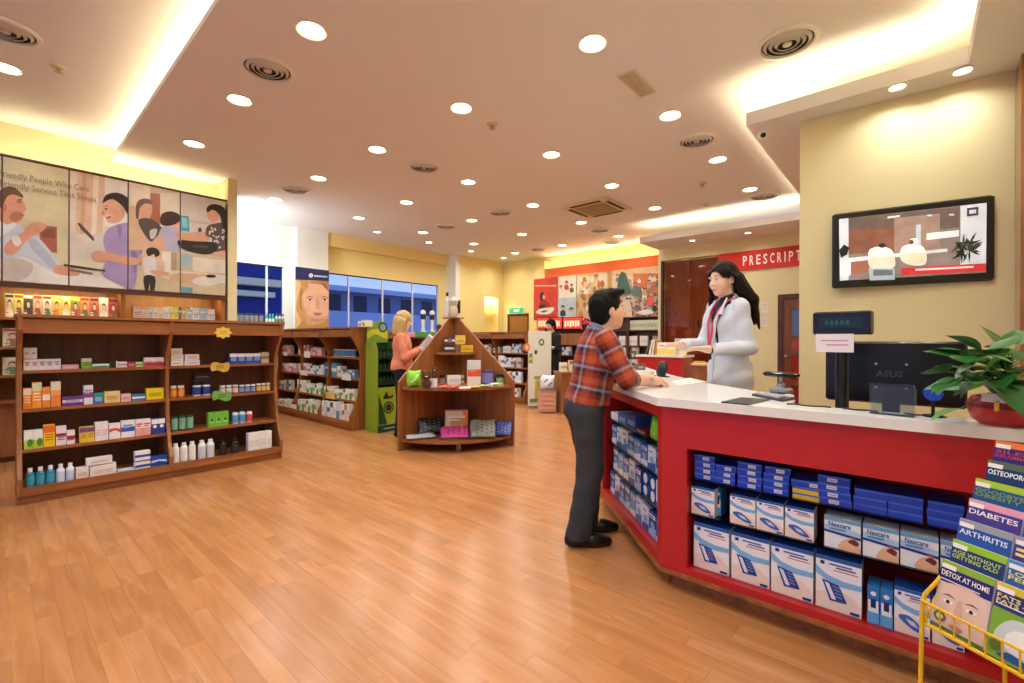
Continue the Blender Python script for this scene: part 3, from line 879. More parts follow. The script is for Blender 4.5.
# ------------------------------------------------------------------ pyramid display
a_, b_ = onz(398, 451, 0)[:2], onz(514, 446, 0)[:2]
pa, pb = Vector(a_), Vector(b_)
mid = (pa + pb) / 2
ab = (pb - pa); half = ab.length / 2
nrm = Vector((-ab.y, ab.x)).normalized()
if nrm.dot(mid) < 0: nrm = -nrm
pcn = mid + nrm * half
PD = tag(empty('pyramid_display', (pcn.x, pcn.y, 0)), 'wooden corner display with sloping sides and rounded shelves', 'display stand')
def pdl(p): return Vector((p[0] - pcn.x, p[1] - pcn.y))
R_ = (pa - pcn).length
def pd_panel(tip, name):
    d = pdl(tip).normalized(); n = Vector((-d.y, d.x)) * 0.014
    pl = [(0.0, 0.0), (R_, 0.0), (R_, 0.79), (0.10, 1.56), (0.0, 1.56)]
    MB().prism(pl, lambda r, z, h: (d.x * r + n.x * h, d.y * r + n.y * h, z), (-1, 1)).build(name, WOOD, PD)
pd_panel(pa, 'side_panel'); pd_panel(pb, 'side_panel')
ang0 = math.atan2(pdl(pa).y, pdl(pa).x); ang1 = math.atan2(pdl(pb).y, pdl(pb).x)
if ang1 < ang0: ang1 += 2 * math.pi
def quarter(r, z, name='rounded_shelf', inset=0.02):
    aa = np.linspace(ang0 + 0.03, ang1 - 0.03, 22)
    pl = [(0.03 * math.cos((ang0 + ang1) / 2), 0.03 * math.sin((ang0 + ang1) / 2))] + [(r * math.cos(t), r * math.sin(t)) for t in aa]
    MB().prism(pl, lambda p, q, h: (p, q, h), (z - 0.03, z)).build(name, WOODH, PD)
PDZ = (0.135, 0.735, 1.125)
quarter(R_ * 0.97, PDZ[0]); quarter(R_ * 0.97, PDZ[1]); quarter(R_ * 0.40, PDZ[2])
MB().box(-0.02, 0.02, -0.02, 0.02, 0, 0.105).build('foot', METAL, PD, loc=(R_ * .85 * math.cos((ang0 + ang1) / 2), R_ * .85 * math.sin((ang0 + ang1) / 2), 0))
MB().box(-0.10, 0.10, -0.10, 0.10, 1.56, 1.575).build('top_cap', WOODH, PD)

# ------------------------------------------------------------------ table near the back
tb0 = onz(561.5, 414, 0)[:2]
tt = tag(empty('basket_table', (tb0[0], tb0[1], 0), math.radians(-38)), 'brown wooden table with baskets behind the customer', 'table')
MB().box(0, 0.03, 0, 0.5, 0, 0.70).build('side_panel', WOOD, tt)
MB().box(0.95, 0.98, 0, 0.5, 0, 0.70).build('side_panel', WOOD, tt)
MB().box(0.03, 0.95, 0.02, 0.04, 0.05, 0.70).build('front_panel', WOOD, tt)
MB().box(-0.01, 0.99, -0.01, 0.51, 0.70, 0.725).build('table_top', WOODH, tt)
# ================================================================== GOODS
def marks(mb, w, h, style, y=-0.0008, seed=0):
    """flat print on the front of a carton"""
    def R(u0, v0, u1, v1, k=1):
        yy = y * k
        mb.face([(-w / 2 + u0 * w, yy, v0 * h), (-w / 2 + u1 * w, yy, v0 * h), (-w / 2 + u1 * w, yy, v1 * h), (-w / 2 + u0 * w, yy, v1 * h)])
    for n, tk in enumerate(style.split()):
        c, col = tk[0], tk[1:]
        mb.col(col)
        k = 1 + n
        if c == 'b': R(0.0, .36, 1.0, .64, k)
        elif c == 'B': R(0.0, .02, 1.0, .48, k)
        elif c == 'T': R(0.0, .66, 1.0, .98, k)
        elif c == 's': R(0.0, .02, .22, .98, k)
        elif c == 'r': R(.78, .02, 1.0, .98, k)
        elif c == 'f': R(.03, .03, .97, .97, k)
        elif c == 'l':
            for v in (.30, .42, .54): R(.15, v, .85, v + .05, k)
        elif c == 'L': R(.12, .68, .88, .78, k); R(.12, .56, .66, .63, k)
        elif c == 'd': mb.flat(ell(0, .5, .3 * min(w, h), .3 * min(w, h) / h, 14), lambda a, b: (a, y * k, b * h))
        elif c == 'D': mb.flat(ell(w * .15, .33, .3 * w, .22, 14), lambda a, b: (a, y * k, b * h))
        elif c == 'w': mb.flat([(-w / 2, .45 * h), (0, .58 * h), (w / 2, .40 * h), (w / 2, .62 * h), (0, .72 * h), (-w / 2, .66 * h)], lambda a, b: (a, y * k, b))
    return mb
def carton_mesh(w, d, h, base, style=''):
    mb = MB().col(base).box(-w / 2, w / 2, 0, d, 0, h)
    marks(mb, w, h, style)
    return mb.mesh('carton', PRINT, fix=False)
def bottle_meshes(r, h, body, label, cap, kind='bottle', n=14):
    sh = {'bottle': [(1, 0), (1, .66), (.86, .74), (.45, .80), (.45, .82)], 'jar': [(1, 0), (1, .72), (.9, .78), (.8, .79)], 'tin': [(1, 0), (1, .93), (.96, .95)],
          'tall': [(1, 0), (1, .74), (.8, .82), (.55, .86)]}[kind]
    cp = {'bottle': [(.52, .80), (.52, 1), (.46, 1.0)], 'jar': [(.92, .79), (.92, 1), (.86, 1.0)], 'tin': [(.98, .93), (.98, 1), (.9, 1.0)], 'tall': [(.6, .84), (.58, 1), (.5, 1.0)]}[kind]
    mb = MB().col(body).lathe([(.92 * r, 0), (r, .02 * h)] + [(a * r, b * h) for a, b in sh[1:]], n)
    if label:
        t = sh[1][1]
        mb.col(label).lathe([(r * 1.01, .10 * h), (r * 1.01, (t - .06) * h)], n, cap0=False, cap1=False)
    m1 = mb.mesh('bottle', GLOSSP, True)
    m2 = MB().col(cap).lathe([(a * r, b * h) for a, b in cp], n).mesh('cap', GLOSSP, True)
    return m1, m2
ORD = ['first', 'second', 'third', 'fourth', 'fifth', 'sixth', 'seventh', 'eighth', 'ninth', 'tenth', 'eleventh', 'twelfth', 'thirteenth', 'fourteenth', 'fifteenth']
SHN = ['top', 'second', 'third', 'bottom']
def put_cartons(pts, w, d, h, base, style, label, cat, group, rz, name='carton'):
    me = carton_mesh(w, d, h, base, style)
    for p in pts:
        o = tag(place(name, me, None, p, rz), lab_n(label, group, pts, p, rz), cat, group if len(pts) > 1 else None)
def lab_n(label, group, pts, p, rz):
    if '%s' not in label: return label
    k = pts.index(p)
    if abs(rz) > 1: k = len(pts) - 1 - k
    return label % (ORD[k] + ' ' + group.split(' / ')[0])
def put_bottles(pts, r, h, cols, kind, label, group, rz=0, cat='bottle', name='bottle'):
    m1, m2 = bottle_meshes(r, h, *cols, kind)
    for p in pts:
        o = tag(place(name, m1, None, p, rz), lab_n(label, group, pts, p, rz), cat, group if len(pts) > 1 else None)
        place('cap', m2, o)

USED = {}
PANELS = {('x', 0): [8.72, 8.72 - 2.84 / 3, 8.72 - 5.68 / 3, 5.88 + .014], ('x', 7.0): [7.70, 6.77, 5.85], ('x', 7.1): [7.70, 6.77, 5.84 + .014], ('x', 7.2): [7.70, 6.77, 5.84 + .014]}
def shelf_row(reg, plane, val, sz, where, items, rz, depth=0.07, jit=0.0):
    """items: (x0, x1, ytop, n, desc, base, style) cartons; ('o', x0, x1, ytop, n, desc, (body,label,cap), kind) bottles.
    reg = (X0, Y0, scale) turns zoomed pixels into photograph pixels; things stand on height sz in the given plane."""
    X0, Y0, sc = reg
    f = (lambda a, b: ony(a, b, val)) if plane == 'y' else (lambda a, b: onx(a, b, val))
    ax = 0 if plane == 'y' else 1
    for it in items:
        bt = it[0] == 'o'
        if bt: it = it[1:]
        x0, x1, yt, n, desc = it[:5]
        zs0 = 0.0
        if len(it) > 7: zs0 = it[7]
        xa, xb = X0 + x0 / sc, X0 + x1 / sc
        pa_, pb_ = f(xa, Y0 + yt / sc), f(xb, Y0 + yt / sc)
        h = min(0.27 if sz < 1.4 else .4, max(0.012, (pa_[2] + pb_[2]) / 2 - sz - zs0))
        if val > 9: h = min(h, .21)
        W = abs(pb_[ax] - pa_[ax]); w = W / n
        lo = min(pa_[ax], pb_[ax])
        pts = []
        if n > 1: lab = '%s from left, ' + where
        else: lab = desc + ', ' + where
        for k in range(n):
            c = lo + (k + .5) * w
            for pn in PANELS.get((plane, round(val, 1)), PANELS.get((plane, 0)) if val < 4 else []) or []:
                if abs(c - pn) < w / 2 + .018: c = pn + math.copysign(w / 2 + .019, c - pn)
            if plane == 'x' and val < 4 and (c > 8.60 or (c < 5.9 and sz < 1.3)): continue
            if plane == 'x' and zs0 == 0:
                iv = USED.setdefault((round(val, 2), round(sz, 2)), [])
                if any(min(c + w / 2, b_) - max(c - w / 2, a_) > .008 for a_, b_ in iv): continue
                iv.append((c - w / 2, c + w / 2))
            dd = jit * RND.random()
            if bt: dd += w / 2
            pts.append((c, val + dd, sz + zs0 + 0.001) if plane == 'y' else (val + dd, c, sz + zs0 + 0.001))
        if bt:
            put_bottles(pts, w * .46, h, it[5], it[6], lab, desc + ' / ' + where, rz)
        else:
            put_cartons(pts, w * .97, depth, h, it[5], it[6], lab, 'carton', desc + ' / ' + where, rz)

REG1 = (0, 310, 3.531)
def g1plane(k): return G1[1] + prof(SHELF_Z[k]) + (0.035 if k < 3 else 0.05)
WH = '%s shelf, left half of front unit'
WR = '%s shelf, right half of front unit'
L1 = [(83, 215, 174, 5, 'pale grey and white carton', '#e9e3e6', 'd#b9a9b4 L#9a8a98'), (83, 131, 134, 2, 'stacked upper pale grey carton', '#ece6ea', 'd#b9a9b4', 0.092),
      (218, 279, 194, 1, 'flat pink carton', '#e3a6b0', 'l#f6e9ea'), (287, 324, 171, 1, 'green carton with grey top', '#7fb03c', 'T#c9c9c0 l#3d6a1e'), (325, 387, 191, 1, 'flat white and green carton', '#e7efe6', 'B#4f9a5a l#2f6a48'),
      (389, 416, 180, 1, 'black and white carton', '#20242a', 'r#e6ecec'), (417, 449, 183, 1, 'white and pink carton', '#eee3e4', 'b#d58a94'), (450, 478, 184, 1, 'dark red low carton', '#a63a3e', 'l#f0dada'), (479, 507, 184, 1, 'pale green carton', '#c6d79a', 'b#7fa04a'),
      (509, 579, 168, 2, 'red and white carton', '#f0e6e6', 'B#c62f38 l#8a1d26')]
L2 = [(81, 112, 277, 1, 'plain orange carton', '#f08a24', 'T#f6e0c4 l#fbe9cf'), (113, 148, 256, 1, 'tall orange carton with pale green top', '#f39a30', 'T#d9dfb0 l#fbe9cf'), (149, 178, 273, 1, 'orange carton with cream stripe', '#f0903a', 'b#f7e6d0'), (179, 215, 253, 1, 'tall peach orange carton', '#f2a868', 'T#dfe2c0 B#ee8a3a'),
      (219, 294, 306, 1, 'wide purple and white carton', '#6d3a8e', 'b#efe6f4 l#6d3a8e'), (296, 329, 267, 1, 'tall white carton with purple band', '#efeaf0', 'b#8a3f8c L#b48ab8'), (331, 366, 294, 1, 'teal and blue low carton', '#2f9aa0', 'B#3f7fc4 l#e4f2f4'),
      (368, 425, 288, 1, 'yellow carton with red stripes', '#ecd98a', 'l#c0562f'), (427, 463, 297, 1, 'pale pink carton', '#e8c4c0', 'l#b86a70'), (466, 514, 298, 1, 'low blue and white carton', '#3f86c0', 'b#e9f1f5'), (516, 579, 277, 1, 'bright yellow carton with green lettering', '#f0d818', 'l#5a8a2a')]
L3 = [(84, 152, 426, 2, 'white and lime green carton', '#eef0e2', 'B#b7d23f D#3d8a2a'), (153, 195, 407, 1, 'yellow carton with orange top', '#f2c618', 'T#ea6a24 l#b8751a'), (197, 235, 412, 1, 'white carton with red and black print', '#efe2e2', 'b#d0283c B#e9dcdc l#2a2a34'), (236, 265, 427, 1, 'small white carton with red print', '#f0e6e6', 'b#c83040 l#33313a'),
      (281, 334, 414, 2, 'yellow and purple carton', '#ecc84a', 'T#7a4a7a l#a06a2a'), (336, 383, 397, 2, 'plain white carton with red line', '#f0ebe6', 'l#d9a8a0'), (385, 426, 402, 1, 'white carton with red swoosh', '#f0e9e4', 'w#d0453c'), (428, 476, 392, 1, 'white carton with blue block', '#eef0f4', 'b#2f62b4 L#88a0c4'),
      (478, 533, 387, 2, 'white and pink carton', '#f3e8e6', 'B#e8a49c L#d0605c'), (535, 583, 384, 2, 'blue and white carton', '#2a3f94', 'T#f1f1f4 d#f1f1f4')]
L4 = [('o', 88, 197, 556, 3, 'teal mouthwash bottle with white cap', ('#2f7f9a', '#3fa0b8', '#f1f4f2'), 'bottle'), ('o', 198, 266, 544, 2, 'white bottle with white cap', ('#e9edf0', '#d4dde8', '#f4f4f2'), 'bottle'), (268, 314, 557, 1, 'cream carton', '#efe6d8', 'B#f1dcc4 l#c8a98a'),
      (316, 412, 547, 1, 'wide white carton', '#f2ebe0', 'l#d9b48a'), (304, 398, 522, 1, 'upper white carton', '#f3ece4', 'l#d0a890', 0.105), (416, 474, 563, 1, 'low white and blue carton', '#e6e8ee', 'l#5a74b4'), (476, 532, 536, 1, 'white carton with navy print', '#e9e9f0', 'b#2f3f8a'), (476, 532, 500, 1, 'stacked white and navy carton', '#f0eef0', 'b#32469a', 0.085),
      (534, 591, 517, 1, 'deep blue carton with white wave', '#1f4fae', 'w#d4e6f4')]
for k, rows in enumerate((L1, L2, L3, L4)):
    shelf_row(REG1, 'y', g1plane(k), SHELF_Z[k], WH % SHN[k], rows, 0)
R1 = [(603, 648, 179, 1, 'white carton at the foot of the stack', '#f2efea', 'l#c8888a'), (603, 648, 157, 1, 'white carton in the middle of the stack', '#f2efea', 'l#c8888a', 0.052), (603, 645, 136, 1, 'white carton topping the stack', '#f1eee8', 'l#c8888a', 0.104), (651, 706, 178, 1, 'low white carton with red line', '#f1ece8', 'l#c07078'), (653, 704, 157, 1, 'upper low white carton with red line', '#f1ece8', 'l#c07078', 0.052),
      (811, 921, 153, 4, 'royal blue and white carton', '#2456b4', 'T#eef2f8 l#cfe0f4'), (923, 950, 149, 1, 'tan carton with brown print', '#cdbb98', 'b#8a7a5c')]
R2 = [('o', 600, 656, 268, 2, 'amber pill bottle with orange label', ('#b86a2a', '#e89a4a', '#e9e4da'), 'jar'), ('o', 682, 748, 255, 2, 'navy white jar with dark cap', ('#e7eaf0', '#2f4a8c', '#20242e'), 'jar'), ('o', 777, 845, 266, 3, 'red and white pill bottle', ('#b8484a', '#e9d6d0', '#e6ebf0'), 'jar'), ('o', 847, 906, 264, 3, 'dark blue pill bottle', ('#2b4a80', '#8aa4c8', '#eef0f2'), 'jar'), ('o', 907, 958, 259, 3, 'amber pill bottle with yellow label', ('#8a5a2a', '#e2c070', '#efe9d4'), 'jar')]
R3 = [('o', 605, 687, 375, 3, 'dark green bottle with pale label', ('#1f4a34', '#7fae8c', '#2a5a3f'), 'tin'), (736, 808, 361, 3, 'bright green carton', '#6fbf3a', 'l#d9f0b8 d#3f8a24'), ('o', 822, 871, 350, 2, 'pale blue bottle with dark cap', ('#c9dbe8', '#5a9ac4', '#28303c'), 'bottle'), ('o', 872, 896, 348, 1, 'red and white bottle with dark cap', ('#e4d0d0', '#d0525a', '#2a2a34'), 'bottle')]
R4 = [('o', 608, 696, 470, 3, 'tall white lotion bottle', ('#e8e4d8', '#f1eee4', '#f4f2ec'), 'tall'), ('o', 701, 762, 460, 2, 'tall white bottle with grey label', ('#ecebe6', '#d7dad6', '#f4f2ee'), 'tall'), ('o', 777, 806, 457, 1, 'squat black bottle', ('#141416', '#2a2624', '#0e0e10'), 'bottle'), ('o', 819, 848, 451, 1, 'slim black bottle', ('#121214', '#303030', '#0e0e10'), 'bottle'), (877, 960, 432, 4, 'tall white carton', '#efece4', 'l#b8c4b8')]
for k, rows in enumerate((R1, R2, R3, R4)):
    shelf_row(REG1, 'y', g1plane(k), SHELF_Z[k], WR % SHN[k], rows, 0)
# dark sign card standing behind the jars
p = ony(685 / 3.531, 310 + 255 / 3.531, g1plane(1) + .09); q = ony(746 / 3.531, 310 + 226 / 3.531, g1plane(1) + .09)
mb = MB().col('#2a2226').box(p[0], q[0], p[1], p[1] + .004, SHELF_Z[1], q[2]).col('#8a6a6e')
mb.face([(p[0] + .02, p[1] - .001, q[2] - .03), (q[0] - .02, p[1] - .001, q[2] - .03), (q[0] - .02, p[1] - .001, q[2] - .02), (p[0] + .02, p[1] - .001, q[2] - .02)])
tag(mb.build('price_card', PRINT, fix=False), 'dark card standing behind the navy jars', 'card')
# shelf talkers on the right half
def talker(pts, c, c2, label, y, txt):
    P3 = [ony(a / 3.531, 310 + b / 3.531, y) for a, b in spline(pts, 3)]
    mb = MB().col(c).prism([(p[0], p[2]) for p in P3], lambda a, b, h: (a, h, b), (y, y + 0.003))
    xs = [p[0] for p in P3]; zs_ = [p[2] for p in P3]
    mb.col(c2)
    for k in range(2):
        zc = (min(zs_) + max(zs_)) / 2 + (0.008 - k * 0.02)
        mb.face([(min(xs) + .05, y - .001, zc), (max(xs) - .05, y - .001, zc), (max(xs) - .05, y - .001, zc + .008), (min(xs) + .05, y - .001, zc + .008)])
    tag(mb.build('shelf_talker', PRINT, fix=False), label, 'sign')
star = []
for i in range(16):
    r = 1.0 if i % 2 == 0 else 0.74
    star.append((788 + 33 * r * math.cos(i * math.pi / 8), 80 + 22 * r * math.sin(i * math.pi / 8)))
talker(star, '#e6c84a', '#c09a2a', 'yellow starburst sign on the top board of the front unit', G1[1] - 0.022, '')
talker([(745, 190), (765, 184), (785, 190), (808, 184), (808, 212), (788, 219), (768, 212), (747, 216)], '#d9b454', '#8a6a24', 'yellow wavy shelf sign under the top shelf', G1[1] + prof(1.0) + .004, '')
talker([(752, 290), (772, 285), (793, 292), (815, 288), (815, 315), (795, 322), (772, 314), (752, 319)], '#6fae4a', '#3a7a2a', 'green wavy shelf sign under the second shelf', G1[1] + prof(.7) + .004, '')

# ---- second unit, seen along its length
REG2 = (270, 320, 6.208)
def g2plane(k): return G2[0] + prof(SHELF_Z[k]) + (0.04 if k < 3 else 0.05)
def pal_row(reg, plane, val, sz, where, runs, rz, depth=.07):
    for (x0, x1, yt, n, desc, cols) in runs:
        w = (x1 - x0) / n
        for k in range(n):
            base, st = cols[k % len(cols)]
            hh = yt + RND.uniform(-1, 1) * 5
            shelf_row(reg, plane, val, sz, where, [(x0 + k * w, x0 + (k + 1) * w - 0.5, hh, 1, ORD[k] + ' ' + desc, base, st)], rz, depth)
PK = [('#e8b8c0', 'l#f6ecec'), ('#f0e4e4', 'b#c86a80'), ('#d87a8c', 'T#f4e9ea'), ('#f1e9ea', 'B#e0a0ac')]
WB = [('#eef0f2', 'b#3f78b8'), ('#dfe7ee', 'T#2f62a8'), ('#f1f1ee', 'l#8a9ab0'), ('#cfdce8', 'B#4a8ac0')]
WG = [('#eef0e6', 'B#5f9a4a'), ('#f1efe8', 'l#8a8a80'), ('#5fa058', 'T#eef2e0'), ('#efe8da', 'b#8ab060'), ('#e4e4dc', 'T#3f7a44')]
TN = [('#efe6d4', 'l#a89070'), ('#f1ede4', 'b#5a7fa8'), ('#e9d8b8', 'T#b08a5a'), ('#f0f0ec', 'l#98a0a8')]
BL = [('#2f6ab0', 'w#a8d0ec'), ('#5a9ad0', 'b#e4f0f8'), ('#d9c8a0', 'l#8a744a'), ('#3a5f9a', 'T#e8eef4'), ('#7fa8cc', 'b#f0f4f6')]
DK = [('#5a5450', 'l#b8b0a8'), ('#d8d4cc', 'b#6a6a70'), ('#8a6a5a', 'T#e4dccf'), ('#c8c4bc', 'l#70706c')]
T2 = '%s shelf, %s bay, unit beside green stand'
pal_row(REG2, 'x', g2plane(0), SHELF_Z[0], T2 % ('top', 'far'), [(62, 126, 158, 5, 'pink carton', PK)], -math.pi / 2)
pal_row(REG2, 'x', g2plane(1), SHELF_Z[1], T2 % ('second', 'far'), [(48, 160, 268, 8, 'pale pink carton', PK)], -math.pi / 2)
pal_row(REG2, 'x', g2plane(2), SHELF_Z[2], T2 % ('third', 'far'), [(44, 130, 378, 6, 'low grey carton', DK)], -math.pi / 2)
pal_row(REG2, 'x', g2plane(3), SHELF_Z[3], T2 % ('bottom', 'far'), [(46, 120, 495, 5, 'flat white carton', TN)], -math.pi / 2)
pal_row(REG2, 'x', g2plane(0), SHELF_Z[0], T2 % ('top', 'middle'), [(176, 240, 156, 5, 'pink and white carton', PK), (252, 320, 172, 5, 'rose carton', PK)], -math.pi / 2)
pal_row(REG2, 'x', g2plane(1), SHELF_Z[1], T2 % ('second', 'middle'), [(180, 236, 268, 4, 'white and pink carton', PK), (238, 328, 284, 7, 'white and blue carton', WB)], -math.pi / 2)
pal_row(REG2, 'x', g2plane(2), SHELF_Z[2], T2 % ('third', 'middle'), [(170, 226, 372, 5, 'cream carton', TN), (228, 326, 398, 8, 'green and white carton', WG)], -math.pi / 2)
pal_row(REG2, 'x', g2plane(3), SHELF_Z[3], T2 % ('bottom', 'middle'), [(172, 288, 496, 9, 'white and green carton', WG)], -math.pi / 2)
shelf_row(REG2, 'x', g2plane(0), SHELF_Z[0], T2 % ('top', 'near'), [('o', 352, 516, 182, 9, 'white and blue tin', ('#dfe6ea', '#5a8ab8', '#eceeee'), 'tin')], -math.pi / 2)
pal_row(REG2, 'x', g2plane(1), SHELF_Z[1], T2 % ('second', 'near'), [(350, 414, 266, 2, 'large blue carton', BL[:2]), (416, 450, 290, 3, 'tan carton', TN), (452, 524, 310, 5, 'blue and grey carton', BL)], -math.pi / 2)
pal_row(REG2, 'x', g2plane(2), SHELF_Z[2], T2 % ('third', 'near'), [(336, 400, 412, 5, 'cream and brown carton', TN), (402, 520, 430, 9, 'green carton', WG)], -math.pi / 2)
pal_row(REG2, 'x', g2plane(3), SHELF_Z[3], T2 % ('bottom', 'near'), [(316, 352, 500, 2, 'tall white carton', TN[3:]), (354, 430, 508, 4, 'tall white and blue carton', WB), (432, 492, 528, 4, 'white carton', TN)], -math.pi / 2)
# price tags clipped on the second unit
for (a, b, c, d, k, cc) in [(212, 250, 195, 232, 0, '#efeae6'), (84, 108, 200, 220, 0, '#f0ecec'), (188, 234, 315, 340, 1, '#efeaf0'), (445, 502, 338, 370, 1, '#e9ecf0'), (346, 404, 455, 484, 2, '#d8c070'), (130, 165, 528, 546, 3, '#f0ece4')]:
    X = G2[0] + prof(SHELF_Z[k]) - 0.004
    p, q = onx(270 + a / 6.208, 320 + d / 6.208, X), onx(270 + b / 6.208, 320 + c / 6.208, X)
    tag(MB().col(cc).box(X - 0.002, X, q[1], p[1], p[2], q[2]).build('price_tag', PRINT), {'#efeae6': 'white price tag on the top shelf edge in the middle bay', '#f0ecec': 'white price tag on the top shelf edge in the far bay', '#efeaf0': 'white price tag on the second shelf edge in the middle bay', '#e9ecf0': 'white price tag on the second shelf edge in the near bay', '#d8c070': 'yellow price tag on the third shelf edge in the near bay', '#f0ece4': 'white price tag on the bottom shelf edge in the far bay'}[cc], 'price tag')
# on top of the second unit
pal_row((270, 320, 6.208), 'x', G2[0] + 0.10, 1.460, 'on top of the unit beside the green stand', [(545, 590, 4, 2, 'white carton with leaf triangles', [('#efe9d8', 'D#8a9a5a l#b0a070')])], -math.pi / 2, 0.12)

# ---- third unit, far right of the pyramid
REG3 = (470, 310, 6.21)
def g3plane(k): return G3X + prof(SHELF_Z[k]) + 0.04
T3 = '%s shelf of unit right of the pyramid'
pal_row(REG3, 'x', g3plane(0), SHELF_Z[0], T3 % 'top', [(88, 128, 214, 3, 'cream carton', TN), (130, 200, 230, 5, 'grey carton', DK), (204, 255, 228, 3, 'white carton', TN[3:]), (262, 318, 212, 5, 'pale blue carton', WB)], -math.pi / 2)
pal_row(REG3, 'x', g3plane(1), SHELF_Z[1], T3 % 'second', [(120, 172, 285, 4, 'dark carton', DK), (176, 212, 284, 2, 'cream and pink carton', TN), (214, 252, 300, 3, 'silver carton', WB), (256, 318, 300, 4, 'white and grey carton', DK[1:])], -math.pi / 2)
pal_row(REG3, 'x', g3plane(2), SHELF_Z[2], T3 % 'third', [(215, 262, 385, 3, 'large cream carton', TN), (264, 318, 388, 3, 'white and lilac carton', WB)], -math.pi / 2)
pal_row(REG3, 'x', g3plane(3), SHELF_Z[3], T3 % 'bottom', [(262, 305, 487, 3, 'low white carton', TN)], -math.pi / 2)

# ---- back wall unit
REGB = (575, 310, 7.877)
TBk = '%s shelf under the collage panels'
pal_row(REGB, 'x', BX + 0.05, BSZ[0], TBk % 'upper', [(432, 672, 76, 9, 'pale green and white box', [('#d9dfc4', 'l#7f9a5a T#eef0e0')])], -math.pi / 2)
shelf_row(REGB, 'x', BX + 0.05, BSZ[1], TBk % 'second', [('o', 275, 330, 178, 5, 'small white pot with dark lid', ('#d8dcdc', '#e9e9e4', '#2a2c30'), 'jar'), (345, 396, 194, 3, 'tiny white carton', '#e9e6de', 'l#a0a0a0'), (420, 488, 196, 4, 'white flat carton', '#ece8e0', 'l#b0a090'), (510, 572, 184, 2, 'white folded carton', '#efe8dc', 'l#c0b090'), (610, 668, 178, 4, 'grey carton', '#9a9088', 'l#d8d0c4')], -math.pi / 2)
pal_row(REGB, 'x', BX + 0.05, BSZ[2], TBk % 'third', [(300, 345, 262, 3, 'brown carton', DK), (362, 402, 248, 2, 'white carton', TN[3:]), (430, 500, 262, 4, 'dark carton', DK)], -math.pi / 2)
pal_row(REGB, 'x', BX + 0.05, BSZ[3], TBk % 'fourth', [(330, 402, 338, 4, 'yellow carton', [('#d8b860', 'l#8a6a30'), ('#c8a050', 'b#efe0b0')]), (430, 492, 325, 4, 'white and red carton', PK)], -math.pi / 2)
pal_row(REGB, 'x', BX + 0.05, BSZ[4], TBk % 'fifth', [(425, 500, 378, 4, 'dark green carton', [('#4a5a3a', 'l#c8c8a8'), ('#7a4a3a', 'l#d8c8a8')])], -math.pi / 2)
pal_row((535, 300, 5.69), 'x', BX + 0.05, BSZ[2], 'on the back shelf right of the person in black', [(118, 148, 262, 3, 'white jar box', TN), (150, 204, 268, 4, 'white and grey jar box', WB)], -math.pi / 2)

# ---- under the small window
REG5 = (220, 260, 8.533)
shelf_row(REG5, 'y', 8.46, 1.460, 'on the ledge under the small window', [('o', 130, 378, 455, 6, 'dark jar with silver print', ('#2a2c3a', '#8a8c98', '#4a4a58'), 'tin'), ('o', 392, 470, 458, 3, 'teal bottle', ('#2a9a9a', '#cfe8e4', '#5ab8b4'), 'tall'), ('o', 474, 556, 460, 3, 'grey and green bottle', ('#c8ccc0', '#7f9a7a', '#4a6a5a'), 'tall')], 0)

# ---- magazines and books on the poster cabinet
REGM = (0, 180, 4.267)
MAGC = ['#b8b48a', '#d8cc5a', '#3a4a34', '#e0a888', '#d8d0b8', '#e8c070', '#e0cc4a', '#8a8a50', '#d8884a', '#c8604a', '#e8c8a0', '#a83a3a']
def magazine(p, w, h, c, label, seed, tilt=0.16):
    r = random.Random(seed)
    mb = MB().col(c).box(-w / 2, w / 2, 0, 0.006, 0, h)
    y = -0.0006
    def poly(pl, cc):
        nonlocal y
        mb.col(cc).flat(pl, lambda a, b: (a, y, b)); y -= 0.0004
    poly([(-w * .46, h * .84), (w * .46, h * .84), (w * .46, h * .96), (-w * .46, h * .96)], r.choice(['#f4e9c8', '#c83028', '#f0d840', '#2a2a30']))
    poly(spline([(-w * .35, 0.01), (-w * .30, h * .35), (-w * .12, h * .45), (w * .12, h * .45), (w * .32, h * .30), (w * .38, 0.01)], 3), r.choice(['#3a3a44', '#c8484a', '#5a7a4a', '#e8e0d0', '#8a5a3a', '#d89a3a']))
    poly(ell(w * .02, h * .56, w * .17, h * .14, 14), '#e4b896')
    poly(spline([(-w * .20, h * .50), (-w * .18, h * .68), (0, h * .76), (w * .2, h * .68), (w * .22, h * .52), (w * .13, h * .64), (-w * .1, h * .66)], 3), r.choice(['#2a1a14', '#4a2a18', '#8a6a3a']))
    for k in range(3):
        poly([(-w * .45, h * (.08 + k * .1)), (-w * .12, h * (.08 + k * .1)), (-w * .12, h * (.12 + k * .1)), (-w * .45, h * (.12 + k * .1))], r.choice(['#f4f0e0', '#f0e05a', '#e05040']))
    o = mb.build('magazine', PHOTOS, None, False, p, (-tilt, 0, 0), fix=False)
    return tag(o, label, 'magazine')
yb = PY + 0.10
for k in range(12):
    xa, xb = ony((20 + k * 40.4) / 4.267, 305, yb)[0], ony((20 + (k + 1) * 40.4) / 4.267, 305, yb)[0]
    zt = ony((20 + k * 40.4) / 4.267, 180 + (482 + k * 1.8) / 4.267, yb)[2]
    magazine(((xa + xb) / 2, yb, MAGZ + 0.001), (xb - xa) * 0.96, zt - MAGZ, MAGC[k], '%s colourful magazine from the left under the large photo panels' % ORD[k], k)
bc = [('#e8b8a8', 'white and salmon'), ('#e8b090', 'peach'), ('#d8d4cc', 'pale grey'), ('#c8ccc8', 'grey'), ('#e8e0d0', 'cream'), ('#e8d8b8', 'light tan'), ('#efe9dc', 'white'), ('#f0e070', 'yellow'), ('#f0d858', 'bright yellow'), ('#3a5a5a', 'dark green'), ('#d8b060', 'ochre'), ('#b8d0dc', 'pale blue'), ('#e0e4e0', 'off white'), ('#a8c8d8', 'light blue'), ('#d8dcd8', 'silver')]
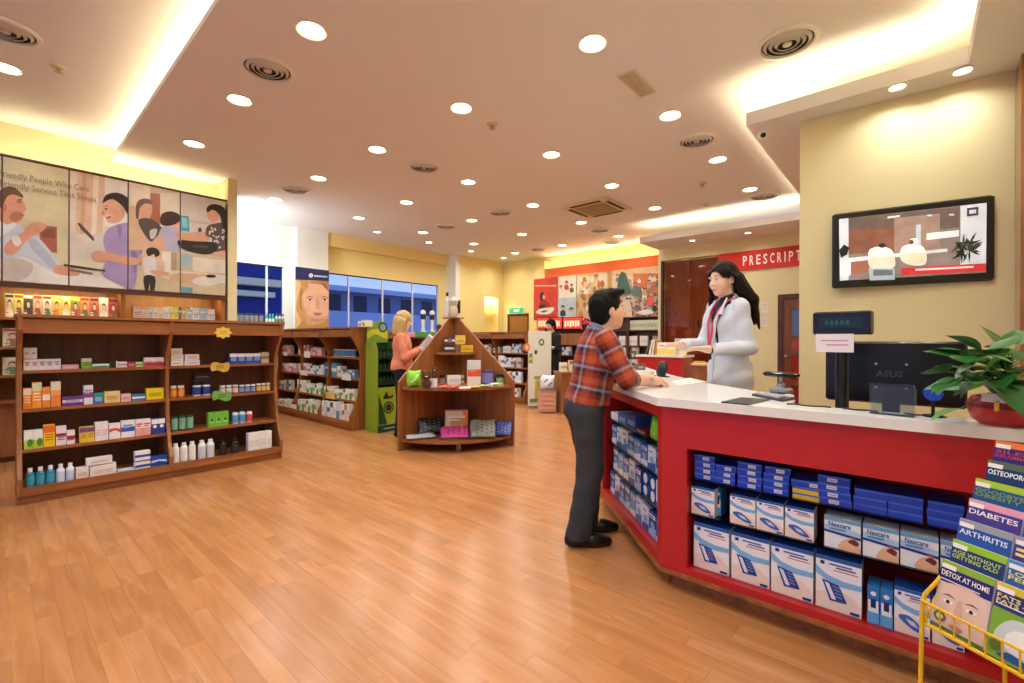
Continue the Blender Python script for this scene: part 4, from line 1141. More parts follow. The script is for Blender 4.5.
bx = [568, 604, 622, 636, 652, 674, 698, 722, 742, 762, 774, 796, 822, 850, 884, 918]
for k, (c, nm) in enumerate(bc):
    xa, xb = ony(bx[k] / 4.267, 315, yb)[0], ony(bx[k + 1] / 4.267, 315, yb)[0]
    zt = ony(bx[k] / 4.267, 180 + (538 + (k % 3) * 3 + k * .5 - (6 if 6 < k < 9 else 0)) / 4.267, yb)[2]
    put_cartons([((xa + xb) / 2, yb, MAGZ + 0.001)], (xb - xa) * .96, 0.12, zt - MAGZ, c, 'L#f4f0e8 l#8a8478', '%s book standing under the right photo panels' % nm, 'book', None, 0, 'book')
for (z, yt, n, nm) in [(1.19, 328, 3, 'upper'), (0.90, 357, 3, 'lower')]:
    for k in range(n):
        xc = 0.135 + k * 0.14
        zt = ony(8, yt, yb)[2]
        magazine((xc, yb, z + 0.001), 0.135, zt - z, ['#d8c8b0', '#c8a888', '#b8b890'][k], '%s magazine on the %s shelf at the left picture edge' % (ORD[k], nm), 40 + k + int(z * 10))
# ================================================================== GOODS IN THE COUNTER
def cold_pack_box(w, d, h, style):
    """white retail box: blue head, pale blue sweep, picture of a blue gel pack"""
    mb = MB().col('#e9edf2').box(-w / 2, w / 2, 0, d, 0, h)
    mb.col('#1d50a8').face([(-w / 2, -.0003, h + .0006), (w / 2, -.0003, h + .0006), (w / 2, d, h + .0006), (-w / 2, d, h + .0006)])
    f = lambda k: (lambda a, b: (min(.5, max(-.5, a)) * w, -0.0006 * k, min(1, max(0, b)) * h))
    mb.col('#2a62b8').flat([(-.5, .93), (.5, .93), (.5, 1), (-.5, 1)], f(1))
    mb.col('#f1e2d4').flat([(-.5, 0), (.5, 0), (.5, .55), (-.5, .55)], f(1))
    mb.col('#f6f4f0').flat([(-.5, .28), (-.1, .40), (.25, .36), (.5, .20), (.5, .55), (-.5, .6)], f(2))
    mb.col('#7fbcec').flat([(-.5, .93), (-.5, .66), (-.25, .54), (.1, .48), (.5, .50), (.5, .93)], f(3))
    mb.col('#eef4f9').flat([(-.5, .93), (-.5, .80), (-.25, .66), (.1, .60), (.5, .60), (.5, .93)], f(4))
    mb.col('#20448e').flat([(-.40, .84), (-.30, .84), (-.30, .91), (-.40, .91)], f(5))
    mb.col('#3a64a8').flat([(-.20, .86), (.30, .86), (.30, .89), (-.20, .89)], f(5)).flat([(-.05, .81), (.38, .81), (.38, .84), (-.05, .84)], f(5))
    mb.col('#d8505a').flat([(-.10, .76), (.42, .76), (.42, .78), (-.10, .78)], f(5))
    if style == 0:      # upright gel pack
        mb.col('#23479a').flat([(-.36, .56), (.02, .50), (.20, .20), (-.18, .18)], f(5))
        mb.col('#e4ecf4').flat([(-.30, .52), (-.20, .50), (-.04, .22), (-.14, .22)], f(6))
        mb.col('#7f9ccc')
        for k in range(4):
            t = k * .06
            mb.flat([(-.12 + t * .3, .48 - t), (.03 + t * .3, .46 - t), (.04 + t * .3, .44 - t), (-.11 + t * .3, .46 - t)], f(6))
    else:               # gel pack on an arm
        mb.col('#3a6cc0').flat(spline([(-.36, .40), (-.05, .42), (.30, .22), (.34, .12), (.05, .14), (-.32, .30)], 3), f(5))
        mb.col('#c8daf0').flat([(-.18, .36), (.06, .32), (.20, .20), (-.04, .24)], f(6))
    mb.col('#1d3f86').flat([(.26, .03), (.46, .03), (.46, .08), (.26, .08)], f(7))
    return mb.mesh('gel_pack_box', GLOSSP, fix=False)
def plaster_box(w, d, h):
    mb = MB().col('#eaf0f4').box(-w / 2, w / 2, 0, d, 0, h)
    f = lambda k: (lambda a, b: (min(.5, max(-.5, a)) * w, -0.0006 * k, min(1, max(0, b)) * h))
    mb.col('#6fb2e0').flat([(-.5, .88), (.5, .88), (.5, 1), (-.5, 1)], f(1))
    mb.col('#a8d4ee').flat([(-.5, .52), (.5, .40), (.5, .66), (-.5, .76)], f(1))
    mb.col('#1f3f8c').flat([(-.5, .50), (.5, .42), (.5, .50), (-.5, .58)], f(2))
    mb.col('#e2b89a').flat(spline([(-.10, .02), (.0, .30), (.2, .40), (.42, .34), (.48, .02)], 3), f(3))
    mb.col('#6a3a2a').flat(spline([(.16, .32), (.30, .42), (.46, .34), (.40, .22), (.26, .26)], 3), f(4))
    mb.col('#d84a50').flat([(.20, .44), (.36, .43), (.36, .48), (.20, .49)], f(5))
    mb.col('#1f4a9c')
    add_text(mb, 'Nexcare', f(6), -.38, .72, .15, w=.62, bold=True)
    mb.col('#4a78b4').flat([(-.36, .62), (.10, .62), (.10, .66), (-.36, .66)], f(6))
    return mb.mesh('plaster_box', GLOSSP, fix=False)
def slim_box(w, d, h):
    mb = MB().col('#2d7cc4').box(-w / 2, w / 2, 0, d, 0, h)
    f = lambda k: (lambda a, b: (min(.5, max(-.5, a)) * w, -0.0006 * k, min(1, max(0, b)) * h))
    mb.col('#5fb0e4').flat([(-.5, 0), (.5, 0), (.5, .35), (-.5, .28)], f(1))
    mb.col('#eaf2f6').flat([(-.42, .30), (.42, .30), (.42, .62), (-.42, .62)], f(2))
    mb.col('#18396e').flat([(-.22, .42), (.22, .42), (.22, .66), (-.22, .66)], f(3))
    mb.col('#dfeef8').flat(ell(0, .80, .25, .06, 12), f(2))
    return mb.mesh('slim_box', GLOSSP, fix=False)
FX = 2.352
def ypx(px, py=500): return onx(px, py, FX)[1]
def z8(v): return 430 + v / 4.02
def x8(v): return 670 + v / 4.02
def x9(v): return 810 + v / 3.594
R90 = -math.pi / 2
def front_box(xa, xb, me_f, zb_, ht, label, cat, group=None, dx=0.0, n=1, depth=.10):
    ya, yb_ = onx(xa, 500, FX + dx)[1], onx(xb, 500, FX + dx)[1]
    w = (ya - yb_) * .97
    o = place(me_f.__name__.replace('_mk', ''), me_f(w, depth, ht), None, (FX + dx, (ya + yb_) / 2, zb_ + 0.001), R90)
    return tag(o, label, cat, group)
def gel0(w, d, h): return cold_pack_box(w, d, h, 0)
def gel1(w, d, h): return cold_pack_box(w, d, h, 1)
gel0.__name__ = gel1.__name__ = 'gel_pack_box'; plaster_box.__name__ = 'plaster_box'
# bottom row
bigs = [(x8(95), x8(240)), (x8(246), x8(403)), (x8(406), x8(580)), (x8(585), x9(190))]
for k, (a, b) in enumerate(bigs):
    front_box(a, b, gel0, NZ0, 0.222, 'large white and blue gel pack box, %s from the left in the bottom row' % ORD[k], 'box', 'large gel pack boxes')
for k, (a, b) in enumerate([(x9(207), x9(252)), (x9(254), x9(300))]):
    front_box(a, b, slim_box, NZ0, 0.150, '%s slim blue box beside the large gel pack boxes' % ['left', 'right'][k], 'box', 'slim blue boxes')
front_box(x9(303), x9(436), gel1, NZ0, 0.175, 'white gel pack box with blue top at the right end of the bottom row', 'box')
front_box(x9(440), x9(560), gel1, NZ0, 0.175, 'white gel pack box half hidden behind the booklet rack', 'box', None, 0.0)
# middle row
for k, (a, b) in enumerate([(x8(85), x8(180)), (x8(240), x8(345)), (x8(347), x8(458)), (x8(461), x8(580))]):
    front_box(a, b, gel1, GZ[1], 0.138, 'small white gel pack box, %s from the left in the middle row' % ORD[k], 'box', 'small gel pack boxes')
o = front_box(x8(183), x8(205), slim_box, GZ[1], 0.135, 'dark blue box turned sideways in the middle row', 'box', None, 0.05)
for k, (a, b) in enumerate([(x9(50), x9(185)), (x9(189), x9(322)), (x9(324), x9(465)), (x9(469), x9(600))]):
    front_box(a, b, plaster_box, GZ[1], 0.128, 'white and blue plaster box reading Nexcare, %s from the left' % ORD[k], 'box', 'plaster boxes')
# stacks of flat blue boxes on the upper glass shelf
def flat_box_mesh(w, d, h, c='#1f47c4', lab='#dfe6ee', tag_at=0.35):
    mb = MB().col(c).box(-w / 2, w / 2, 0, d, 0, h)
    f = lambda k: (lambda a, b: (min(.5, max(-.5, a)) * w, -0.0006 * k, min(1, max(0, b)) * h))
    mb.col('#3a6ee0').flat([(-.5, .70), (.5, .70), (.5, 1), (-.5, 1)], f(1))
    if lab:
        mb.col(lab).flat([(tag_at - .16, .2), (tag_at + .16, .2), (tag_at + .16, .72), (tag_at - .16, .72)], f(2))
        mb.col('#6a7488').flat([(tag_at - .12, .4), (tag_at + .12, .4), (tag_at + .12, .5), (tag_at - .12, .5)], f(3))
    return mb.mesh('flat_box', GLOSSP, fix=False)
cols = [(x8(80), x8(178), 4, .1), (x8(180), x8(264), 2, .1), (x8(268), x8(370), 4, .1), (x8(376), x8(484), 3, .1), (x8(490), x8(602), 0, .1), (x9(28), x9(150), 3, -.05), (x9(153), x9(280), 3, 0), (x9(282), x9(415), 3, 0), (x9(418), x9(555), 3, 0)]
bh = 0.030
for ci, (a, b, n, tg) in enumerate(cols):
    ya, yb_ = onx(a, 470, FX)[1], onx(b, 470, FX)[1]
    ya = min(ya, NY1 - .012)
    w = (ya - yb_) * .95; yc = (ya + yb_) / 2
    if n == 0:
        for k in range(2):
            o = place('flat_box', flat_box_mesh(w, .15, 0.026, '#e2c62a', None), None, (FX + 0.002, yc, GZ[0] + .001 + k * .0265), R90)
            tag(o, 'flat yellow carton, %s of the pair among the blue stacks' % ['lower', 'upper'][k], 'box', 'yellow cartons')
        o = place('flat_box', flat_box_mesh(w, .15, bh), None, (FX + 0.002, yc + .005, GZ[0] + .001 + .054), (0.0, math.radians(0), R90 + .12))
        tag(o, 'flat blue box lying askew on top of the yellow cartons', 'box')
        continue
    me = flat_box_mesh(w, .15, bh, lab=('#dfe6ee' if ci < 6 else None), tag_at=tg)
    top = {0: 4, 1: 3, 2: 4, 3: 4, 5: 4}.get(ci, n)
    for k in range(top):
        o = place('flat_box', me, None, (FX + 0.002 + 0.006 * RND.random(), yc + RND.uniform(-.006, .006), GZ[0] + .001 + k * (bh + .0005)), R90 + RND.uniform(-.03, .03) + (.15 if k == top - 1 and ci in (1, 3) else 0))
        tag(o, 'flat blue box, %s from the bottom of the %s stack from the left' % (ORD[k], ORD[ci if ci < 4 else ci - 1]), 'box', 'flat blue boxes')

# side face: rows of blue bandage packs behind the glass shelves
def bandage_pack(w, d, h, c, c2, k):
    mb = MB().col(c).box(-w / 2, w / 2, 0, d, 0, h)
    f = lambda j: (lambda a, b: (a * w, -0.0006 * j, b * h))
    mb.col(c2).flat([(-.5, .0), (.5, .0), (.5, .30 + .1 * (k % 2)), (-.5, .22)], f(1))
    mb.col('#e8eef4').flat([(-.40, .72), (.40, .72), (.40, .88), (-.40, .88)], f(2))
    mb.col('#7fb0dc').flat(ell(.05, .45, .3, .16, 12), f(3))
    mb.col('#2a4a94').flat([(-.36, .76), (.2, .76), (.2, .82), (-.36, .82)], f(3))
    return mb.mesh('bandage_box', GLOSSP, fix=False)
# front of a box faces -y locally; the side face looks toward (-sin, +cos) of 46 deg
srz = math.atan2(sdir.y, sdir.x) + math.pi
BP = [('#2f6cb4', '#dfe9f2'), ('#e4ebf2', '#3a7cc0'), ('#1f4f9a', '#8fc0e4'), ('#5a9ad4', '#eef3f6'), ('#cfdfee', '#2a5aa4'), ('#2a5ca8', '#c8dcee')]
rows = [(TZ0, 0.150, 0.100, 'bottom'), (SGZ[2], 0.150, 0.105, 'third'), (SGZ[1], 0.135, 0.110, 'second')]
for ri, (z, hh, w, nm) in enumerate(rows):
    n = int((TN1 - TN0 - .03) / (w + .008))
    for k in range(n):
        s_ = TN0 + .015 + (k + .5) * (w + .008)
        c, c2 = BP[(k * 2 + ri + (k // 3)) % 6]
        hgt = hh * RND.uniform(.9, 1.05)
        p = S(s_, 0.045, z + .001)
        if ri == 1 and k in (1, 2):
            for q in range(2):      # rolls lying on their side
                e = tag(empty('bandage_roll', S(s_, 0.10, z + .037 + q * .072), srz), '%s blue bandage roll of the %s pair in the angled front' % (['lower', 'upper'][q], ['first', 'second'][k - 1]), 'bandage roll', 'blue bandage rolls')
                MB().col('#2f5fae').lathe([(.034, -.05), (.036, -.045), (.036, .045), (.034, .05)], 16).build('roll', GLOSSP, e, True, rot=(math.pi / 2, 0, 0))
                MB().col('#eef2f6').lathe([(.030, -.052), (.012, -.053)], 16, cap1=False).build('roll_end', GLOSSP, e, True, rot=(-math.pi / 2, 0, 0))
            continue
        o = place('bandage_box', bandage_pack(w, .10, hgt, c, c2, k), None, p, srz + RND.uniform(-.012, .012))
        tag(o, '%s bandage box from the right on the %s shelf of the angled counter front' % (ORD[k], nm), 'box', 'bandage boxes in the angled front')
# loose things on its top shelf
for k, (s_, w, h_, c, lab, nm) in enumerate([(0.95, .14, .05, '#dfe9ee', 'white and green flat pack at the far end of the angled top shelf', 'flat_pack'), (0.78, .15, .07, '#2f6cb4', 'blue flat pack on the angled top shelf', 'flat_pack'), (0.60, .15, .09, '#1f4f94', 'navy pack lying in the middle of the angled top shelf', 'flat_pack'), (0.42, .15, .035, '#6a1418', 'dark red pack on the angled top shelf', 'flat_pack')]):
    o = place(nm, carton_mesh(w, .16, h_, c, 'l#c8dcec'), None, S(s_, .045, SGZ[0] + .001), srz + .06)
    tag(o, lab, 'pack')
def pouch_mesh(w, h, bulge, c, c2=None, seed=0, n=8):
    """soft sealed packet lying in the xz plane, front towards -y"""
    r = random.Random(seed)
    mb = MB().col(c)
    def P(i, j, s):
        u, v = i / n, j / n
        b = bulge * (math.sin(math.pi * u) * math.sin(math.pi * v)) ** .5 * (1 + .25 * math.sin(7 * u + seed) * math.cos(6 * v + seed))
        return ((u - .5) * w * (1 + .03 * math.sin(9 * v + seed)), -s * b, v * h * (1 + .03 * math.sin(8 * u)))
    for s in (1, -1):
        rows_ = [[P(i, j, s) for i in range(n + 1)] for j in range(n + 1)]
        mb.cur = lin(c)
        for j in range(n):
            for i in range(n):
                if c2 and s == 1 and 2 <= i < n - 2 and 2 <= j < n - 2 and ((i * 3 + j * 5 + seed) % 4 == 0 if n < 10 else (i % 3 == 1 and (j + (i // 3 % 2)) % 3 == 1)): mb.cur = lin(c2)
                else: mb.cur = lin(c)
                mb.face([rows_[j][i], rows_[j][i + 1], rows_[j + 1][i + 1], rows_[j + 1][i]])
    me = mb.mesh('pouch', GLOSSP, fix=False)
    bm = bmesh.new(); bm.from_mesh(me); bmesh.ops.remove_doubles(bm, verts=bm.verts, dist=1e-5); bmesh.ops.recalc_face_normals(bm, faces=bm.faces); bm.to_mesh(me); bm.free()
    me.polygons.foreach_set('use_smooth', [True] * len(me.polygons))
    return me
o = place('green_bag', pouch_mesh(.15, .15, .035, '#6fbf2f', '#a8e05a', 3), None, S(0.22, .06, SGZ[0] + .001), (-.1, 0, srz))
tag(o, 'bright green plastic bag on the angled top shelf by the corner', 'bag')
# ================================================================== SIGNS, MACHINES, PLANT, RACK
def art(items, reg, proj, n, eps=0.0006, k0=1):
    """flat print: items = (colour, points[, smooth]); points in zoomed pixels -> proj(px, py) on the carrier plane,
    each next shape a hair in front of the last along n"""
    X0, Y0, sc = reg
    mb = MB()
    nv = np.array(n, float)
    for k, it in enumerate(items):
        pts = it[1]
        if len(it) > 2 and it[2]:
            pts = spline(pts, it[2] if it[2] > 1 else 4)
        off = nv * eps * (k + k0)
        mb.col(it[0])
        P3 = [proj(X0 + a / sc, Y0 + b / sc) + off for a, b in pts]
        b = len(mb.v)
        mb.v.extend([tuple(p) for p in P3])
        for q in tessellate_polygon([[Vector((a, c, 0)) for a, c in pts]]):
            mb.f.append(tuple(b + j for j in q)); mb.c.append(mb.cur)
    return mb
def rect(a, b, c, d): return [(a, b), (c, b), (c, d), (a, d)]

# ------------------------------------------------------------------ television
tp0 = Vector((4.355, 0.49, 0)); tp1 = Vector((4.475, -0.405, 0))
tu = (tp1 - tp0).normalized(); tnrm = Vector((-tu.y, tu.x, 0))
if tnrm.x > 0: tnrm = -tnrm
tw = (tp1 - tp0).length
tz0, tz1 = 1.695, 2.275
tv = tag(empty('television', ((tp0.x + tp1.x) / 2, (tp0.y + tp1.y) / 2, tz0), math.atan2(tu.y, tu.x)), 'wide black wall television showing a pharmacy counter', 'television')
th = tz1 - tz0
mb = MB().col('#0c0c0e').bbox(-tw / 2, tw / 2, 0.0, 0.045, 0, th, 0.012)
tvc = mb.build('case', BLACKP, tv, True)
MB().box(-0.2, 0.2, 0.045, 0.085, 0.15, th - 0.15).build('wall_bracket', BLACKM, tv)
scr = lambda x, y: onpl(x, y, (tp0.x + tnrm.x * .002, tp0.y + tnrm.y * .002, 0), (tnrm.x, tnrm.y, 0))
TVREG = (780, 180, 2.627)
_tr = random.Random(4)
TVLEAF = []
for _k in range(46):
    _a = _tr.uniform(0, 6.28); _L = _tr.uniform(18, 52); _cx, _cy = 487 + _tr.uniform(-14, 14), 178 + _tr.uniform(-14, 14)
    _ex, _ey = _cx + _L * math.cos(_a), _cy + _L * .85 * math.sin(_a)
    _nx, _ny = -3.2 * math.sin(_a), 3.2 * math.cos(_a)
    TVLEAF.append((['#1b211b', '#2a332b', '#39463a'][_k % 3], [(_cx, _cy), ((_cx + _ex) / 2 + _nx, (_cy + _ey) / 2 + _ny), (_ex, _ey), ((_cx + _ex) / 2 - _nx, (_cy + _ey) / 2 - _ny)]))
TVART = [('#8d7f78', [(155, 103), (543, 60), (541, 243), (157, 265)]), ('#6e5f58', [(155, 103), (472, 70), (472, 125), (300, 140), (155, 150)]), ('#8c5a48', [(180, 135), (300, 122), (300, 188), (180, 195)]),
         ('#a58a7c', [(300, 100), (420, 88), (420, 185), (300, 190)]), ('#dfe6ee', [(155, 103), (180, 100), (180, 262), (157, 265)]), ('#c3cfda', [(357, 118), (370, 116), (370, 175), (357, 176)]), ('#a66a55', [(182, 212), (240, 205), (240, 240), (182, 250)]),
         ('#dfe3e8', [(180, 205), (440, 180), (440, 188), (180, 216)]), ('#eceff2', [(385, 140), (470, 132), (470, 148), (385, 158)]), ('#dfe4ea', [(474, 68), (543, 60), (541, 225), (474, 225)]), ('#f4f5f5', [(232, 190), (245, 178), (268, 175), (292, 183), (301, 205), (300, 228), (268, 235), (236, 230)], 3),
         ('#e9e0c4', [(238, 205), (296, 200), (298, 220), (270, 232), (240, 228)], 3), ('#f4f5f5', [(318, 180), (335, 170), (355, 168), (378, 178), (385, 200), (380, 222), (345, 224), (318, 210)], 3), ('#eadfbe', [(322, 195), (378, 192), (380, 212), (350, 222), (325, 216)], 3),
         ('#f0f0ee', ell(352, 160, 12, 7)), ('#5a4a44', ell(345, 163, 6, 6)), ('#2f2a2a', ell(268, 172, 10, 6)), ('#b8c4cc', [(232, 232), (300, 232), (302, 262), (236, 264)]), ('#6a7a80', [(245, 236), (296, 236), (296, 250), (245, 252)]),
         *TVLEAF,
         ('#222a24', [(155, 185), (168, 170), (182, 178), (176, 196), (160, 205)]), ('#d8343c', [(318, 232), (540, 219), (540, 240), (318, 250)]), ('#f6dede', [(355, 234), (508, 226), (508, 231), (355, 239)]), ('#38424e', [(490, 75), (520, 71), (520, 93), (490, 97)]), ('#cfd8e2', [(496, 80), (514, 78), (514, 88), (496, 90)]),
         ('#e9edf2', [(282, 97), (314, 93), (314, 98), (282, 102)]), ('#e4e4e0', ell(392, 94, 8, 2.5)), ('#dfe0dc', ell(450, 92, 8, 2.5)), ('#e9eef4', [(160, 215), (186, 208), (186, 250), (162, 258)])]
def to_child(o, parent):
    bpy.context.view_layer.update()
    o.parent = parent
    o.matrix_parent_inverse = parent.matrix_world.inverted()
    return o
to_child(art(TVART, TVREG, scr, tnrm, 0.00015).build('screen_picture', SCREEN, fix=False), tvc)
mb = MB().col('#55585c')
# ------------------------------------------------------------------ monitor, pole display and desk things
mo = tag(empty('computer_monitor', (3.05, 0.09, 0.79)), 'black computer monitor seen from behind on the staff desk', 'monitor')
mos = MB().bbox(-0.02, 0.025, -0.278, 0.278, 0.165, 0.485, 0.01).build('screen_back', BLACKP, mo, True)
MB().box(-0.035, -0.02, -0.15, 0.15, 0.22, 0.40).build('rear_bulge', BLACKP, mo)
MB().box(-0.02, 0.02, -0.035, 0.035, 0.012, 0.22).build('neck', BLACKP, mo)
MB().bbox(-0.09, 0.09, -0.13, 0.13, 0.0, 0.014, 0.004).build('base', BLACKP, mo, True)
mb = MB().col('#3c3e42')
add_text(mb, 'ASUS', lambda a, b: (-0.0365, -a, b), -0.06, 0.305, 0.032, bold=True)
mb.build('logo', GLOSSP, mos, fix=False)
for yy in (-.06, .06):
    for zz in (.25, .37):
        MB().lathe([(0.006, 0), (0.006, 0.003)], 8).build('screw', METAL, mos, False, (-0.036, yy, zz), (0, -math.pi / 2, 0))
pb_ = onx(842, 409, 2.56)
pd_ = tag(empty('pole_display', (2.56, pb_[1], .79)), 'black customer price display on a pole with a paper note', 'price display')
prz = math.radians(-8)
pd_.rotation_euler = (0, 0, prz)
MB().bbox(-0.045, 0.045, -0.05, 0.05, 0, 0.012, 0.004).build('foot', BLACKP, pd_, True)
MB().lathe([(0.026, 0.012), (0.026, 0.515)], 16).build('pole', BLACKP, pd_, True)
pdh = MB().bbox(-0.03, 0.03, -0.11, 0.11, 0.515, 0.62, 0.006).build('display_head', BLACKP, pd_, True)
MB().col('#10261f').box(-0.033, -0.0305, -0.085, 0.085, 0.545, 0.592).build('display_window', GLOSSP, pdh)
mb = MB().col('#1f5a46')
for _q in range(5): mb.flat(rect(-.06 + _q * .02, .559, -.047 + _q * .02, .579), lambda a, b: (-0.0345, -a, b))
mb.build('digits', GLOSSP, pdh, fix=False)
MB().col('#efe6ea').box(-0.034, -0.031, -0.05, 0.095, 0.435, 0.518).col('#c89aa8').box(-0.0348, -0.034, -0.03, 0.075, 0.485, 0.491).box(-0.0348, -0.034, -0.03, 0.055, 0.465, 0.471).build('paper_note', PRINT, pdh)
ac = onz(891, 415.5, CT)
aa = tag(empty('acrylic_holder', (ac[0], ac[1], CT), math.radians(-10)), 'clear acrylic card holder on the counter ledge', 'card holder')
ACR = mat('smoky_acrylic', '#dfe6ea', 0.04, trans=0.97, ior=1.25)
MB().box(0.0, 0.004, -0.07, 0.07, 0, 0.125).build('front_sheet', ACR, aa)
MB().box(0.03, 0.034, -0.07, 0.07, 0, 0.11).build('rear_sheet', ACR, aa)
MB().box(0.0, 0.034, -0.07, 0.07, 0.0, 0.004).build('base_sheet', ACR, aa)
bs = onz(933, 417, CT)
b5 = tag(empty('blue_badge_stand', (bs[0], bs[1], CT)), 'small round blue badge on a stand beside the monitor', 'badge')
MB().lathe([(0.03, 0), (0.03, 0.008), (0.006, 0.012), (0.005, 0.07)], 14).build('stem', BLACKP, b5, True)
MB().col('#1f45b0').lathe([(0.028, -0.005), (0.03, 0), (0.028, 0.005)], 18).build('badge', GLOSSP, b5, True, (0, 0, 0.092), (0, math.pi / 2, math.radians(-8)))
# cables trailing over the desk edge
for k, (a, b, c, d) in enumerate([(795, 401, 835, 405), (848, 404, 880, 408), (905, 410, 945, 414)]):
    p, q = onz(a, b, CT), onz(c, d, CT)
    p = np.minimum(p, [2.44, 9, 9]); q = np.minimum(q, [2.44, 9, 9])
    pts = [tuple(p + (q - p) * t + np.array([.012 * math.sin(9 * t + k) - .015, 0, .005])) for t in np.linspace(0, 1, 12)]
    tag(MB().tube(pts, 0.0035, 6).build('cable', BLACKM, smooth=True), ['thin black cable left of the pole display', 'thin black cable right of the pole display', 'thin black cable beside the acrylic holder'][k], 'cable')
# black writing pad
pp = [onz(a, b, CT + .004) for a, b in [(721, 402), (741, 397.5), (770, 399.5), (748, 404.5)]]
tag(MB().col('#26262a').prism([(p[0], p[1]) for p in pp], lambda a, b, h: (a, b, h), (CT + .0005, CT + .006)).build('writing_pad', GLOSSP), 'flat dark pad lying on the white counter top', 'pad')
# keyboard / dispenser behind it
kp = [onz(a, b, CT + .01) for a, b in [(752, 394), (762, 392.5), (795, 397.5), (783, 400)]]
kb = tag(empty('cash_tray', (kp[0][0], kp[0][1], CT)), 'slim grey tray lying by the pharmacist', 'tray')
MB().col('#3a3a40').prism([(p[0] - kp[0][0], p[1] - kp[0][1]) for p in kp], lambda a, b, h: (a, b, h), (.0005, .012)).build('tray', GLOSSP, kb)
MB().col('#b8bcc0').prism([(.8 * (p[0] - kp[0][0]) + .01, .8 * (p[1] - kp[0][1]) - .01) for p in kp], lambda a, b, h: (a, b, h), (.012, .018)).build('lid', GLOSSP, kb)
td = onz(780, 397, CT)
tdp = tag(empty('tape_dispenser', (td[0] + .02, td[1], CT + .019), math.radians(-20)), 'black stamp on a silver holder by the pharmacist', 'stamp')
MB().col('#8a8c90').bbox(-.035, .035, -.05, .05, 0, .03, .008).build('holder', GLOSSP, tdp, True)
MB().col('#c8c8c4').lathe([(.022, .03), (.02, .05), (.008, .06), (.008, .085)], 14).build('roller', METAL, tdp, True)
MB().col('#0e0e10').bbox(-.025, .025, -.09, .09, .085, .112, .01).build('handle', GLOSSP, tdp, True)
wb = onz(794, 399, CT)
tag(MB().col('#e9e6e0').lathe([(.022, 0), (.024, .012), (.02, .022)], 14).build('small_pot', GLOSSP, None, True, (wb[0] - .01, wb[1] + .02, CT + .001)), 'small white round pot at the counter edge', 'pot')
# paper and red tape on the counter beside the customer's hand
pr = [onz(a, b, CT + .001) for a, b in [(672, 381), (690, 378), (708, 382), (678, 385)]]
tag(MB().col('#f4efe2').prism([(p[0], p[1]) for p in pr], lambda a, b, h: (a, b, h), (CT + .0005, CT + .0025)).build('paper_sheet', PRINT), 'white receipt paper lying on the counter by the customer', 'paper')
tr = onz(622, 367.5, CT)
tag(MB().col('#e8c46a').rings([[(math.cos(t) * (.045 + .016 * math.cos(u)), .012 * math.sin(u), .06 + math.sin(t) * (.045 + .016 * math.cos(u))) for u in np.linspace(0, 2 * math.pi, 9)[:-1]] for t in np.linspace(0, 2 * math.pi, 21)]).build('tape_roll', GLOSSP, None, True, (tr[0], tr[1], CT), math.radians(-40)), 'yellow tape roll standing on the far end of the counter', 'tape')
for k, (a, b, w, h, c) in enumerate([(633, 368.5, .10, .05, '#3a3a34'), (641, 370, .09, .06, '#6a5a3a'), (628, 367.8, .05, .08, '#b8b8ac')]):
    p = onz(a, b, CT)
    tag(place('small_carton', carton_mesh(w, .05, h, c, 'l#d8d0b8'), None, (p[0], p[1], CT + .001), math.radians(-50)), ['small dark carton on the far end of the counter', 'small brown carton on the far end of the counter', 'slim grey carton on the far end of the counter'][k], 'carton')

# ------------------------------------------------------------------ books on the consultation counter
kr = Matrix.Rotation(kang, 2)
def kpt(u, d): v = kr @ Vector((u, d)); return (k0[0] + v.x, k0[1] + v.y)
for k, (u, d, w, h, c, st, ti, lab) in enumerate([(0.10, .10, .03, .24, '#5a5048', '', .25, 'dark brochure leaning at the left of the small counter'), (0.15, .11, .03, .25, '#efe6d8', 's#c85030', .2, 'white brochure leaning beside the dark brochure'), (0.20, .12, .03, .26, '#e0d0b0', '', .16, 'tan brochure leaning in the holder'), (0.25, .13, .03, .24, '#d88a4a', '', .12, 'orange brochure leaning in the holder')]):
    o = place('brochure', carton_mesh(w, .17, h, c, st), None, (*kpt(u, d), 1.051), (0, ti, kang))
    tag(o, lab, 'brochure')
o = place('leaflet_holder', carton_mesh(.30, .03, .21, '#e9e2d4', 'B#e8c45a L#c87840 w#f4ead0'), None, (*kpt(.44, .08), 1.051), (-.2, 0, kang)); tag(o, 'white and yellow leaflet display on the small red counter', 'leaflet')
o = place('white_box', carton_mesh(.12, .10, .27, '#efe9e0', 'T#d8d0c4 l#b0a898'), None, (*kpt(.60, .22), 1.051), kang); tag(o, 'tall white carton behind the leaflet display', 'carton')
o = place('cream_card', carton_mesh(.13, .02, .16, '#e8c890', ''), None, (*kpt(.70, .10), 1.051), (-.25, 0, kang - .2)); tag(o, 'cream card leaning at the right of the small counter', 'card')
o = place('yellow_folder', carton_mesh(.16, .10, .03, '#e8b428', ''), None, (k1[0] + 0.22 * math.cos(kang) + .1, k1[1] - .10 + .22 * math.sin(kang) + .12, .931), kang); tag(o, 'yellow folder lying on the low wooden cabinet', 'folder')

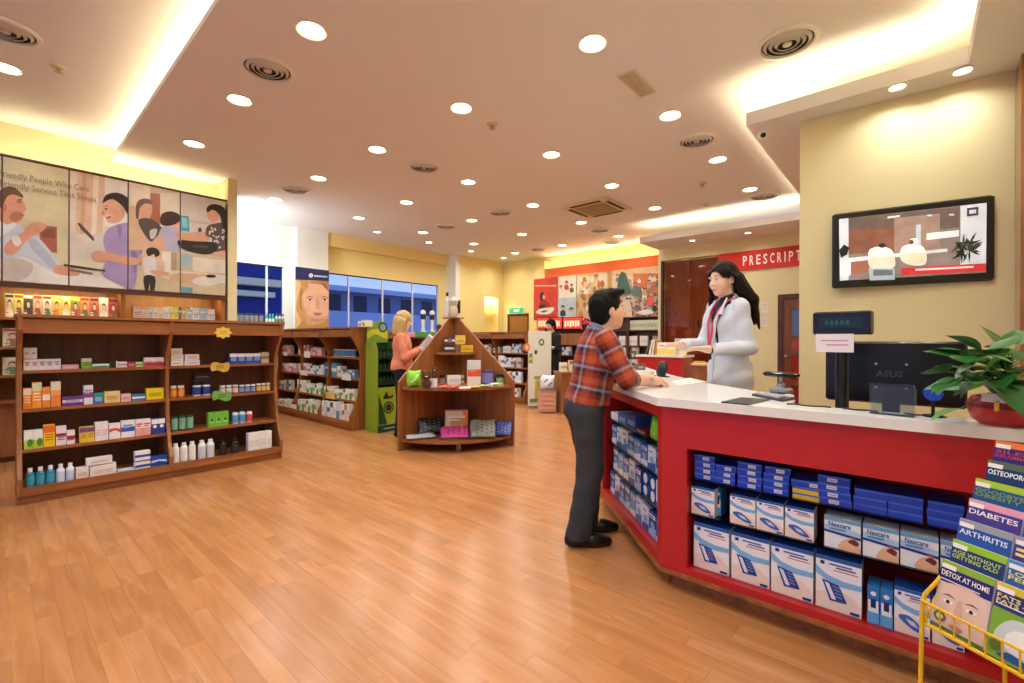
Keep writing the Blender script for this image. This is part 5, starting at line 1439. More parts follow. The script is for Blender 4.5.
# ------------------------------------------------------------------ plant in a red pot
pt = onz(1006, 429, CT)
PT = Vector((2.368, pt[1] - .01, CT))
pl = tag(empty('potted_plant', PT), 'leafy green houseplant in a red lacquered pot on the counter', 'plant')
POT = mat('red_lacquer_pot', '#b8302c', 0.3, noise=.35, nscale=18)
MB().lathe([(.065, 0), (.088, .02), (.098, .05), (.094, .085), (.085, .10), (.078, .10), (.075, .08)], 26, cap1=False).build('pot', POT, pl, True); ppot = pl.children[0]
MB().lathe([(.10, .062), (.101, .068), (.10, .074)], 26, cap0=False, cap1=False).build('pot_band', mat('pot_band', '#7a1a1a', .3), ppot, True)
MB().lathe([(.078, .085), (.0, .09)], 20, cap0=False, cap1=False).build('soil', mat('soil', '#3a2a1e', .9), ppot)
MB().col('#e8e6e4').rings([[(r * math.cos(t), r * math.sin(t), z) for r, z in ((.096, .085), (.099, .085), (.099, .115), (.096, .115))] for t in np.linspace(2.4, 4.6, 14)], closed=True).build('paper_collar', PRINT, pl)
LEAF = mat('leaf_green', '#2f6a2a', .35, noise=.35, nscale=14)
LEAF2 = mat('leaf_light_green', '#5a9a3a', .35, noise=.3, nscale=14)
def leaf_mesh(L, W, m):
    mb = MB()
    n = 8
    rows_ = []
    for i in range(n + 1):
        t = i / n
        w = W * (math.sin(math.pi * min(1, t * 1.02) ** .75)) * (1 - .25 * t)
        x_ = L * t
        z_ = -.22 * L * t * t
        rows_.append([(x_, -w, z_ + .16 * w), (x_, -.5 * w, z_ + .03 * w), (x_, 0, z_), (x_, .5 * w, z_ + .03 * w), (x_, w, z_ + .16 * w)])
    mb.rings(rows_, closed=False)
    return mb.mesh('leaf', m, True, fix=False)
lms = [leaf_mesh(.125, .050, LEAF), leaf_mesh(.105, .046, LEAF), leaf_mesh(.110, .048, LEAF2), leaf_mesh(.14, .046, LEAF)]
lr = random.Random(5)
stems = MB()
# leaf base points given as photo pixels beside the pot's own depth, plus filler leaves
Zp = float((PT - Vector((0, 0, CZ))).dot(Vector(_fw)))
LP = [(956, 380, -150, -10, 0), (948, 372, 170, 10, 0), (975, 372, 160, 20, 0), (985, 365, 100, 40, 1), (1000, 352, 30, 40, 0), (1003, 350, 70, 55, 3), (985, 380, -170, -20, 2), (998, 380, -60, -20, 0), (1008, 372, 20, 20, 0),
      (975, 360, 130, 30, 0), (962, 408, 180, -15, 2), (1018, 360, 40, 30, 0), (982, 350, 120, 40, 1), (970, 385, 150, 0, 0), (992, 372, 80, 10, 0), (1010, 382, 60, 5, 2), (1022, 375, 10, 0, 0), (1020, 345, 35, 45, 1)]
for _k in range(30):
    LP.append((lr.uniform(958, 1030), lr.uniform(352, 384), lr.uniform(-180, 180), lr.uniform(-40, 30), _k % 4))
for k, (a, b, az, el, m) in enumerate(LP):
    q = atz(a, b, Zp + lr.uniform(-.09, .09))
    o = place('leaf', lms[m], pl, Vector(q) - PT, (lr.uniform(-.5, .5), -math.radians(el), math.radians(az - 48.6 + lr.uniform(-25, 25))))
    top = Vector(q) - PT
    stems.tube([(0.02 * math.cos(k), .02 * math.sin(k), .085), (top.x * .4, top.y * .4, max(.1, top.z) * .75 + .04), tuple(top)], 0.0016, 5)
stems.build('stems', mat('stem_green', '#4a7a3a', .5), pl, True)
tag(MB().col('#e8b418').bbox(-.016, .016, -.006, .006, 0, .036, .004).build('yellow_tag', GLOSSP, None, True, tuple(onz(996, 427, CT) + np.array([-.02, 0, .055])), math.radians(-10)), 'small yellow tag on the front of the red pot', 'tag')

# ------------------------------------------------------------------ yellow wire booklet rack
RO = Vector(_C + ray(934, 560) * (1.36 / FPX)); RO.z = 0.0
rang = math.radians(41.36 + 13.2 + 180)
rk = tag(empty('booklet_rack', RO, rang), 'yellow wire rack full of health booklets in front of the counter', 'rack')
YEL = mat('yellow_wire', '#e8b81a', .35)
rw = .52
def wire(name, pts, r=.004): MB().tube(pts, r, 8).build(name, YEL, rk, True)
# local axes: x along the front to the viewer's right, y into the rack
fz = CZ - (600 - 341.5) * 1.36 / FPX + .010
for x_ in (0.0, rw):
    wire('leg', [(x_, -.055, 0), (x_, -.045, fz - .02), (x_, -.035, fz + .015), (x_ + (.012 if x_ == 0 else -.012), -.006, fz + .055), (x_ + (.012 if x_ == 0 else -.012), .01, fz + .07)], .0055)
    wire('back_leg', [(x_, .30, 0), (x_, .27, fz + .45)], .0055)
wire('top_rail', [(-.004, -.045, fz - .003), (rw, -.045, fz - .003)], .004)
wire('bottom_rail', [(-.004, -.04, fz - .068), (rw, -.04, fz - .068)], .006)
for k in range(15):
    wire('front_bar', [(.035 * k + .01, -.045, fz - .003), (.035 * k + .01, -.042, fz - .067)], .0022)
for k in range(7):
    wire('cross_wire', [(0, .02 + .037 * k, fz - .07 + .052 * k), (rw, .02 + .037 * k, fz - .07 + .052 * k)], .003)
wire('side_wire', [(0, -.04, fz - .068), (0, .27, fz + .36)], .004)
wire('side_wire', [(rw, -.04, fz - .068), (rw, .27, fz + .36)], .004)
wire('top_hook', [(.13, .27, fz + .43), (.13, .262, fz + .465), (.15, .26, fz + .485), (.165, .262, fz + .465), (.165, .27, fz + .43)], .005)
tiers = [('DETOX AT HOME', None, '#8fb43a', '#33307c', '#f0ead0', 'face', 'FATS THAT', 'FATS THAT'), ('AGE WITHOUT', 'GETTING OLD', '#9ac832', '#2a3f7a', '#b8d060', None, 'LOOKING', 'FEELING'), ('ARTHRITIS', None, '#9aa0a8', '#2f5aa8', '#d8e6f4', None, None, None),
         ('DIABETES', None, '#e8a0b8', '#4a3f90', '#f0e4f0', None, None, None), ('GOODBYE', 'OBESITY', '#a8cc3a', '#2a5a90', '#7fa060', None, None, None), ('OSTEOPOROSIS', None, '#5a6a5a', '#1f3f6a', '#eef2f4', None, None, None), ('SILENT', 'INFLAMMATION', '#e8783a', '#3a2f80', '#b8405a', None, None, None)]
bw, bh_ = 0.125, 0.19
def booklet(k, side, t1, t2, top, body, ink, pic, label):
    e = tag(empty('booklet'), label, 'booklet', 'health booklets in the yellow rack')
    e.parent = None
    x0 = .012 + side * (bw + .004) + (.0 if k % 2 == 0 else .003) + [0, 0, -.004, -.006, -.01, -.005, -.005][k]
    loc = Matrix.Translation(RO) @ Matrix.Rotation(rang, 4, 'Z') @ Vector((x0 + .010 * k * 0, -.030 + .037 * k, fz - .063 + .0565 * k))
    e.location = loc
    e.rotation_euler = Matrix.Rotation(rang, 3, 'Z').to_euler()
    e.rotation_euler = (Matrix.Rotation(rang, 3, 'Z') @ Matrix.Rotation(math.radians(-14), 3, 'X')).to_euler()
    MB().col('#efece4').box(0, bw, .001, .010, 0, bh_).build('pages', PRINT, e)
    f = lambda j: (lambda a, b: (a * bw, -.0005 * j, b * bh_))
    mb = MB().col(body).face([(0, 0, 0), (bw, 0, 0), (bw, 0, bh_), (0, 0, bh_)])
    mb.col(top).flat([(0, .90), (1, .90), (1, 1), (0, 1)], f(1))
    mb.col('#f2f0e8').flat([(.02, .885), (.30, .885), (.30, .95), (.02, .95)], f(2))
    if pic == 'face':
        mb.col('#cfc4bc').flat(rect(0, 0, 1, .68), f(1))
        mb.col('#e2c4b2').flat(spline([(.02, .0), (.03, .45), (.15, .68), (.85, .68), (.97, .40), (.9, .0)], 3), f(2))
        mb.col('#d4ae9c').flat(spline([(.44, .18), (.40, .34), (.47, .52), (.55, .34), (.56, .18)], 3), f(3))
        for cxx in (.26, .70):
            mb.col('#f0ece8').flat(ell(cxx, .42, .10, .028, 14), f(4)); mb.col('#3a2a22').flat(ell(cxx, .42, .04, .026, 12), f(5))
            mb.col('#6a4a38').flat(spline([(cxx - .13, .49), (cxx, .53), (cxx + .13, .49), (cxx, .51)], 3), f(4))
        mb.col('#c47a78').flat(spline([(.34, .10), (.48, .14), (.62, .10), (.48, .05)], 3), f(4))
        mb.col('#5a7a2a').flat(rect(0, 0, 1, .05), f(6)); mb.col('#6a7a30').flat(ell(.16, .17, .12, .075, 16), f(6)); mb.col('#d8d8a8').flat(ell(.16, .17, .07, .04, 16), f(7))
    elif pic == 'food':
        mb.col('#7fae3a').flat(rect(0, 0, 1, .66), f(1))
        mb.col('#cfd4d4').flat(spline([(.15, .10), (.10, .35), (.35, .58), (.75, .55), (.9, .3), (.7, .08)], 3), f(2))
        mb.col('#eef0ee').flat(spline([(.3, .18), (.3, .38), (.55, .48), (.75, .3), (.6, .15)], 3), f(3))
        mb.col('#2f5a9a').flat(spline([(.2, .05), (.35, .14), (.6, .12), (.8, .04)], 3), f(4)); mb.col('#6a7a30').flat(ell(.16, .17, .12, .075, 16), f(6))
    mb.col(ink)
    if t1 is None:
        mb.flat(rect(.06, .80, .9, .84), f(8)).flat(rect(.06, .73, .7, .77), f(8))
    elif t2:
        add_text(mb, t1, f(8), .05, .805, .055, w=.9, bold=True); add_text(mb, t2, f(8), .05, .735, .055, w=.86, bold=True)
    else:
        add_text(mb, t1, f(8), .05, .78, .075, w=.9, bold=True)
    if pic: mb.col('#e8e4f0').flat(rect(.05, .715, .8, .73), f(8))
    mb.build('cover', GLOSSP, e, fix=False)
for k, (t1, t2, top, body, ink, pic, s1, s2) in enumerate(tiers):
    booklet(k, 0, t1, t2, top, body, ink, pic, 'booklet titled %s in the yellow rack' % (t1 + (' ' + t2 if t2 else '')).title())
    booklet(k, 1, s1, s2, ['#e0c040', '#4a90c8', '#a890b8', '#4a8ac8', '#d8a050', '#90a050', '#c88a40'][k], ['#2f3a80', '#2f6aa8', '#4a4090', '#2a60a0', '#3a4a8a', '#2a5a6a', '#3a3a80'][k], '#e8d880', 'food' if k == 0 else None, ('booklet titled %s second in its tier of the rack' % (s1 + ' ' + s2).title()) if s1 else '%s booklet half out of the picture in the %s tier of the rack' % (['', '', 'violet', 'sky blue', 'tan topped', 'olive topped', 'orange topped'][k], ORD[k]))

# ------------------------------------------------------------------ green display stand
gsx, gsy = 3.47, 5.50
gs = tag(empty('green_display_stand', (gsx, gsy, 0)), 'tall green cardboard display stand beside the shelf unit', 'display stand')
GC = lambda c: c
def gpart(name, mb, m=PRINT): return mb.build(name, m, gs)
gw, gd = .345, .30
gpart('side_wing', MB().col('#84a028').prism([(0, 0), (0, 1.12), (.06, 1.25), (gd, 1.25), (gd, 0)], lambda a, b, h: (h, a, b), (0, .012)))
gpart('side_wing', MB().col('#2f6a2a').prism([(0, 0), (0, 1.12), (.06, 1.25), (gd, 1.25), (gd, 0)], lambda a, b, h: (h, a, b), (gw - .012, gw)))
gpart('back_board', MB().col('#1c3a1c').box(0.012, gw - .012, gd - .012, gd, 0, 1.28))
gpart('front_board', MB().col('#a8bc2c').box(.012, gw - .012, 0, .012, .10, .62).col('#17402a').box(.012, gw - .012, -.002, .012, 0, .10))
mb = MB().col('#23301c').flat(ell(gw * .52, .335, .085, .085, 24), lambda a, b: (a, -.002, b)).col('#8aa03a').flat(ell(gw * .52, .335, .066, .066, 24), lambda a, b: (a, -.003, b)).col('#23301c').flat(ell(gw * .52, .335, .05, .05, 20), lambda a, b: (a, -.004, b))
mb.col('#1c2a18'); mb.flat(spline([(.09,.47),(.12,.52),(.15,.56),(.17,.50),(.20,.49),(.25,.51),(.24,.47),(.16,.46)],3), lambda a, b: (a, -.003, b))
mb.col('#1f4a24').flat([(.02, .11), (.16, .11), (.05, .45), (.02, .55)], lambda a, b: (a, -.0022, b))
mb.col('#dfe8d0').flat(rect(.1, .045, .36, .055), lambda a, b: (a, -.004, b))
mb.build('front_print', PRINT, gs, fix=False)
for z in (.66, .84, 1.02):
    gpart('tray', MB().col('#14301c').box(.012, gw - .012, .02, gd - .012, z - .012, z).box(.012, gw - .012, .015, .022, z, z + .035))
mb = MB().col('#7fa030').prism([(.0, 1.24), (gw, 1.24), (gw, 1.46), (gw * .85, 1.53), (gw * .5, 1.55), (.0, 1.47)], lambda a, b, h: (a, h, b), (gd - .03, gd - .015))
mb.col('#c8c83a').flat(spline([(.02, 1.30), (.15, 1.36), (.32, 1.28), (gw - .01, 1.34), (gw - .02, 1.42), (.2, 1.44), (.02, 1.40)], 3), lambda a, b: (a, gd - .032, b))
mb.col('#2a4a3a').flat(ell(gw * .74, 1.46, .075, .075, 20), lambda a, b: (a, gd - .033, b)).col('#8aa890').flat(ell(gw * .74, 1.46, .05, .05, 20), lambda a, b: (a, gd - .034, b))
mb.build('header_card', PRINT, gs, fix=False)
for z, nm in ((.66, 'bottom'), (.84, 'middle'), (1.02, 'top')):
    for k in range(5):
        put_bottles([(gsx + .045 + k * .063, gsy + .10, z + .001)], .027, .12, ('#1a3a1e', '#2a5a2a', '#10240f'), 'jar', '%s dark green bottle in the %s tray of the green stand' % (ORD[k], nm), None)

# ------------------------------------------------------------------ white standee, and things by the back
st0, st1 = onz(528, 408, 0), onz(551, 407, 0)
sv = Vector((st1[0] - st0[0], st1[1] - st0[1], 0)); sl = sv.length; san = math.atan2(sv.y, sv.x)
se = tag(empty('banner_stand', (st0[0], st0[1], 0), san), 'white roll up banner with round fruit pictures by the back shelves', 'banner')
MB().col('#ecebdc').box(0, sl, 0, .006, .04, 1.46).build('banner', PRINT, se)
MB().box(-.02, sl + .02, -.05, .06, 0, .04).build('foot', METAL, se)
spn = (math.sin(san), -math.cos(san), 0)
spf = lambda x, y: onpl(x, y, (st0[0], st0[1], 0), spn)
SREG = (470, 310, 6.21)
sart = [('#e8864a', ell(352, 232, 20, 28)), ('#f0d0b0', ell(354, 232, 10, 15)), ('#3f7a44', ell(444, 200, 17, 22)), ('#cfe0c0', ell(444, 200, 9, 12)), ('#8aa04a', rect(366, 270, 388, 330)), ('#d8d070', rect(362, 292, 384, 310)), ('#b8a83a', rect(398, 410, 460, 430)), ('#c8c03a', [(405, 440), (480, 435), (480, 560), (400, 570)]), ('#e8a83a', [(418, 452), (440, 470), (462, 452), (468, 462), (452, 492), (456, 530), (430, 530), (436, 492), (416, 470)]), ('#e4b48c', ell(442, 460, 7, 11)), ('#2a2a24', [(432, 525), (456, 525), (462, 568), (454, 568), (444, 538), (434, 570), (428, 570)]), ('#7a9a2a', [(370, 552), (480, 545), (480, 562), (370, 574)]), ('#4a3a2a', ell(408, 262, 9, 14))]
for _k, _it in enumerate(sart):
    to_child(art([_it], SREG, spf, spn, 0.0008, _k + 1).build('banner_picture', PRINT, fix=False), se)
# red lightboxes under the collage
for k, (a, b) in enumerate([(537, 549), (549.5, 562), (563, 582)]):
    ya, yb2 = onx(a, 323, BX - .06)[1], onx(b, 323, BX - .06)[1]
    zt_, zb_ = onx((a + b) / 2, 318, BX - .06)[2], onx((a + b) / 2, 328.5, BX - .06)[2]
    e = tag(empty('lightbox_sign', (BX - .06, (ya + yb2) / 2, zb_)), ['left red backlit shelf sign under the collage', 'middle red backlit shelf sign under the collage', 'right red backlit shelf sign under the collage'][k], 'sign', 'red backlit shelf signs')
    w = ya - yb2
    MB().box(0, .055, -w / 2, w / 2, -.02, zt_ - zb_ + .02).build('case', BLACKM, e)
    mb = MB().col('#e83a24').box(-.004, 0, -w / 2 + .01, w / 2 - .01, 0, zt_ - zb_).col('#f8d8b0')
    for q in range(6):
        yq = -w / 2 + .05 + q * (w - .1) / 6
        mb.flat(rect(yq, .04 + .02 * (q % 2), yq + (w - .1) / 9, (zt_ - zb_) * .75), lambda a_, b_: (-.006, -a_, b_))
    mb.build('sign_face', LIGHTBOX, e, fix=False)
# goods around the table
def world_of(e, v): return Matrix.Translation(e.location) @ Matrix.Rotation(e.rotation_euler.z, 4, 'Z') @ Vector(v)
for k, (x_, y_, w, d, h, c, s_, lab) in enumerate([(.10, .18, .12, .12, .16, '#efe6cc', 'b#c8b48a', 'cream carton on the near corner of the basket table'), (.24, .14, .10, .10, .20, '#e8d8a0', 'T#c8604a', 'pale yellow carton on the basket table'), (.37, .2, .12, .10, .13, '#e0c890', 'l#8a6a3a', 'low tan carton on the basket table'), (.5, .3, .12, .10, .18, '#d8a88a', 'b#efe0d0', 'salmon carton on the basket table')]):
    o = place('carton', carton_mesh(w, d, h, c, s_), None, world_of(tt, (x_, y_, .726)), math.radians(-38)); tag(o, lab, 'carton')
o = place('blue_white_bag', pouch_mesh(.26, .24, .07, '#e4e8ec', '#3a5aa8', 2), None, world_of(tt, (-.20, .20, .42)), math.radians(-45)); tag(o, 'white and blue bag of goods beside the basket table', 'bag')
bk = tag(empty('wire_basket', world_of(tt, (-.20, .24, 0)), math.radians(-40)), 'pink lined basket standing left of the brown table', 'basket')
MB().col('#d8a088').box(-.14, .14, -.12, .12, 0.02, .40).build('lining', PRINT, bk)
for k in range(5):
    MB().box(-.145, .145, -.125, -.12, .05 + k * .08, .06 + k * .08).build('wire', METAL, bk)
MB().box(-.15, .15, -.13, .13, .40, .415).build('rim', METAL, bk)
fv = tag(empty('flower_vase', world_of(tt, (.55, .15, .726))), 'vase of red and pink blossoms behind the customer', 'vase')
MB().col('#e8d8b8').lathe([(.04, 0), (.06, .05), (.05, .16), (.035, .22), (.045, .26)], 18).build('vase', GLOSSP, fv, True)
fr_ = random.Random(9)
bl = MB().col('#c83048').lathe([(.001, -.022), (.026, -.008), (.034, .008), (.022, .026), (.001, .03)], 8).mesh('blossom', PRINT, True)
bl2 = MB().col('#e87a90').lathe([(.001, -.022), (.026, -.008), (.034, .008), (.022, .026), (.001, .03)], 8).mesh('blossom', PRINT, True)
sm = MB()
for k in range(46):
    a = fr_.uniform(0, 6.28); rr = fr_.uniform(.02, .20); zz = .32 + fr_.uniform(0, .62)
    p = Vector((rr * math.cos(a), rr * math.sin(a), zz))
    place('blossom', bl if k % 3 else bl2, fv, p, (fr_.uniform(-1, 1), fr_.uniform(-1, 1), a))
    if k % 3 == 0: sm.tube([(0, 0, .2), (p.x * .5, p.y * .5, .2 + (zz - .2) * .6), tuple(p)], .003, 5)
sm.build('stems', MATS['stem_green'], fv, True)

# ------------------------------------------------------------------ goods on the pyramid display
PR = (380, 300, 4.27)
def pdpt(x, y, z): return onz(PR[0] + x / PR[2], PR[1] + y / PR[2], z)
face_rz = math.atan2(nrm.y, nrm.x) - math.pi / 2        # boxes turned toward the shop front
def pbox(x0, x1, yt, yb, zsh, d, c, s_, lab, name='carton', cat='carton', tilt=0.0, rz=0.0, zo=0.0):
    if zsh > 1.0: d = .055
    if zsh > 1.0:
        pl0 = (pcn.x - nrm.x * .27, pcn.y - nrm.y * .27, 0)
        p, q = [onpl(PR[0] + v / PR[2], 341.5, pl0, (nrm.x, nrm.y, 0)) for v in (x0, x1)]
    else:
        p, q = pdpt(x0, yb, zsh), pdpt(x1, yb, zsh)
    w = math.hypot(p[0] - q[0], p[1] - q[1])
    Zd = float(((p + q) / 2 - _C) @ _fw)
    h = (yb - yt) / PR[2] * Zd / FPX
    o = place(name, carton_mesh(w, d, h, c, s_), None, ((p[0] + q[0]) / 2, (p[1] + q[1]) / 2, zsh + zo + .001), (tilt, 0, face_rz + rz))
    return tag(o, lab, cat)
z2, z3, z1_ = PDZ[1], PDZ[2], PDZ[0]
pbox(288, 345, 322, 362, z2, .06, '#efeee8', 'l#b8c0c0', 'white low carton in the middle of the rounded shelf', rz=.1)
pbox(374, 430, 258, 366, z2, .07, '#efe6da', 'b#e8603a L#e8a080 T#d8dcd8', 'tall white and orange carton on the rounded shelf')
def pcup(x0, x1, yt, yb, zsh, cols, kind, lab, cat='jar', name='jar'):
    p, q = pdpt(x0, yb, zsh), pdpt(x1, yb, zsh)
    w = math.hypot(p[0] - q[0], p[1] - q[1]); Zd = float(((p + q) / 2 - _C) @ _fw); h = (yb - yt) / PR[2] * Zd / FPX
    put_bottles([((p[0] + q[0]) / 2 + .3 * w * nrm.x, (p[1] + q[1]) / 2 + .3 * w * nrm.y, zsh + .001)], w / 2, h, cols, kind, lab, None, 0, cat, name)
pcup(436, 488, 303, 362, z2, ('#32307c', '#8a8ac8', '#4a4a90'), 'tin', 'blue and violet cup on the rounded shelf', 'cup', 'cup')
pcup(496, 530, 318, 362, z2, ('#2a4a30', '#8ab070', '#1a2a1c'), 'jar', 'dark green jar at the right of the rounded shelf')
pcup(206, 246, 336, 374, z2, ('#ece6e0', '#f0ece6', '#d8d0c8'), 'tin', 'white cup holding a brown plush figure', 'cup', 'cup')
pcup(254, 280, 320, 366, z2, ('#3a3028', '#8a7a6a', '#1a1612'), 'jar', 'small dark jar on the rounded shelf')
# two plush figures
PLU = mat('brown_plush', '#5a3422', .9, bump=.6, bscale=120)
def plush(x, y, z, s, lab, c2, lift=0.0):
    p = pdpt(x, y, z)
    e = tag(empty('plush_figure', (p[0] + .03 * nrm.x, p[1] + .03 * nrm.y, z + lift)), lab, 'toy')
    MB().lathe([(.0, 0), (.04 * s, .01 * s), (.05 * s, .05 * s), (.03 * s, .09 * s), (0, .10 * s)], 14).build('body', PLU, e, True)
    MB().lathe([(.0, 0), (.035 * s, .01 * s), (.045 * s, .04 * s), (.03 * s, .075 * s), (0, .085 * s)], 14).build('head', PLU, e, True, (0, 0, .085 * s))
    for sg in (-1, 1):
        MB().lathe([(0, -.014 * s), (.014 * s, 0), (0, .014 * s)], 10).build('ear', PLU, e, True, (sg * .035 * s * math.cos(face_rz), sg * .035 * s * math.sin(face_rz), .16 * s))
    MB().col(c2).lathe([(0, -.01 * s), (.02 * s, 0), (0, .012 * s)], 10).build('muzzle', PRINT, e, True, (-.04 * s * nrm.x, -.04 * s * nrm.y, .115 * s))
plush(198, 378, z2, 1.15, 'dark brown plush figure on the left of the rounded shelf', '#c8a0a8')
plush(232, 372, z2, .75, 'tan faced plush figure peeking out of the white cup', '#d8a878', .105)
p = pdpt(146, 372, z2)
o = place('green_gift_bag', pouch_mesh(.17, .19, .05, '#8ccf3a', '#d8f0a0', 4), None, (p[0], p[1], z2 + .001), (-.12, 0, face_rz + .3)); tag(o, 'lime green net bag at the left of the rounded shelf', 'bag')
for k, (a, b, c, c2, lab) in enumerate([(275, 378, '#c8502f', '#e8d8c0', 'red candy strip at the shelf front, first from the left'), (318, 380, '#d8402c', '#f0e0d0', 'red candy strip second from the left'), (362, 384, '#f0ece0', '#d8c8b0', 'white candy strip at the shelf front'), (405, 378, '#d8c060', '#6a9a3a', 'yellow candy strip at the shelf front'), (448, 374, '#88b040', '#f0f0d0', 'green candy strip at the shelf front'), (492, 366, '#e0d8c0', '#a8c070', 'pale green candy strip near the right side')]):
    p = pdpt(a, b, z2)
    o = place('candy_strip', pouch_mesh(.13, .09, .012, c, c2, k), None, (p[0], p[1], z2 + .014), (-1.45, 0, face_rz + .2 * math.sin(k * 2))); tag(o, lab, 'candy packet')
for k, (x, yb_, w_, h_, c, st, lab) in enumerate([(300, 352, 30, 26, '#8a5a3a', 'l#e0c8a0', 'small brown carton behind the low white carton'), (350, 356, 18, 34, '#c8b48a', 'b#8a6a3a', 'slim tan carton left of the tall white carton'), (268, 372, 24, 14, '#c8402c', 'l#f0d8c0', 'tiny red carton near the shelf front'), (470, 372, 26, 12, '#e8e0c8', 'l#a8a080', 'tiny cream carton near the blue cup'), (515, 370, 22, 12, '#c8d8a0', 'l#6a8a4a', 'tiny pale green carton near the dark green jar')]):
    pbox(x - w_ / 2, x + w_ / 2, yb_ - h_, yb_, z2, .04, c, st, lab)
pbox(276, 318, 190, 222, z3, .08, '#3a3436', 'b#d8d4d0', 'dark carton with white band on the small upper shelf')
pbox(276, 320, 157, 189, z3, .08, '#4a4044', 'b#e0d8dc d#8a6a8a', 'dark carton stacked on another on the small upper shelf', zo=.098)
pbox(346, 398, 188, 218, z3, .08, '#e8b828', 'l#a8741a', 'yellow carton on the small upper shelf')
pbox(322, 364, 150, 189, z3, .06, '#ecc83a', 'b#f4e6a0 l#a8741a', 'yellow carton stacked higher on the small upper shelf', zo=.098)
# a support block under the stacked yellow carton, the brown carton seen between
pbox(322, 345, 189, 220, z3, .06, '#7a5a3a', '', 'small brown carton under the stacked yellow carton')
# goods standing on the slope of the right side panel rest on a ledge
pt_ = (pcn.x, pcn.y, 1.576)
e = tag(empty('cream_flower_jar', pt_), 'cream jar with a net top on the tip of the pyramid', 'jar')
MB().col('#d8ccb0').lathe([(.035, 0), (.055, .03), (.055, .11), (.04, .15), (.05, .17)], 16).build('jar', PRINT, e, True)
MB().col('#c8c4b8').lathe([(.05, .17), (.065, .22), (.03, .27), (.0, .28)], 14).build('net_top', PRINT, e, True)
e = tag(empty('white_tall_bottle', (pcn.x - .058, pcn.y + .062, 1.576)), 'tall slim white bottle on the tip of the pyramid', 'bottle')
MB().col('#e4e2de').lathe([(.03, 0), (.035, .01), (.035, .20), (.02, .25), (.015, .28)], 16).build('bottle', GLOSSP, e, True)
MB().col('#26262a').lathe([(.017, .28), (.017, .33)], 12).build('cap', GLOSSP, e, True)
# bottom shelf packets
pbox(279, 375, 472, 572, z1_, .12, '#e9d4bc', 'r#e88a50 d#d8a060 L#f4ece0', 'white and orange carton on the bottom rounded shelf')
for k, (x, y, w, h, c, c2, rx, rz, lab) in enumerate([(218, 572, .30, .20, '#24282c', '#6a7480', -.55, .15, 'black slipper packet on the bottom rounded shelf'), (320, 590, .33, .20, '#c84a88', '#3a1a2a', -1.05, -.05, 'pink slipper packet on the bottom rounded shelf'), (440, 588, .30, .24, '#7a7a6c', '#3a3a34', -.75, -.1, 'grey slipper packet on the bottom rounded shelf'), (520, 580, .22, .20, '#3a4a8a', '#8a90b0', -.8, -.35, 'blue slipper packet at the right of the bottom shelf'), (180, 590, .34, .12, '#b8bcbc', '#8a9090', -1.4, .25, 'clear plastic packet at the left of the bottom shelf')]):
    p = pdpt(x, y, z1_ + .02)
    o = place('slipper_packet', pouch_mesh(w, h, .026, c, c2, k + 1, 16), None, (p[0], p[1], z1_ + .024), (rx, 0, face_rz + rz)); tag(o, lab, 'packet')

# ------------------------------------------------------------------ leg models on the far window unit
LEGM = mat('leg_model_white', '#d8d4cc', .5)
for k, (a, b) in enumerate([(423, 329.5), (432, 329.5)]):
    p = ony(a, b, 8.55)
    e = tag(empty('leg_model', (p[0], 8.55, 1.460)), ['left white display leg with a dark knee brace under the window', 'right white display leg with a dark knee brace under the window'][k], 'display leg', 'display legs')
    MB().lathe([(.04, 0), (.05, .01), (.045, .08), (.035, .12), (.05, .25), (.045, .30), (.055, .38), (.065, .46), (.05, .50), (.02, .52)], 16).build('leg', LEGM, e, True)
    MB().col('#2c2c34').lathe([(.05, .30), (.058, .33), (.066, .41), (.06, .42)], 16, cap0=False, cap1=False).build('knee_brace', PRINT, e, True)
    MB().bbox(-.05, .05, -.11, .05, 0, .035, .01).build('foot', LEGM, e, True)
p = ony(439, 329.5, 8.5)
tag(MB().col('#3a3a40').lathe([(.06, 0), (.05, .10), (.07, .16), (.03, .2)], 14).build('dark_pot', PRINT, None, True, (p[0], 8.5, 1.460)), 'dark round pot beside the display legs', 'pot')
q0, q1 = ony(416, 337, G4Y - .016), ony(440.5, 332.5, G4Y - .016)
tag(MB().col('#4f9a4f').box(q0[0], q1[0], G4Y - .02, G4Y - .016, q0[2], q1[2]).build('green_shelf_strip', PRINT), 'green strip sign on the unit under the long window', 'sign')
tag(MB().col('#d8a0a0').box(ony(400, 335, G4Y)[0], q0[0] - .02, G4Y - .02, G4Y - .016, q0[2], q1[2]).build('pink_shelf_strip', PRINT), 'faded pink strip sign on the unit under the long window', 'sign')
p = ony(456.5, 305, 8.62)
tag(MB().box(-.05, .05, -.03, 0, -.20, .12).build('wall_device', BLACKM, None, False, (p[0] + .06, 8.63, p[2])), 'small black device on the wall near the niche', 'device')
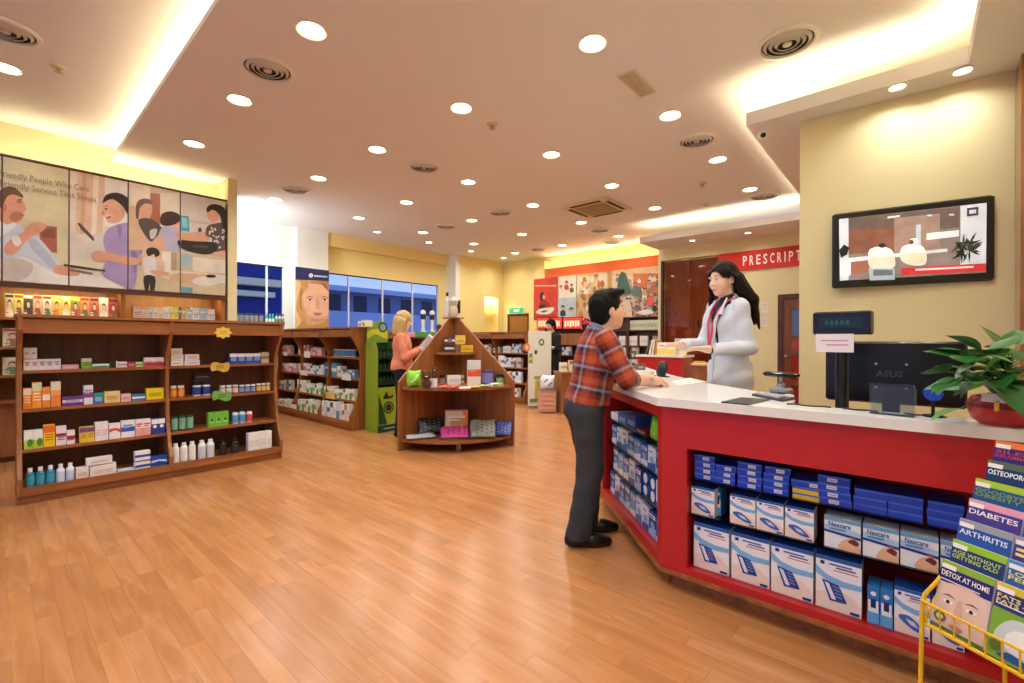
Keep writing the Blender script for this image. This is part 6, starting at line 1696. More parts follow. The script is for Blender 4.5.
# ================================================================== PRINTED PANELS
def clip_tri(tri, ax, lo, hi):
    """cut a 3d triangle to lo <= coordinate <= hi"""
    poly = [np.array(p, float) for p in tri]
    for sgn, lim in ((1, lo), (-1, -hi)):
        out = []
        for i in range(len(poly)):
            a, b = poly[i], poly[(i + 1) % len(poly)]
            fa, fb = sgn * a[ax] - lim, sgn * b[ax] - lim
            if fa >= 0: out.append(a)
            if (fa >= 0) != (fb >= 0): out.append(a + (b - a) * fa / (fa - fb))
        poly = out
        if len(poly) < 3: return []
    return poly
def clipped(mb, bounds):
    """keep only what lies inside the given (axis, lo, hi) limits"""
    out = MB()
    for f, c in zip(mb.f, mb.c):
        P3 = [mb.v[i] for i in f]
        for k in range(1, len(P3) - 1):
            polys = [[P3[0], P3[k], P3[k + 1]]]
            for ax, lo, hi in bounds:
                nxt = []
                for pl_ in polys:
                    for m_ in range(1, len(pl_) - 1):
                        q = clip_tri([pl_[0], pl_[m_], pl_[m_ + 1]], ax, lo, hi)
                        if len(q) >= 3: nxt.append(q)
                polys = nxt
            out.cur = c
            for q in polys: out.face(q)
    return out
RA = (0, 180, 4.267)
PN = (0, -1, 0)
ppl = lambda x, y: ony(x, y, PY - 0.001)
big = [('#d6caa4', rect(-700, -260, 300, 700)), ('#e4d6be', rect(290, -200, 560, 700)), ('#e2bfa4', [(330, -60), (450, -40), (432, 330), (320, 345)]), ('#d5a88c', [(352, -50), (372, -50), (352, 335), (338, 335)]), ('#efe2d0', [(400, -50), (425, -45), (405, 330), (385, 330)]), ('#efeae0', [(450, -40), (548, -20), (548, 200), (440, 200)]),
       ('#d9cfc4', [(290, 230), (450, 230), (450, 330), (290, 350)]), ('#a9604c', [(165, 192), (243, 200), (243, 312), (175, 300)]), ('#8c4a3c', [(175, 205), (236, 210), (236, 250), (180, 245)]), ('#5a4a48', [(330, 185), (340, 182), (400, 245), (402, 262), (395, 258), (345, 210)]),
       ('#ebe6dc', [(-600, 330), (0, 330), (130, 325), (290, 385), (430, 415), (548, 475), (548, 520), (-600, 520)]), ('#cfc4b8', [(0, 345), (60, 330), (140, 360), (110, 420), (0, 430)], 3), ('#c9d0da', [(-120, 230), (20, 190), (70, 180), (120, 225), (160, 240), (250, 345), (285, 385), (240, 400), (120, 335), (40, 330), (-120, 360)], 3), ('#b4bcc8', [(120, 250), (160, 262), (250, 370), (225, 380), (140, 300)], 3),
       ('#d8987a', [(8, 60), (40, 40), (85, 62), (102, 100), (112, 128), (98, 140), (98, 165), (70, 185), (30, 190), (0, 195), (-10, 120)], 3), ('#b9785c', [(60, 135), (95, 140), (90, 165), (60, 178), (40, 160)], 3), ('#6a4634', [(-12, 70), (10, 36), (55, 30), (92, 58), (98, 76), (60, 62), (30, 72), (12, 110), (-10, 120)], 3), ('#5a3a2c', [(72, 92), (92, 92), (90, 97), (74, 97)]), ('#3a241c', [(74, 84), (94, 82), (94, 86), (74, 88)]), ('#c07f64', ell(20, 118, 9, 16)), ('#a85a4c', [(84, 150), (104, 146), (98, 154)], 3), ('#e2e4ea', [(0, 178), (28, 190), (60, 182), (66, 200), (20, 230), (-20, 240)], 3),
       ('#dc9b7e', [(18, 285), (50, 250), (95, 225), (120, 195), (150, 178), (198, 192), (186, 215), (150, 235), (110, 262), (80, 300), (50, 320), (22, 312)], 3), ('#e8e4e0', [(50, 245), (78, 240), (92, 270), (65, 282)], 3), ('#d89a80', [(230, 372), (270, 362), (335, 392), (328, 408), (260, 405), (232, 392)], 3),
       ('#a892bf', [(455, 215), (500, 190), (560, 185), (625, 225), (652, 262), (650, 300), (590, 320), (582, 420), (560, 472), (520, 450), (436, 402), (455, 330), (440, 260)], 3), ('#8f78a8', [(500, 190), (520, 200), (512, 250), (505, 235)], 3), ('#8f78a8', [(560, 300), (585, 320), (578, 400), (560, 360)], 3), ('#e2ad8e', [(436, 95), (470, 66), (515, 72), (530, 110), (532, 150), (505, 180), (470, 182), (448, 160), (440, 130)], 3), ('#f2d6c4', [(452, 148), (478, 150), (472, 162), (455, 160)], 3),
       ('#4a2f28', ell(452, 124, 7, 3.5)), ('#3a2018', [(444, 114), (455, 109), (466, 113), (455, 112)]), ('#c88a6c', [(438, 128), (432, 146), (444, 150)], 3), ('#c0605a', [(452, 160), (476, 152), (466, 166)], 3), ('#dba285', ell(527, 132, 9, 14)), ('#2a1a15', [(438, 98), (448, 68), (488, 54), (528, 64), (560, 92), (582, 118), (588, 170), (575, 190), (556, 178), (540, 140), (520, 110), (480, 82), (450, 92)], 3), ('#d9a184', [(392, 312), (430, 302), (500, 318), (590, 335), (600, 352), (560, 365), (480, 350), (400, 345)], 3), ('#3a302c', [(272, 358), (448, 384), (450, 392), (272, 368)]), ('#8a6a58', [(300, 378), (395, 396), (395, 404), (300, 388)]),
       ('#d8b291', rect(548, -60, 770, 300)), ('#e6d2bc', rect(548, -60, 640, 110)), ('#b0623c', [(640, 55), (682, 60), (682, 190), (640, 180)]), ('#e0d0b8', rect(684, 55, 772, 200)), ('#dba382', [(585, 105), (612, 88), (645, 100), (648, 140), (630, 166), (600, 165), (585, 140)], 3), ('#6d4c38', [(580, 110), (596, 84), (635, 82), (650, 105), (620, 100), (596, 122), (590, 165), (580, 160)], 3), ('#55463f', [(590, 170), (640, 165), (690, 205), (660, 250), (640, 262), (605, 215)], 3), ('#cfc6c0', [(640, 215), (670, 210), (660, 245), (642, 250)], 3),
       ('#b6b2c6', [(678, 225), (700, 200), (760, 205), (785, 240), (785, 300), (690, 300), (676, 260)], 3), ('#e0a888', [(742, 160), (768, 165), (772, 200), (750, 208), (738, 190)], 3), ('#3c2118', [(682, 175), (690, 145), (725, 134), (762, 146), (768, 172), (745, 190), (715, 196), (690, 192)], 3), ('#dfa888', [(672, 250), (690, 240), (705, 290), (680, 295), (650, 270)], 3),
       ('#d2c8ba', rect(766, 60, 980, 330)), ('#c4b8a8', [(800, 170), (900, 180), (900, 192), (800, 182)]), ('#4a9cac', [(770, 152), (804, 155), (808, 222), (770, 218)]), ('#86c0c8', [(776, 160), (798, 162), (800, 205), (776, 202)]), ('#3a3634', ell(852, 215, 8, 12)), ('#d9a384', [(750, 225), (800, 225), (880, 222), (905, 240), (880, 262), (800, 262), (755, 250)], 3), ('#5b4a45', [(880, 205), (905, 188), (962, 192), (962, 300), (900, 300), (905, 250), (878, 238)], 3)]
_pr = random.Random(8)
for _k in range(38):
    big.append(('#d8cfc6', ell(_pr.uniform(892, 956), _pr.uniform(198, 292), 4.2, 4.2, 8)))
big += [('#dda384', [(885, 130), (905, 115), (930, 125), (932, 160), (912, 185), (892, 172), (882, 150)], 3), ('#2c1a15', [(880, 120), (905, 104), (945, 112), (962, 140), (962, 205), (948, 200), (935, 150), (905, 128), (885, 140)], 3), ('#292524', [(760, 258), (830, 262), (915, 268), (922, 300), (880, 318), (810, 306), (765, 285)], 3), ('#4a4644', [(820, 278), (890, 282), (885, 292), (820, 288)]), ('#dba384', [(905, 312), (965, 302), (965, 330), (920, 326)], 3),
        ('#cdb997', [(606, 285), (700, 300), (820, 315), (965, 330), (965, 520), (548, 520), (565, 470), (600, 380)]), ('#e6dcc8', [(690, 305), (730, 308), (730, 420), (690, 415)]), ('#b09a78', [(728, 310), (752, 312), (752, 392), (728, 388)]), ('#a8c0c0', [(770, 315), (818, 320), (818, 370), (770, 366)]), ('#dcd2bc', [(820, 330), (965, 345), (965, 400), (820, 390)]),
        ('#e2d6c6', [(720, 385), (840, 395), (965, 410), (965, 440), (800, 440), (700, 420)]), ('#d3a985', [(722, 408), (760, 398), (840, 400), (905, 405), (920, 420), (860, 440), (770, 440), (728, 428)], 3), ('#ded4c6', ell(880, 432, 62, 20)), ('#2c1e18', ell(898, 411, 22, 7)), ('#d8b39a', [(600, 330), (612, 312), (640, 330), (690, 335), (700, 395), (680, 415), (640, 402), (616, 410)], 3), ('#d9d2d0', [(612, 335), (650, 332), (668, 362), (655, 412), (618, 412)], 3), ('#2e1c16', [(622, 300), (645, 288), (672, 296), (680, 318), (662, 330), (655, 316), (632, 326)], 3), ('#dca686', [(645, 385), (715, 395), (712, 410), (650, 402)], 3), ('#2c2624', [(612, 412), (660, 414), (655, 478), (640, 478), (638, 440), (630, 474), (618, 472)], 3), ('#6f9ca2', [(768, 455), (820, 460), (820, 520), (768, 520)]), ('#c2b296', [(548, 470), (965, 500), (965, 540), (548, 540)])]
base_art = art(big, RA, ppl, PN, 0.00018)
tx = MB().col('#80765f')
t0, t1 = ony(3, 178, PY), ony(88.5, 189, PY)
w1 = (t1[0] - t0[0]) * 1.045
ft = lambda a, b: (a, PY - 0.0225, b)
add_text(tx, 'Friendly People Who Care', ft, t1[0] - w1, ony(45, 182.5, PY)[2] - .02, 0.062, w=w1)
t3 = ony(96, 196.5, PY)
w2 = w1 * 1.08
add_text(tx, 'Friendly Service That Shines', ft, t3[0] - w2, ony(45, 191, PY)[2] - .028, 0.062, w=w2)
_b = len(base_art.v)
base_art.v += tx.v; base_art.f += [tuple(_b + i for i in f) for f in tx.f]; base_art.c += tx.c
for k in range(len(PB) - 1):
    a, b = PB[k] + .006, PB[k + 1] - .006
    pan = pcb('photo_panel', mat('panel_board', '#d9cdb0', .4), a, b, PY, PY + .03, PZ0 + .004, PZ1 - .004)
    for src, nm in ((base_art, 'photo_print'),):
        cl = clipped(src, [(0, a, b), (2, PZ0 + .004, PZ1 - .004)])
        if cl.v:
            o = cl.build(nm, PHOTO, fix=False)
            to_child(o, pc)
            bpy.context.view_layer.update()
            o.parent = pan; o.matrix_parent_inverse = pan.matrix_world.inverted()

# blonde portrait poster in front of the column
BPY_ = 8.835
bpp = lambda x, y: ony(x, y, BPY_)
c0, c1 = ony(295.2, 300, BPY_), ony(328.8, 300, BPY_)
zt_, zb_ = ony(312, 268.5, BPY_)[2], 1.30
bp = tag(empty('portrait_poster', ((c0[0] + c1[0]) / 2, BPY_, zb_)), 'tall poster of a blonde model with a navy heading on the column', 'poster')
MB().box(-(c1[0] - c0[0]) / 2, (c1[0] - c0[0]) / 2, .002, .014, 0, zt_ - zb_).build('board', WHITEP, bp)
RB = (220, 260, 8.533)
por = [('#caa070', [(600, 40), (960, 40), (960, 760), (600, 760)]), ('#e2b08e', [(712, 250), (760, 195), (850, 185), (935, 235), (950, 330), (925, 450), (870, 525), (805, 528), (742, 450), (708, 345)], 4), ('#d6a07e', [(790, 500), (880, 500), (890, 700), (760, 700)]), ('#c4925a', [(620, 180), (730, 170), (752, 225), (706, 300), (692, 380), (725, 450), (735, 530), (700, 620), (620, 640)], 4), ('#dcb77c', [(640, 190), (690, 200), (668, 300), (650, 420), (690, 520), (640, 600), (625, 420)], 4), ('#9c6c3c', [(690, 250), (705, 260), (690, 340), (700, 420), (685, 400), (678, 330)], 3),
       ('#b98248', [(760, 195), (860, 175), (960, 190), (960, 320), (935, 260), (880, 215), (830, 205)], 4), ('#8a5c34', [(860, 195), (900, 215), (930, 270), (900, 240)], 3), ('#b98a54', [(640, 600), (720, 520), (760, 560), (880, 530), (960, 480), (960, 700), (620, 700)], 4), ('#cf9877', [(822, 330), (838, 335), (848, 400), (835, 420), (812, 412), (820, 385)], 3), ('#8a5a40', [(730, 325), (765, 308), (798, 322), (765, 316)], 3), ('#8a5a40', [(862, 322), (890, 308), (925, 325), (890, 316)], 3), ('#efe4da', ell(765, 340, 26, 9)), ('#efe4da', ell(892, 340, 26, 9)), ('#3c4a50', ell(768, 340, 11, 9)), ('#3c4a50', ell(893, 340, 11, 9)), ('#4a3020', [(738, 336), (765, 328), (795, 338), (765, 334)], 3), ('#4a3020', [(862, 338), (892, 328), (922, 336), (892, 334)], 3),
       ('#bf6a60', [(792, 458), (820, 448), (832, 452), (846, 448), (872, 456), (835, 474)], 4), ('#8f4a44', [(796, 460), (835, 463), (868, 458), (835, 466)], 3), ('#c58f70', [(745, 470), (800, 520), (870, 520), (905, 470), (870, 500), (800, 500)], 3), ('#242a58', [(600, 40), (960, 40), (960, 182), (640, 166), (600, 164)]), ('#e6e8f0', ell(775, 132, 18, 18)), ('#b8c0dc', ell(775, 132, 9, 9)), ('#d4d8e8', [(802, 128), (915, 138), (915, 150), (802, 142)])]
cl = clipped(art(por, RB, bpp, PN, 0.0002), [(0, c0[0], c1[0]), (2, zb_, zt_)])
to_child(cl.build('portrait_print', PHOTO, fix=False), bp)

# collage panels on the back wall
RC = (530, 250, 6.827)
CN = (-1, 0, 0)
cpp = lambda x, y: onx(x, y, BX - .002)
col_ = [('#e2c79c', rect(170, 60, 330, 560)), ('#d9b47c', rect(315, 60, 565, 560)), ('#e0b988', rect(560, 60, 930, 560)), ('#efe3c6', [(195, 170), (318, 150), (318, 320), (195, 330)]), ('#bccac8', [(186, 335), (318, 320), (318, 560), (180, 560)]), ('#f0dcb0', rect(322, 180, 410, 300)), ('#e8cc98', rect(415, 175, 470, 330)), ('#c89a58', rect(530, 150, 556, 560)), ('#b88a4c', rect(318, 120, 560, 150)), ('#f0e2c4', rect(470, 160, 528, 260)), ('#d8733a', rect(705, 160, 905, 300)), ('#e6c9a4', rect(560, 180, 705, 300)), ('#cfb9a0', rect(560, 300, 905, 400)), ('#e0a07a', rect(700, 390, 905, 560)), ('#efdcc4', rect(560, 400, 700, 560))]
_cr = random.Random(21)
def little_person(x, y, s, cloth, hair='#2a1c18'):
    return [(cloth, [(x - s, y + 3.2 * s), (x - .9 * s, y + 1.3 * s), (x, y + .9 * s), (x + .9 * s, y + 1.3 * s), (x + s, y + 3.2 * s)], 3), ('#d9a482', ell(x, y, .62 * s, .85 * s, 12)), (hair, [(x - .75 * s, y), (x - .6 * s, y - .8 * s), (x, y - 1.1 * s), (x + .6 * s, y - .8 * s), (x + .7 * s, y - .1 * s), (x, y - .5 * s)], 3)]
for (x, y, s, c, h_) in [(225, 395, 17, '#3a3a40', '#241a16'), (282, 412, 19, '#d8b8a8', '#1e1614'), (250, 225, 14, '#c8402c', '#2a1c18'), (212, 255, 13, '#f0e6da', '#3a2218'), (285, 245, 13, '#5a6a50', '#2a1c18'), (360, 290, 12, '#b85a3a', '#3a2a20'), (440, 300, 13, '#e8dcc8', '#2a1c18'), (500, 280, 12, '#8a9aa0', '#241a16')]:
    col_ += little_person(x, y, s, c, h_)
for k in range(70):
    x, y = _cr.uniform(575, 890), _cr.uniform(170, 440)
    col_ += little_person(x, y, _cr.uniform(8, 15), _cr.choice(['#c84a34', '#e8d8c8', '#6a7a80', '#d8a050', '#a8b0a8', '#8a4a3a', '#f0e8dc', '#5a5a68']), _cr.choice(['#2a1c18', '#4a3020', '#1e1614', '#7a7a74']))
for k in range(26):
    x, y = _cr.uniform(325, 525), _cr.uniform(170, 470)
    col_.append((_cr.choice(['#c8a060', '#f0e0b8', '#a87840', '#e8c890', '#d87840']), ell(x, y, _cr.uniform(5, 16), _cr.uniform(8, 30), 10)))
col_ += [('#3f5a4a', [(600, 290), (612, 180), (640, 150), (668, 190), (690, 290), (640, 300)], 3), ('#5a6a5a', [(690, 290), (720, 250), (760, 260), (770, 310), (720, 320)], 3), ('#e0584a', [(800, 340), (840, 310), (850, 360), (815, 385)], 3), ('#e8e0d4', [(740, 425), (810, 405), (850, 430), (780, 445)], 3), ('#2f2622', ell(855, 400, 18, 22)), ('#d8b898', [(600, 440), (640, 350), (690, 360), (700, 450), (650, 470)], 3)]
red_ = [('#d6452d', rect(0, 60, 200, 560)), ('#e8bca0', [(36, 240), (180, 240), (180, 248), (36, 248)]), ('#2c1c18', [(70, 300), (82, 285), (96, 300), (98, 340), (84, 355), (70, 340)], 3), ('#d9a080', ell(94, 322, 9, 16)), ('#a83020', [(60, 400), (75, 350), (110, 345), (140, 380), (130, 410)], 3), ('#e8dcc0', [(42, 430), (70, 402), (160, 392), (155, 420), (110, 442)], 3), ('#6a5a44', [(70, 418), (110, 410), (120, 418), (85, 428)]), ('#3a2420', [(60, 385), (90, 372), (110, 385), (80, 396)], 3), ('#b83a24', [(28, 440), (180, 440), (180, 480), (28, 480)])]
for nm, items, a, b in (('red_panel', red_, 28, 192), ('collage_panel', col_, 196, 318), ('collage_panel', col_, 321, 560), ('collage_panel', col_, 563, 905)):
    ya, yb2 = onx(530 + a / 6.827, 300, BX)[1], onx(530 + b / 6.827, 300, BX)[1]
    pan = MB().box(-.001 + BX - .012, BX + .018, yb2, ya, 1.80, 2.855).build(nm, mat('panel_board', '#d9cdb0', .4))
    to_child(pan, bu)
    cl = clipped(art(items, RC, lambda x, y: onx(x, y, BX - .015), CN, 0.00012), [(1, yb2, ya), (2, 1.80, 2.855)])
    if cl.v:
        o = cl.build('collage_print', PHOTO, fix=False)
        bpy.context.view_layer.update()
        o.parent = pan; o.matrix_parent_inverse = pan.matrix_world.inverted()
# ================================================================== PEOPLE
class Field:
    """signed distance field on a grid; smooth unions of simple solids, then one continuous skin (surface nets)"""
    def __init__(s, lo, hi, h):
        s.h = h
        s.lo = np.array(lo, np.float32)
        s.n = np.ceil((np.array(hi) - np.array(lo)) / h).astype(int) + 1
        s.d = np.full(s.n, 1.0, np.float32)
    def block(s, lo, hi, m=0.06):
        a = np.maximum(0, np.floor((np.array(lo) - m - s.lo) / s.h).astype(int))
        b = np.minimum(s.n, np.ceil((np.array(hi) + m - s.lo) / s.h).astype(int) + 1)
        if np.any(b <= a): return None
        sl = tuple(slice(int(x), int(y)) for x, y in zip(a, b))
        ax = [s.lo[i] + s.h * np.arange(a[i], b[i], dtype=np.float32) for i in range(3)]
        return sl, np.meshgrid(*ax, indexing='ij')
    def _mix(s, sl, e, k, op='u'):
        a = s.d[sl]
        if op == 'u':
            hh = np.clip(.5 + .5 * (a - e) / k, 0, 1)
            s.d[sl] = a * (1 - hh) + e * hh - k * hh * (1 - hh)
        elif op == 's':
            s.d[sl] = np.maximum(a, -e)
    def cap(s, p, q, r0, r1, k=.02, op='u', flat=None):
        """tapered capsule; flat=(axis vector, factor) squeezes it along an axis"""
        p, q = np.array(p, float), np.array(q, float)
        R = max(r0, r1) * (1.6 if flat else 1)
        bl = s.block(np.minimum(p, q) - R, np.maximum(p, q) + R)
        if bl is None: return s
        sl, (X, Y, Z) = bl
        v = q - p; L = max(1e-9, float(v @ v))
        t = np.clip(((X - p[0]) * v[0] + (Y - p[1]) * v[1] + (Z - p[2]) * v[2]) / L, 0, 1)
        dx, dy, dz = X - (p[0] + t * v[0]), Y - (p[1] + t * v[1]), Z - (p[2] + t * v[2])
        if flat:
            a = np.array(flat[0], float); a /= np.linalg.norm(a)
            c = (dx * a[0] + dy * a[1] + dz * a[2]) * (flat[1] - 1)
            dx, dy, dz = dx + c * a[0], dy + c * a[1], dz + c * a[2]
        e = np.sqrt(dx * dx + dy * dy + dz * dz) - (r0 + (r1 - r0) * t)
        s._mix(sl, e, k, op)
        return s
    def ell(s, c, r, R=None, k=.02, op='u'):
        c = np.array(c, float); r = np.array(r, float)
        m = float(max(r))
        bl = s.block(c - m, c + m)
        if bl is None: return s
        sl, (X, Y, Z) = bl
        P = np.stack([X - c[0], Y - c[1], Z - c[2]], -1)
        if R is not None: P = P @ np.array(R)
        k0 = np.sqrt(((P / r) ** 2).sum(-1)); k1 = np.sqrt(((P / r ** 2) ** 2).sum(-1)) + 1e-9
        s._mix(sl, k0 * (k0 - 1) / k1, k, op)
        return s
    def grid(s):
        ax = [s.lo[i] + s.h * np.arange(s.n[i], dtype=np.float32) for i in range(3)]
        return np.meshgrid(*ax, indexing='ij', sparse=True)
    def mesh(s, name, m, smooth=1, color=None):
        d = s.d
        ins = d < 0
        c = np.zeros(tuple(s.n - 1), np.int8)
        for a in (0, 1):
            for b in (0, 1):
                for e in (0, 1):
                    c += ins[a:s.n[0] - 1 + a, b:s.n[1] - 1 + b, e:s.n[2] - 1 + e]
        idx = np.argwhere((c > 0) & (c < 8))
        cm = -np.ones(tuple(s.n - 1), np.int32)
        cm[idx[:, 0], idx[:, 1], idx[:, 2]] = np.arange(len(idx))
        off = np.array([(a, b, e) for a in (0, 1) for b in (0, 1) for e in (0, 1)])
        val = np.stack([d[idx[:, 0] + o[0], idx[:, 1] + o[1], idx[:, 2] + o[2]] for o in off], 1)
        acc = np.zeros((len(idx), 3)); cnt = np.zeros(len(idx))
        for i in range(8):
            for j in range(i + 1, 8):
                if np.abs(off[i] - off[j]).sum() != 1: continue
                vi, vj = val[:, i], val[:, j]
                sg = (vi < 0) != (vj < 0)
                t = np.where(sg, vi / np.where(sg, vi - vj, 1), 0)
                acc += sg[:, None] * (off[i] + t[:, None] * (off[j] - off[i])); cnt += sg
        V = s.lo + (idx + acc / cnt[:, None]) * s.h
        F = []
        for ax in range(3):
            o1, o2 = [(1, 2), (2, 0), (0, 1)][ax]
            A = [slice(None)] * 3; B = [slice(None)] * 3
            A[ax] = slice(0, -1); B[ax] = slice(1, None)
            ia, ib = ins[tuple(A)], ins[tuple(B)]
            e = np.argwhere(ia != ib)
            e = e[(e[:, o1] > 0) & (e[:, o2] > 0) & (e[:, o1] < s.n[o1] - 1) & (e[:, o2] < s.n[o2] - 1)]
            fl = ia[e[:, 0], e[:, 1], e[:, 2]]
            def cell(u, w):
                q = e.copy(); q[:, o1] += u; q[:, o2] += w
                return cm[q[:, 0], q[:, 1], q[:, 2]]
            Q = np.stack([cell(-1, -1), cell(0, -1), cell(0, 0), cell(-1, 0)], 1)
            Q[~fl] = Q[~fl][:, ::-1]
            F.append(Q)
        F = np.concatenate(F)
        F = F[(F >= 0).all(1)]
        for _ in range(smooth):        # light relaxation
            S_ = np.zeros_like(V); N_ = np.zeros(len(V))
            for a, b in ((0, 1), (1, 2), (2, 3), (3, 0)):
                np.add.at(S_, F[:, a], V[F[:, b]]); np.add.at(S_, F[:, b], V[F[:, a]])
                np.add.at(N_, F[:, a], 1); np.add.at(N_, F[:, b], 1)
            V = V * .5 + .5 * S_ / np.maximum(N_, 1)[:, None]
        me = bpy.data.meshes.new(name)
        me.vertices.add(len(V)); me.vertices.foreach_set('co', V.astype(np.float32).ravel())
        me.loops.add(F.size); me.loops.foreach_set('vertex_index', F.astype(np.int32).ravel())
        me.polygons.add(len(F)); me.polygons.foreach_set('loop_start', np.arange(0, F.size, 4, dtype=np.int32))
        me.update(calc_edges=True)
        me.polygons.foreach_set('use_smooth', np.ones(len(F), bool))
        me.materials.append(m)
        if color is not None:
            at = me.color_attributes.new('Col', 'FLOAT_COLOR', 'POINT')
            cc = np.ones((len(V), 4), np.float32); cc[:, :3] = color(V)
            at.data.foreach_set('color', cc.ravel())
        me.update()
        return me

def rotm(yaw, pitch=0.0, roll=0.0):
    """columns: forward, left, up of a head turned by yaw (left +) and nodding by pitch (down +)"""
    return np.array((Matrix.Rotation(yaw, 3, 'Z') @ Matrix.Rotation(pitch, 3, 'Y') @ Matrix.Rotation(roll, 3, 'X')))
def head_field(F, c, R, s=1.0, female=False):
    T = lambda x, y, z: c + R @ (np.array([x, y, z]) * s)
    E = lambda p, r, k=.015, op='u': F.ell(T(*p), np.array(r) * s, R, k, op)
    E((-.016, 0, .022), (.097, .076, .098))
    E((.020, 0, -.035), (.070, .058 if female else .062, .082), .03)
    E((.050, 0, -.088), (.030, .030 if female else .036, .026), .03)
    for sg in (-1, 1):
        E((.052, sg * .038, -.030), (.030, .024, .030), .02)                  # cheek
        E((-.012, sg * .076, -.012), (.020, .009, .031), .006)               # ear
        E((.092, sg * .031, .006), (.014, .017, .010), .004, 's')            # eye socket
        E((.078, sg * .030, .024), (.016, .024, .008), .012)                 # brow ridge
    F.cap(T(.084, 0, .010), T(.107, 0, -.026), .008 * s, .0125 * s, .012)     # nose
    for sg in (-1, 1): E((.094, sg * .011, -.030), (.010, .008, .008), .008)
    E((.084, 0, -.058), (.013, .024, .0065), .006); E((.082, 0, -.070), (.012, .020, .0065), .006)
    return T
def eyes(parent, T, s, R):
    for sg in (-1, 1):
        c = T(.0735, sg * .030, .0055)
        rot = Matrix(R.tolist()).to_euler()
        MB().col('#f0ece6').lathe([(0, -.0125 * s), (.009 * s, -.0085 * s), (.0125 * s, 0), (.009 * s, .0085 * s), (0, .0125 * s)], 12).build('eye', GLOSSP, parent, True, tuple(c))
        MB().col('#1a100c').lathe([(0, -.003), (.0058 * s, -.001), (.0055 * s, .002), (0, .003)], 10).build('iris', GLOSSP, parent, True, tuple(c + R @ np.array([.0115 * s, 0, 0])), (Matrix(R.tolist()) @ Matrix.Rotation(math.pi / 2, 3, 'Y')).to_euler())
def hand(F, wrist, d, up, s=1.0, curl=0.25, left=True, spread=0.012, thumb_up=0.6):
    """palm and five fingers: d = pointing direction, up = back-of-hand normal"""
    d = np.array(d, float); d /= np.linalg.norm(d)
    up = np.array(up, float); up -= d * (up @ d); up /= np.linalg.norm(up)
    side = np.cross(up, d) * (1 if left else -1)          # towards the little finger... thumb is -side
    w = np.array(wrist, float)
    pc = w + d * .050 * s
    R = np.stack([d, side, up], 1)
    F.ell(pc, np.array([.052, .040, .016]) * s, R, .012)
    F.cap(w, w + d * .03 * s, .026 * s, .024 * s, .02)
    Ls = [.072, .080, .075, .060]
    for i in range(4):
        o = pc + d * .040 * s + side * (-.028 + .0185 * i) * s
        fd = d + side * (-.02 + spread * (i - 1.5) * 6) ; fd /= np.linalg.norm(fd)
        a = curl
        p0 = o
        for j, (fr, r) in enumerate(((.45, .0088), (.30, .0080), (.25, .0072))):
            dd = fd * math.cos(a) - up * math.sin(a)
            p1 = p0 + dd * Ls[i] * fr * s
            F.cap(p0, p1, r * s, (r - .0006) * s, .006)
            p0 = p1; a += curl
    t0 = w + d * .022 * s - side * .026 * s
    t1 = t0 + (d * .55 - side * .65 + up * (thumb_up - .6)) * .042 * s
    t2 = t1 + (d * .9 - side * .15 - up * .15) * .034 * s
    F.cap(t0, t1, .0125 * s, .0105 * s, .012); F.cap(t1, t2, .0098 * s, .0082 * s, .006)

SKINA = mat('skin_warm', '#dca988', .5, noise=.05, nscale=30)
SKINB = mat('skin_light', '#eec4aa', .5, noise=.04, nscale=30)
HAIRB = mat('hair_black', '#090706', .55, bump=.5, bscale=160)
HAIRBR = mat('hair_dark_brown', '#1a0d08', .45, bump=.5, bscale=160)
HAIRY = mat('hair_blonde', '#c8a868', .45, noise=.2, nscale=40, bump=.5, bscale=140)
CLOTHC = mat('woven_cloth', attr=True, rough=.85)
COATW = mat('white_cotton', '#d3d8e2', .8, noise=.02, nscale=10, bump=.25, bscale=9)
TROUS = mat('charcoal_trousers', '#34383c', .85, noise=.15, nscale=9, bump=.35, bscale=14)
LEATH = mat('black_leather', '#0d0c0c', .28)
PEACH = mat('peach_jacket', '#e08a68', .8, noise=.04, nscale=12, bump=.3, bscale=10)
BLKCL = mat('black_cloth', '#17181a', .85, bump=.3, bscale=12)

for _h in (HAIRB, HAIRBR):
    _h.node_tree.nodes['Principled BSDF'].inputs['Specular IOR Level'].default_value = .2
def plaid_color(axes):
    red, org, nav, gry = [np.array(lin(c)) for c in ('#8c2c1e', '#b8552f', '#2a212c', '#8ba0b0')]
    bands = [(0, .30, org), (.30, .52, red), (.52, .72, nav), (.72, .84, gry), (.84, 1.0, red)]
    def band(x):
        x = x % 1.0
        out = np.zeros((len(x), 3))
        for a, b, c in bands: out[(x >= a) & (x < b)] = c
        return out
    def f(V):
        best = np.full(len(V), 9.0); U = np.zeros(len(V)); W = np.zeros(len(V))
        for p, q, r, ref, off in axes:
            p, q = np.array(p), np.array(q); v = q - p; L = np.linalg.norm(v); v = v / L
            t = np.clip((V - p) @ v, 0, L)
            dv = V - (p + t[:, None] * v)
            dist = np.linalg.norm(dv, axis=1) - r
            e1 = np.array(ref) - v * (np.array(ref) @ v); e1 /= np.linalg.norm(e1); e2 = np.cross(v, e1)
            ang = np.arctan2(dv @ e2, dv @ e1)
            w = dist < best
            best[w] = dist[w]; U[w] = (ang * r / .17)[w] + off; W[w] = ((V - p) @ v / .125)[w] + off
        a, b = band(U), band(W)
        return np.clip(.55 * b + .45 * a, 0, 1)
    return f
def wrinkle(F, amp=.004, fz=26, seed=0.0):
    X, Y, Z = F.grid()
    F.d += (amp * np.sin(fz * Z + 9 * X + 7 * np.sin(6 * Y + seed)) * np.sin(11 * Y + 5 * X + 3 * np.sin(8 * Z + seed))).astype(np.float32)

def person(loc, rz, label):
    e = tag(empty('person', loc, rz), label, 'person')
    return e

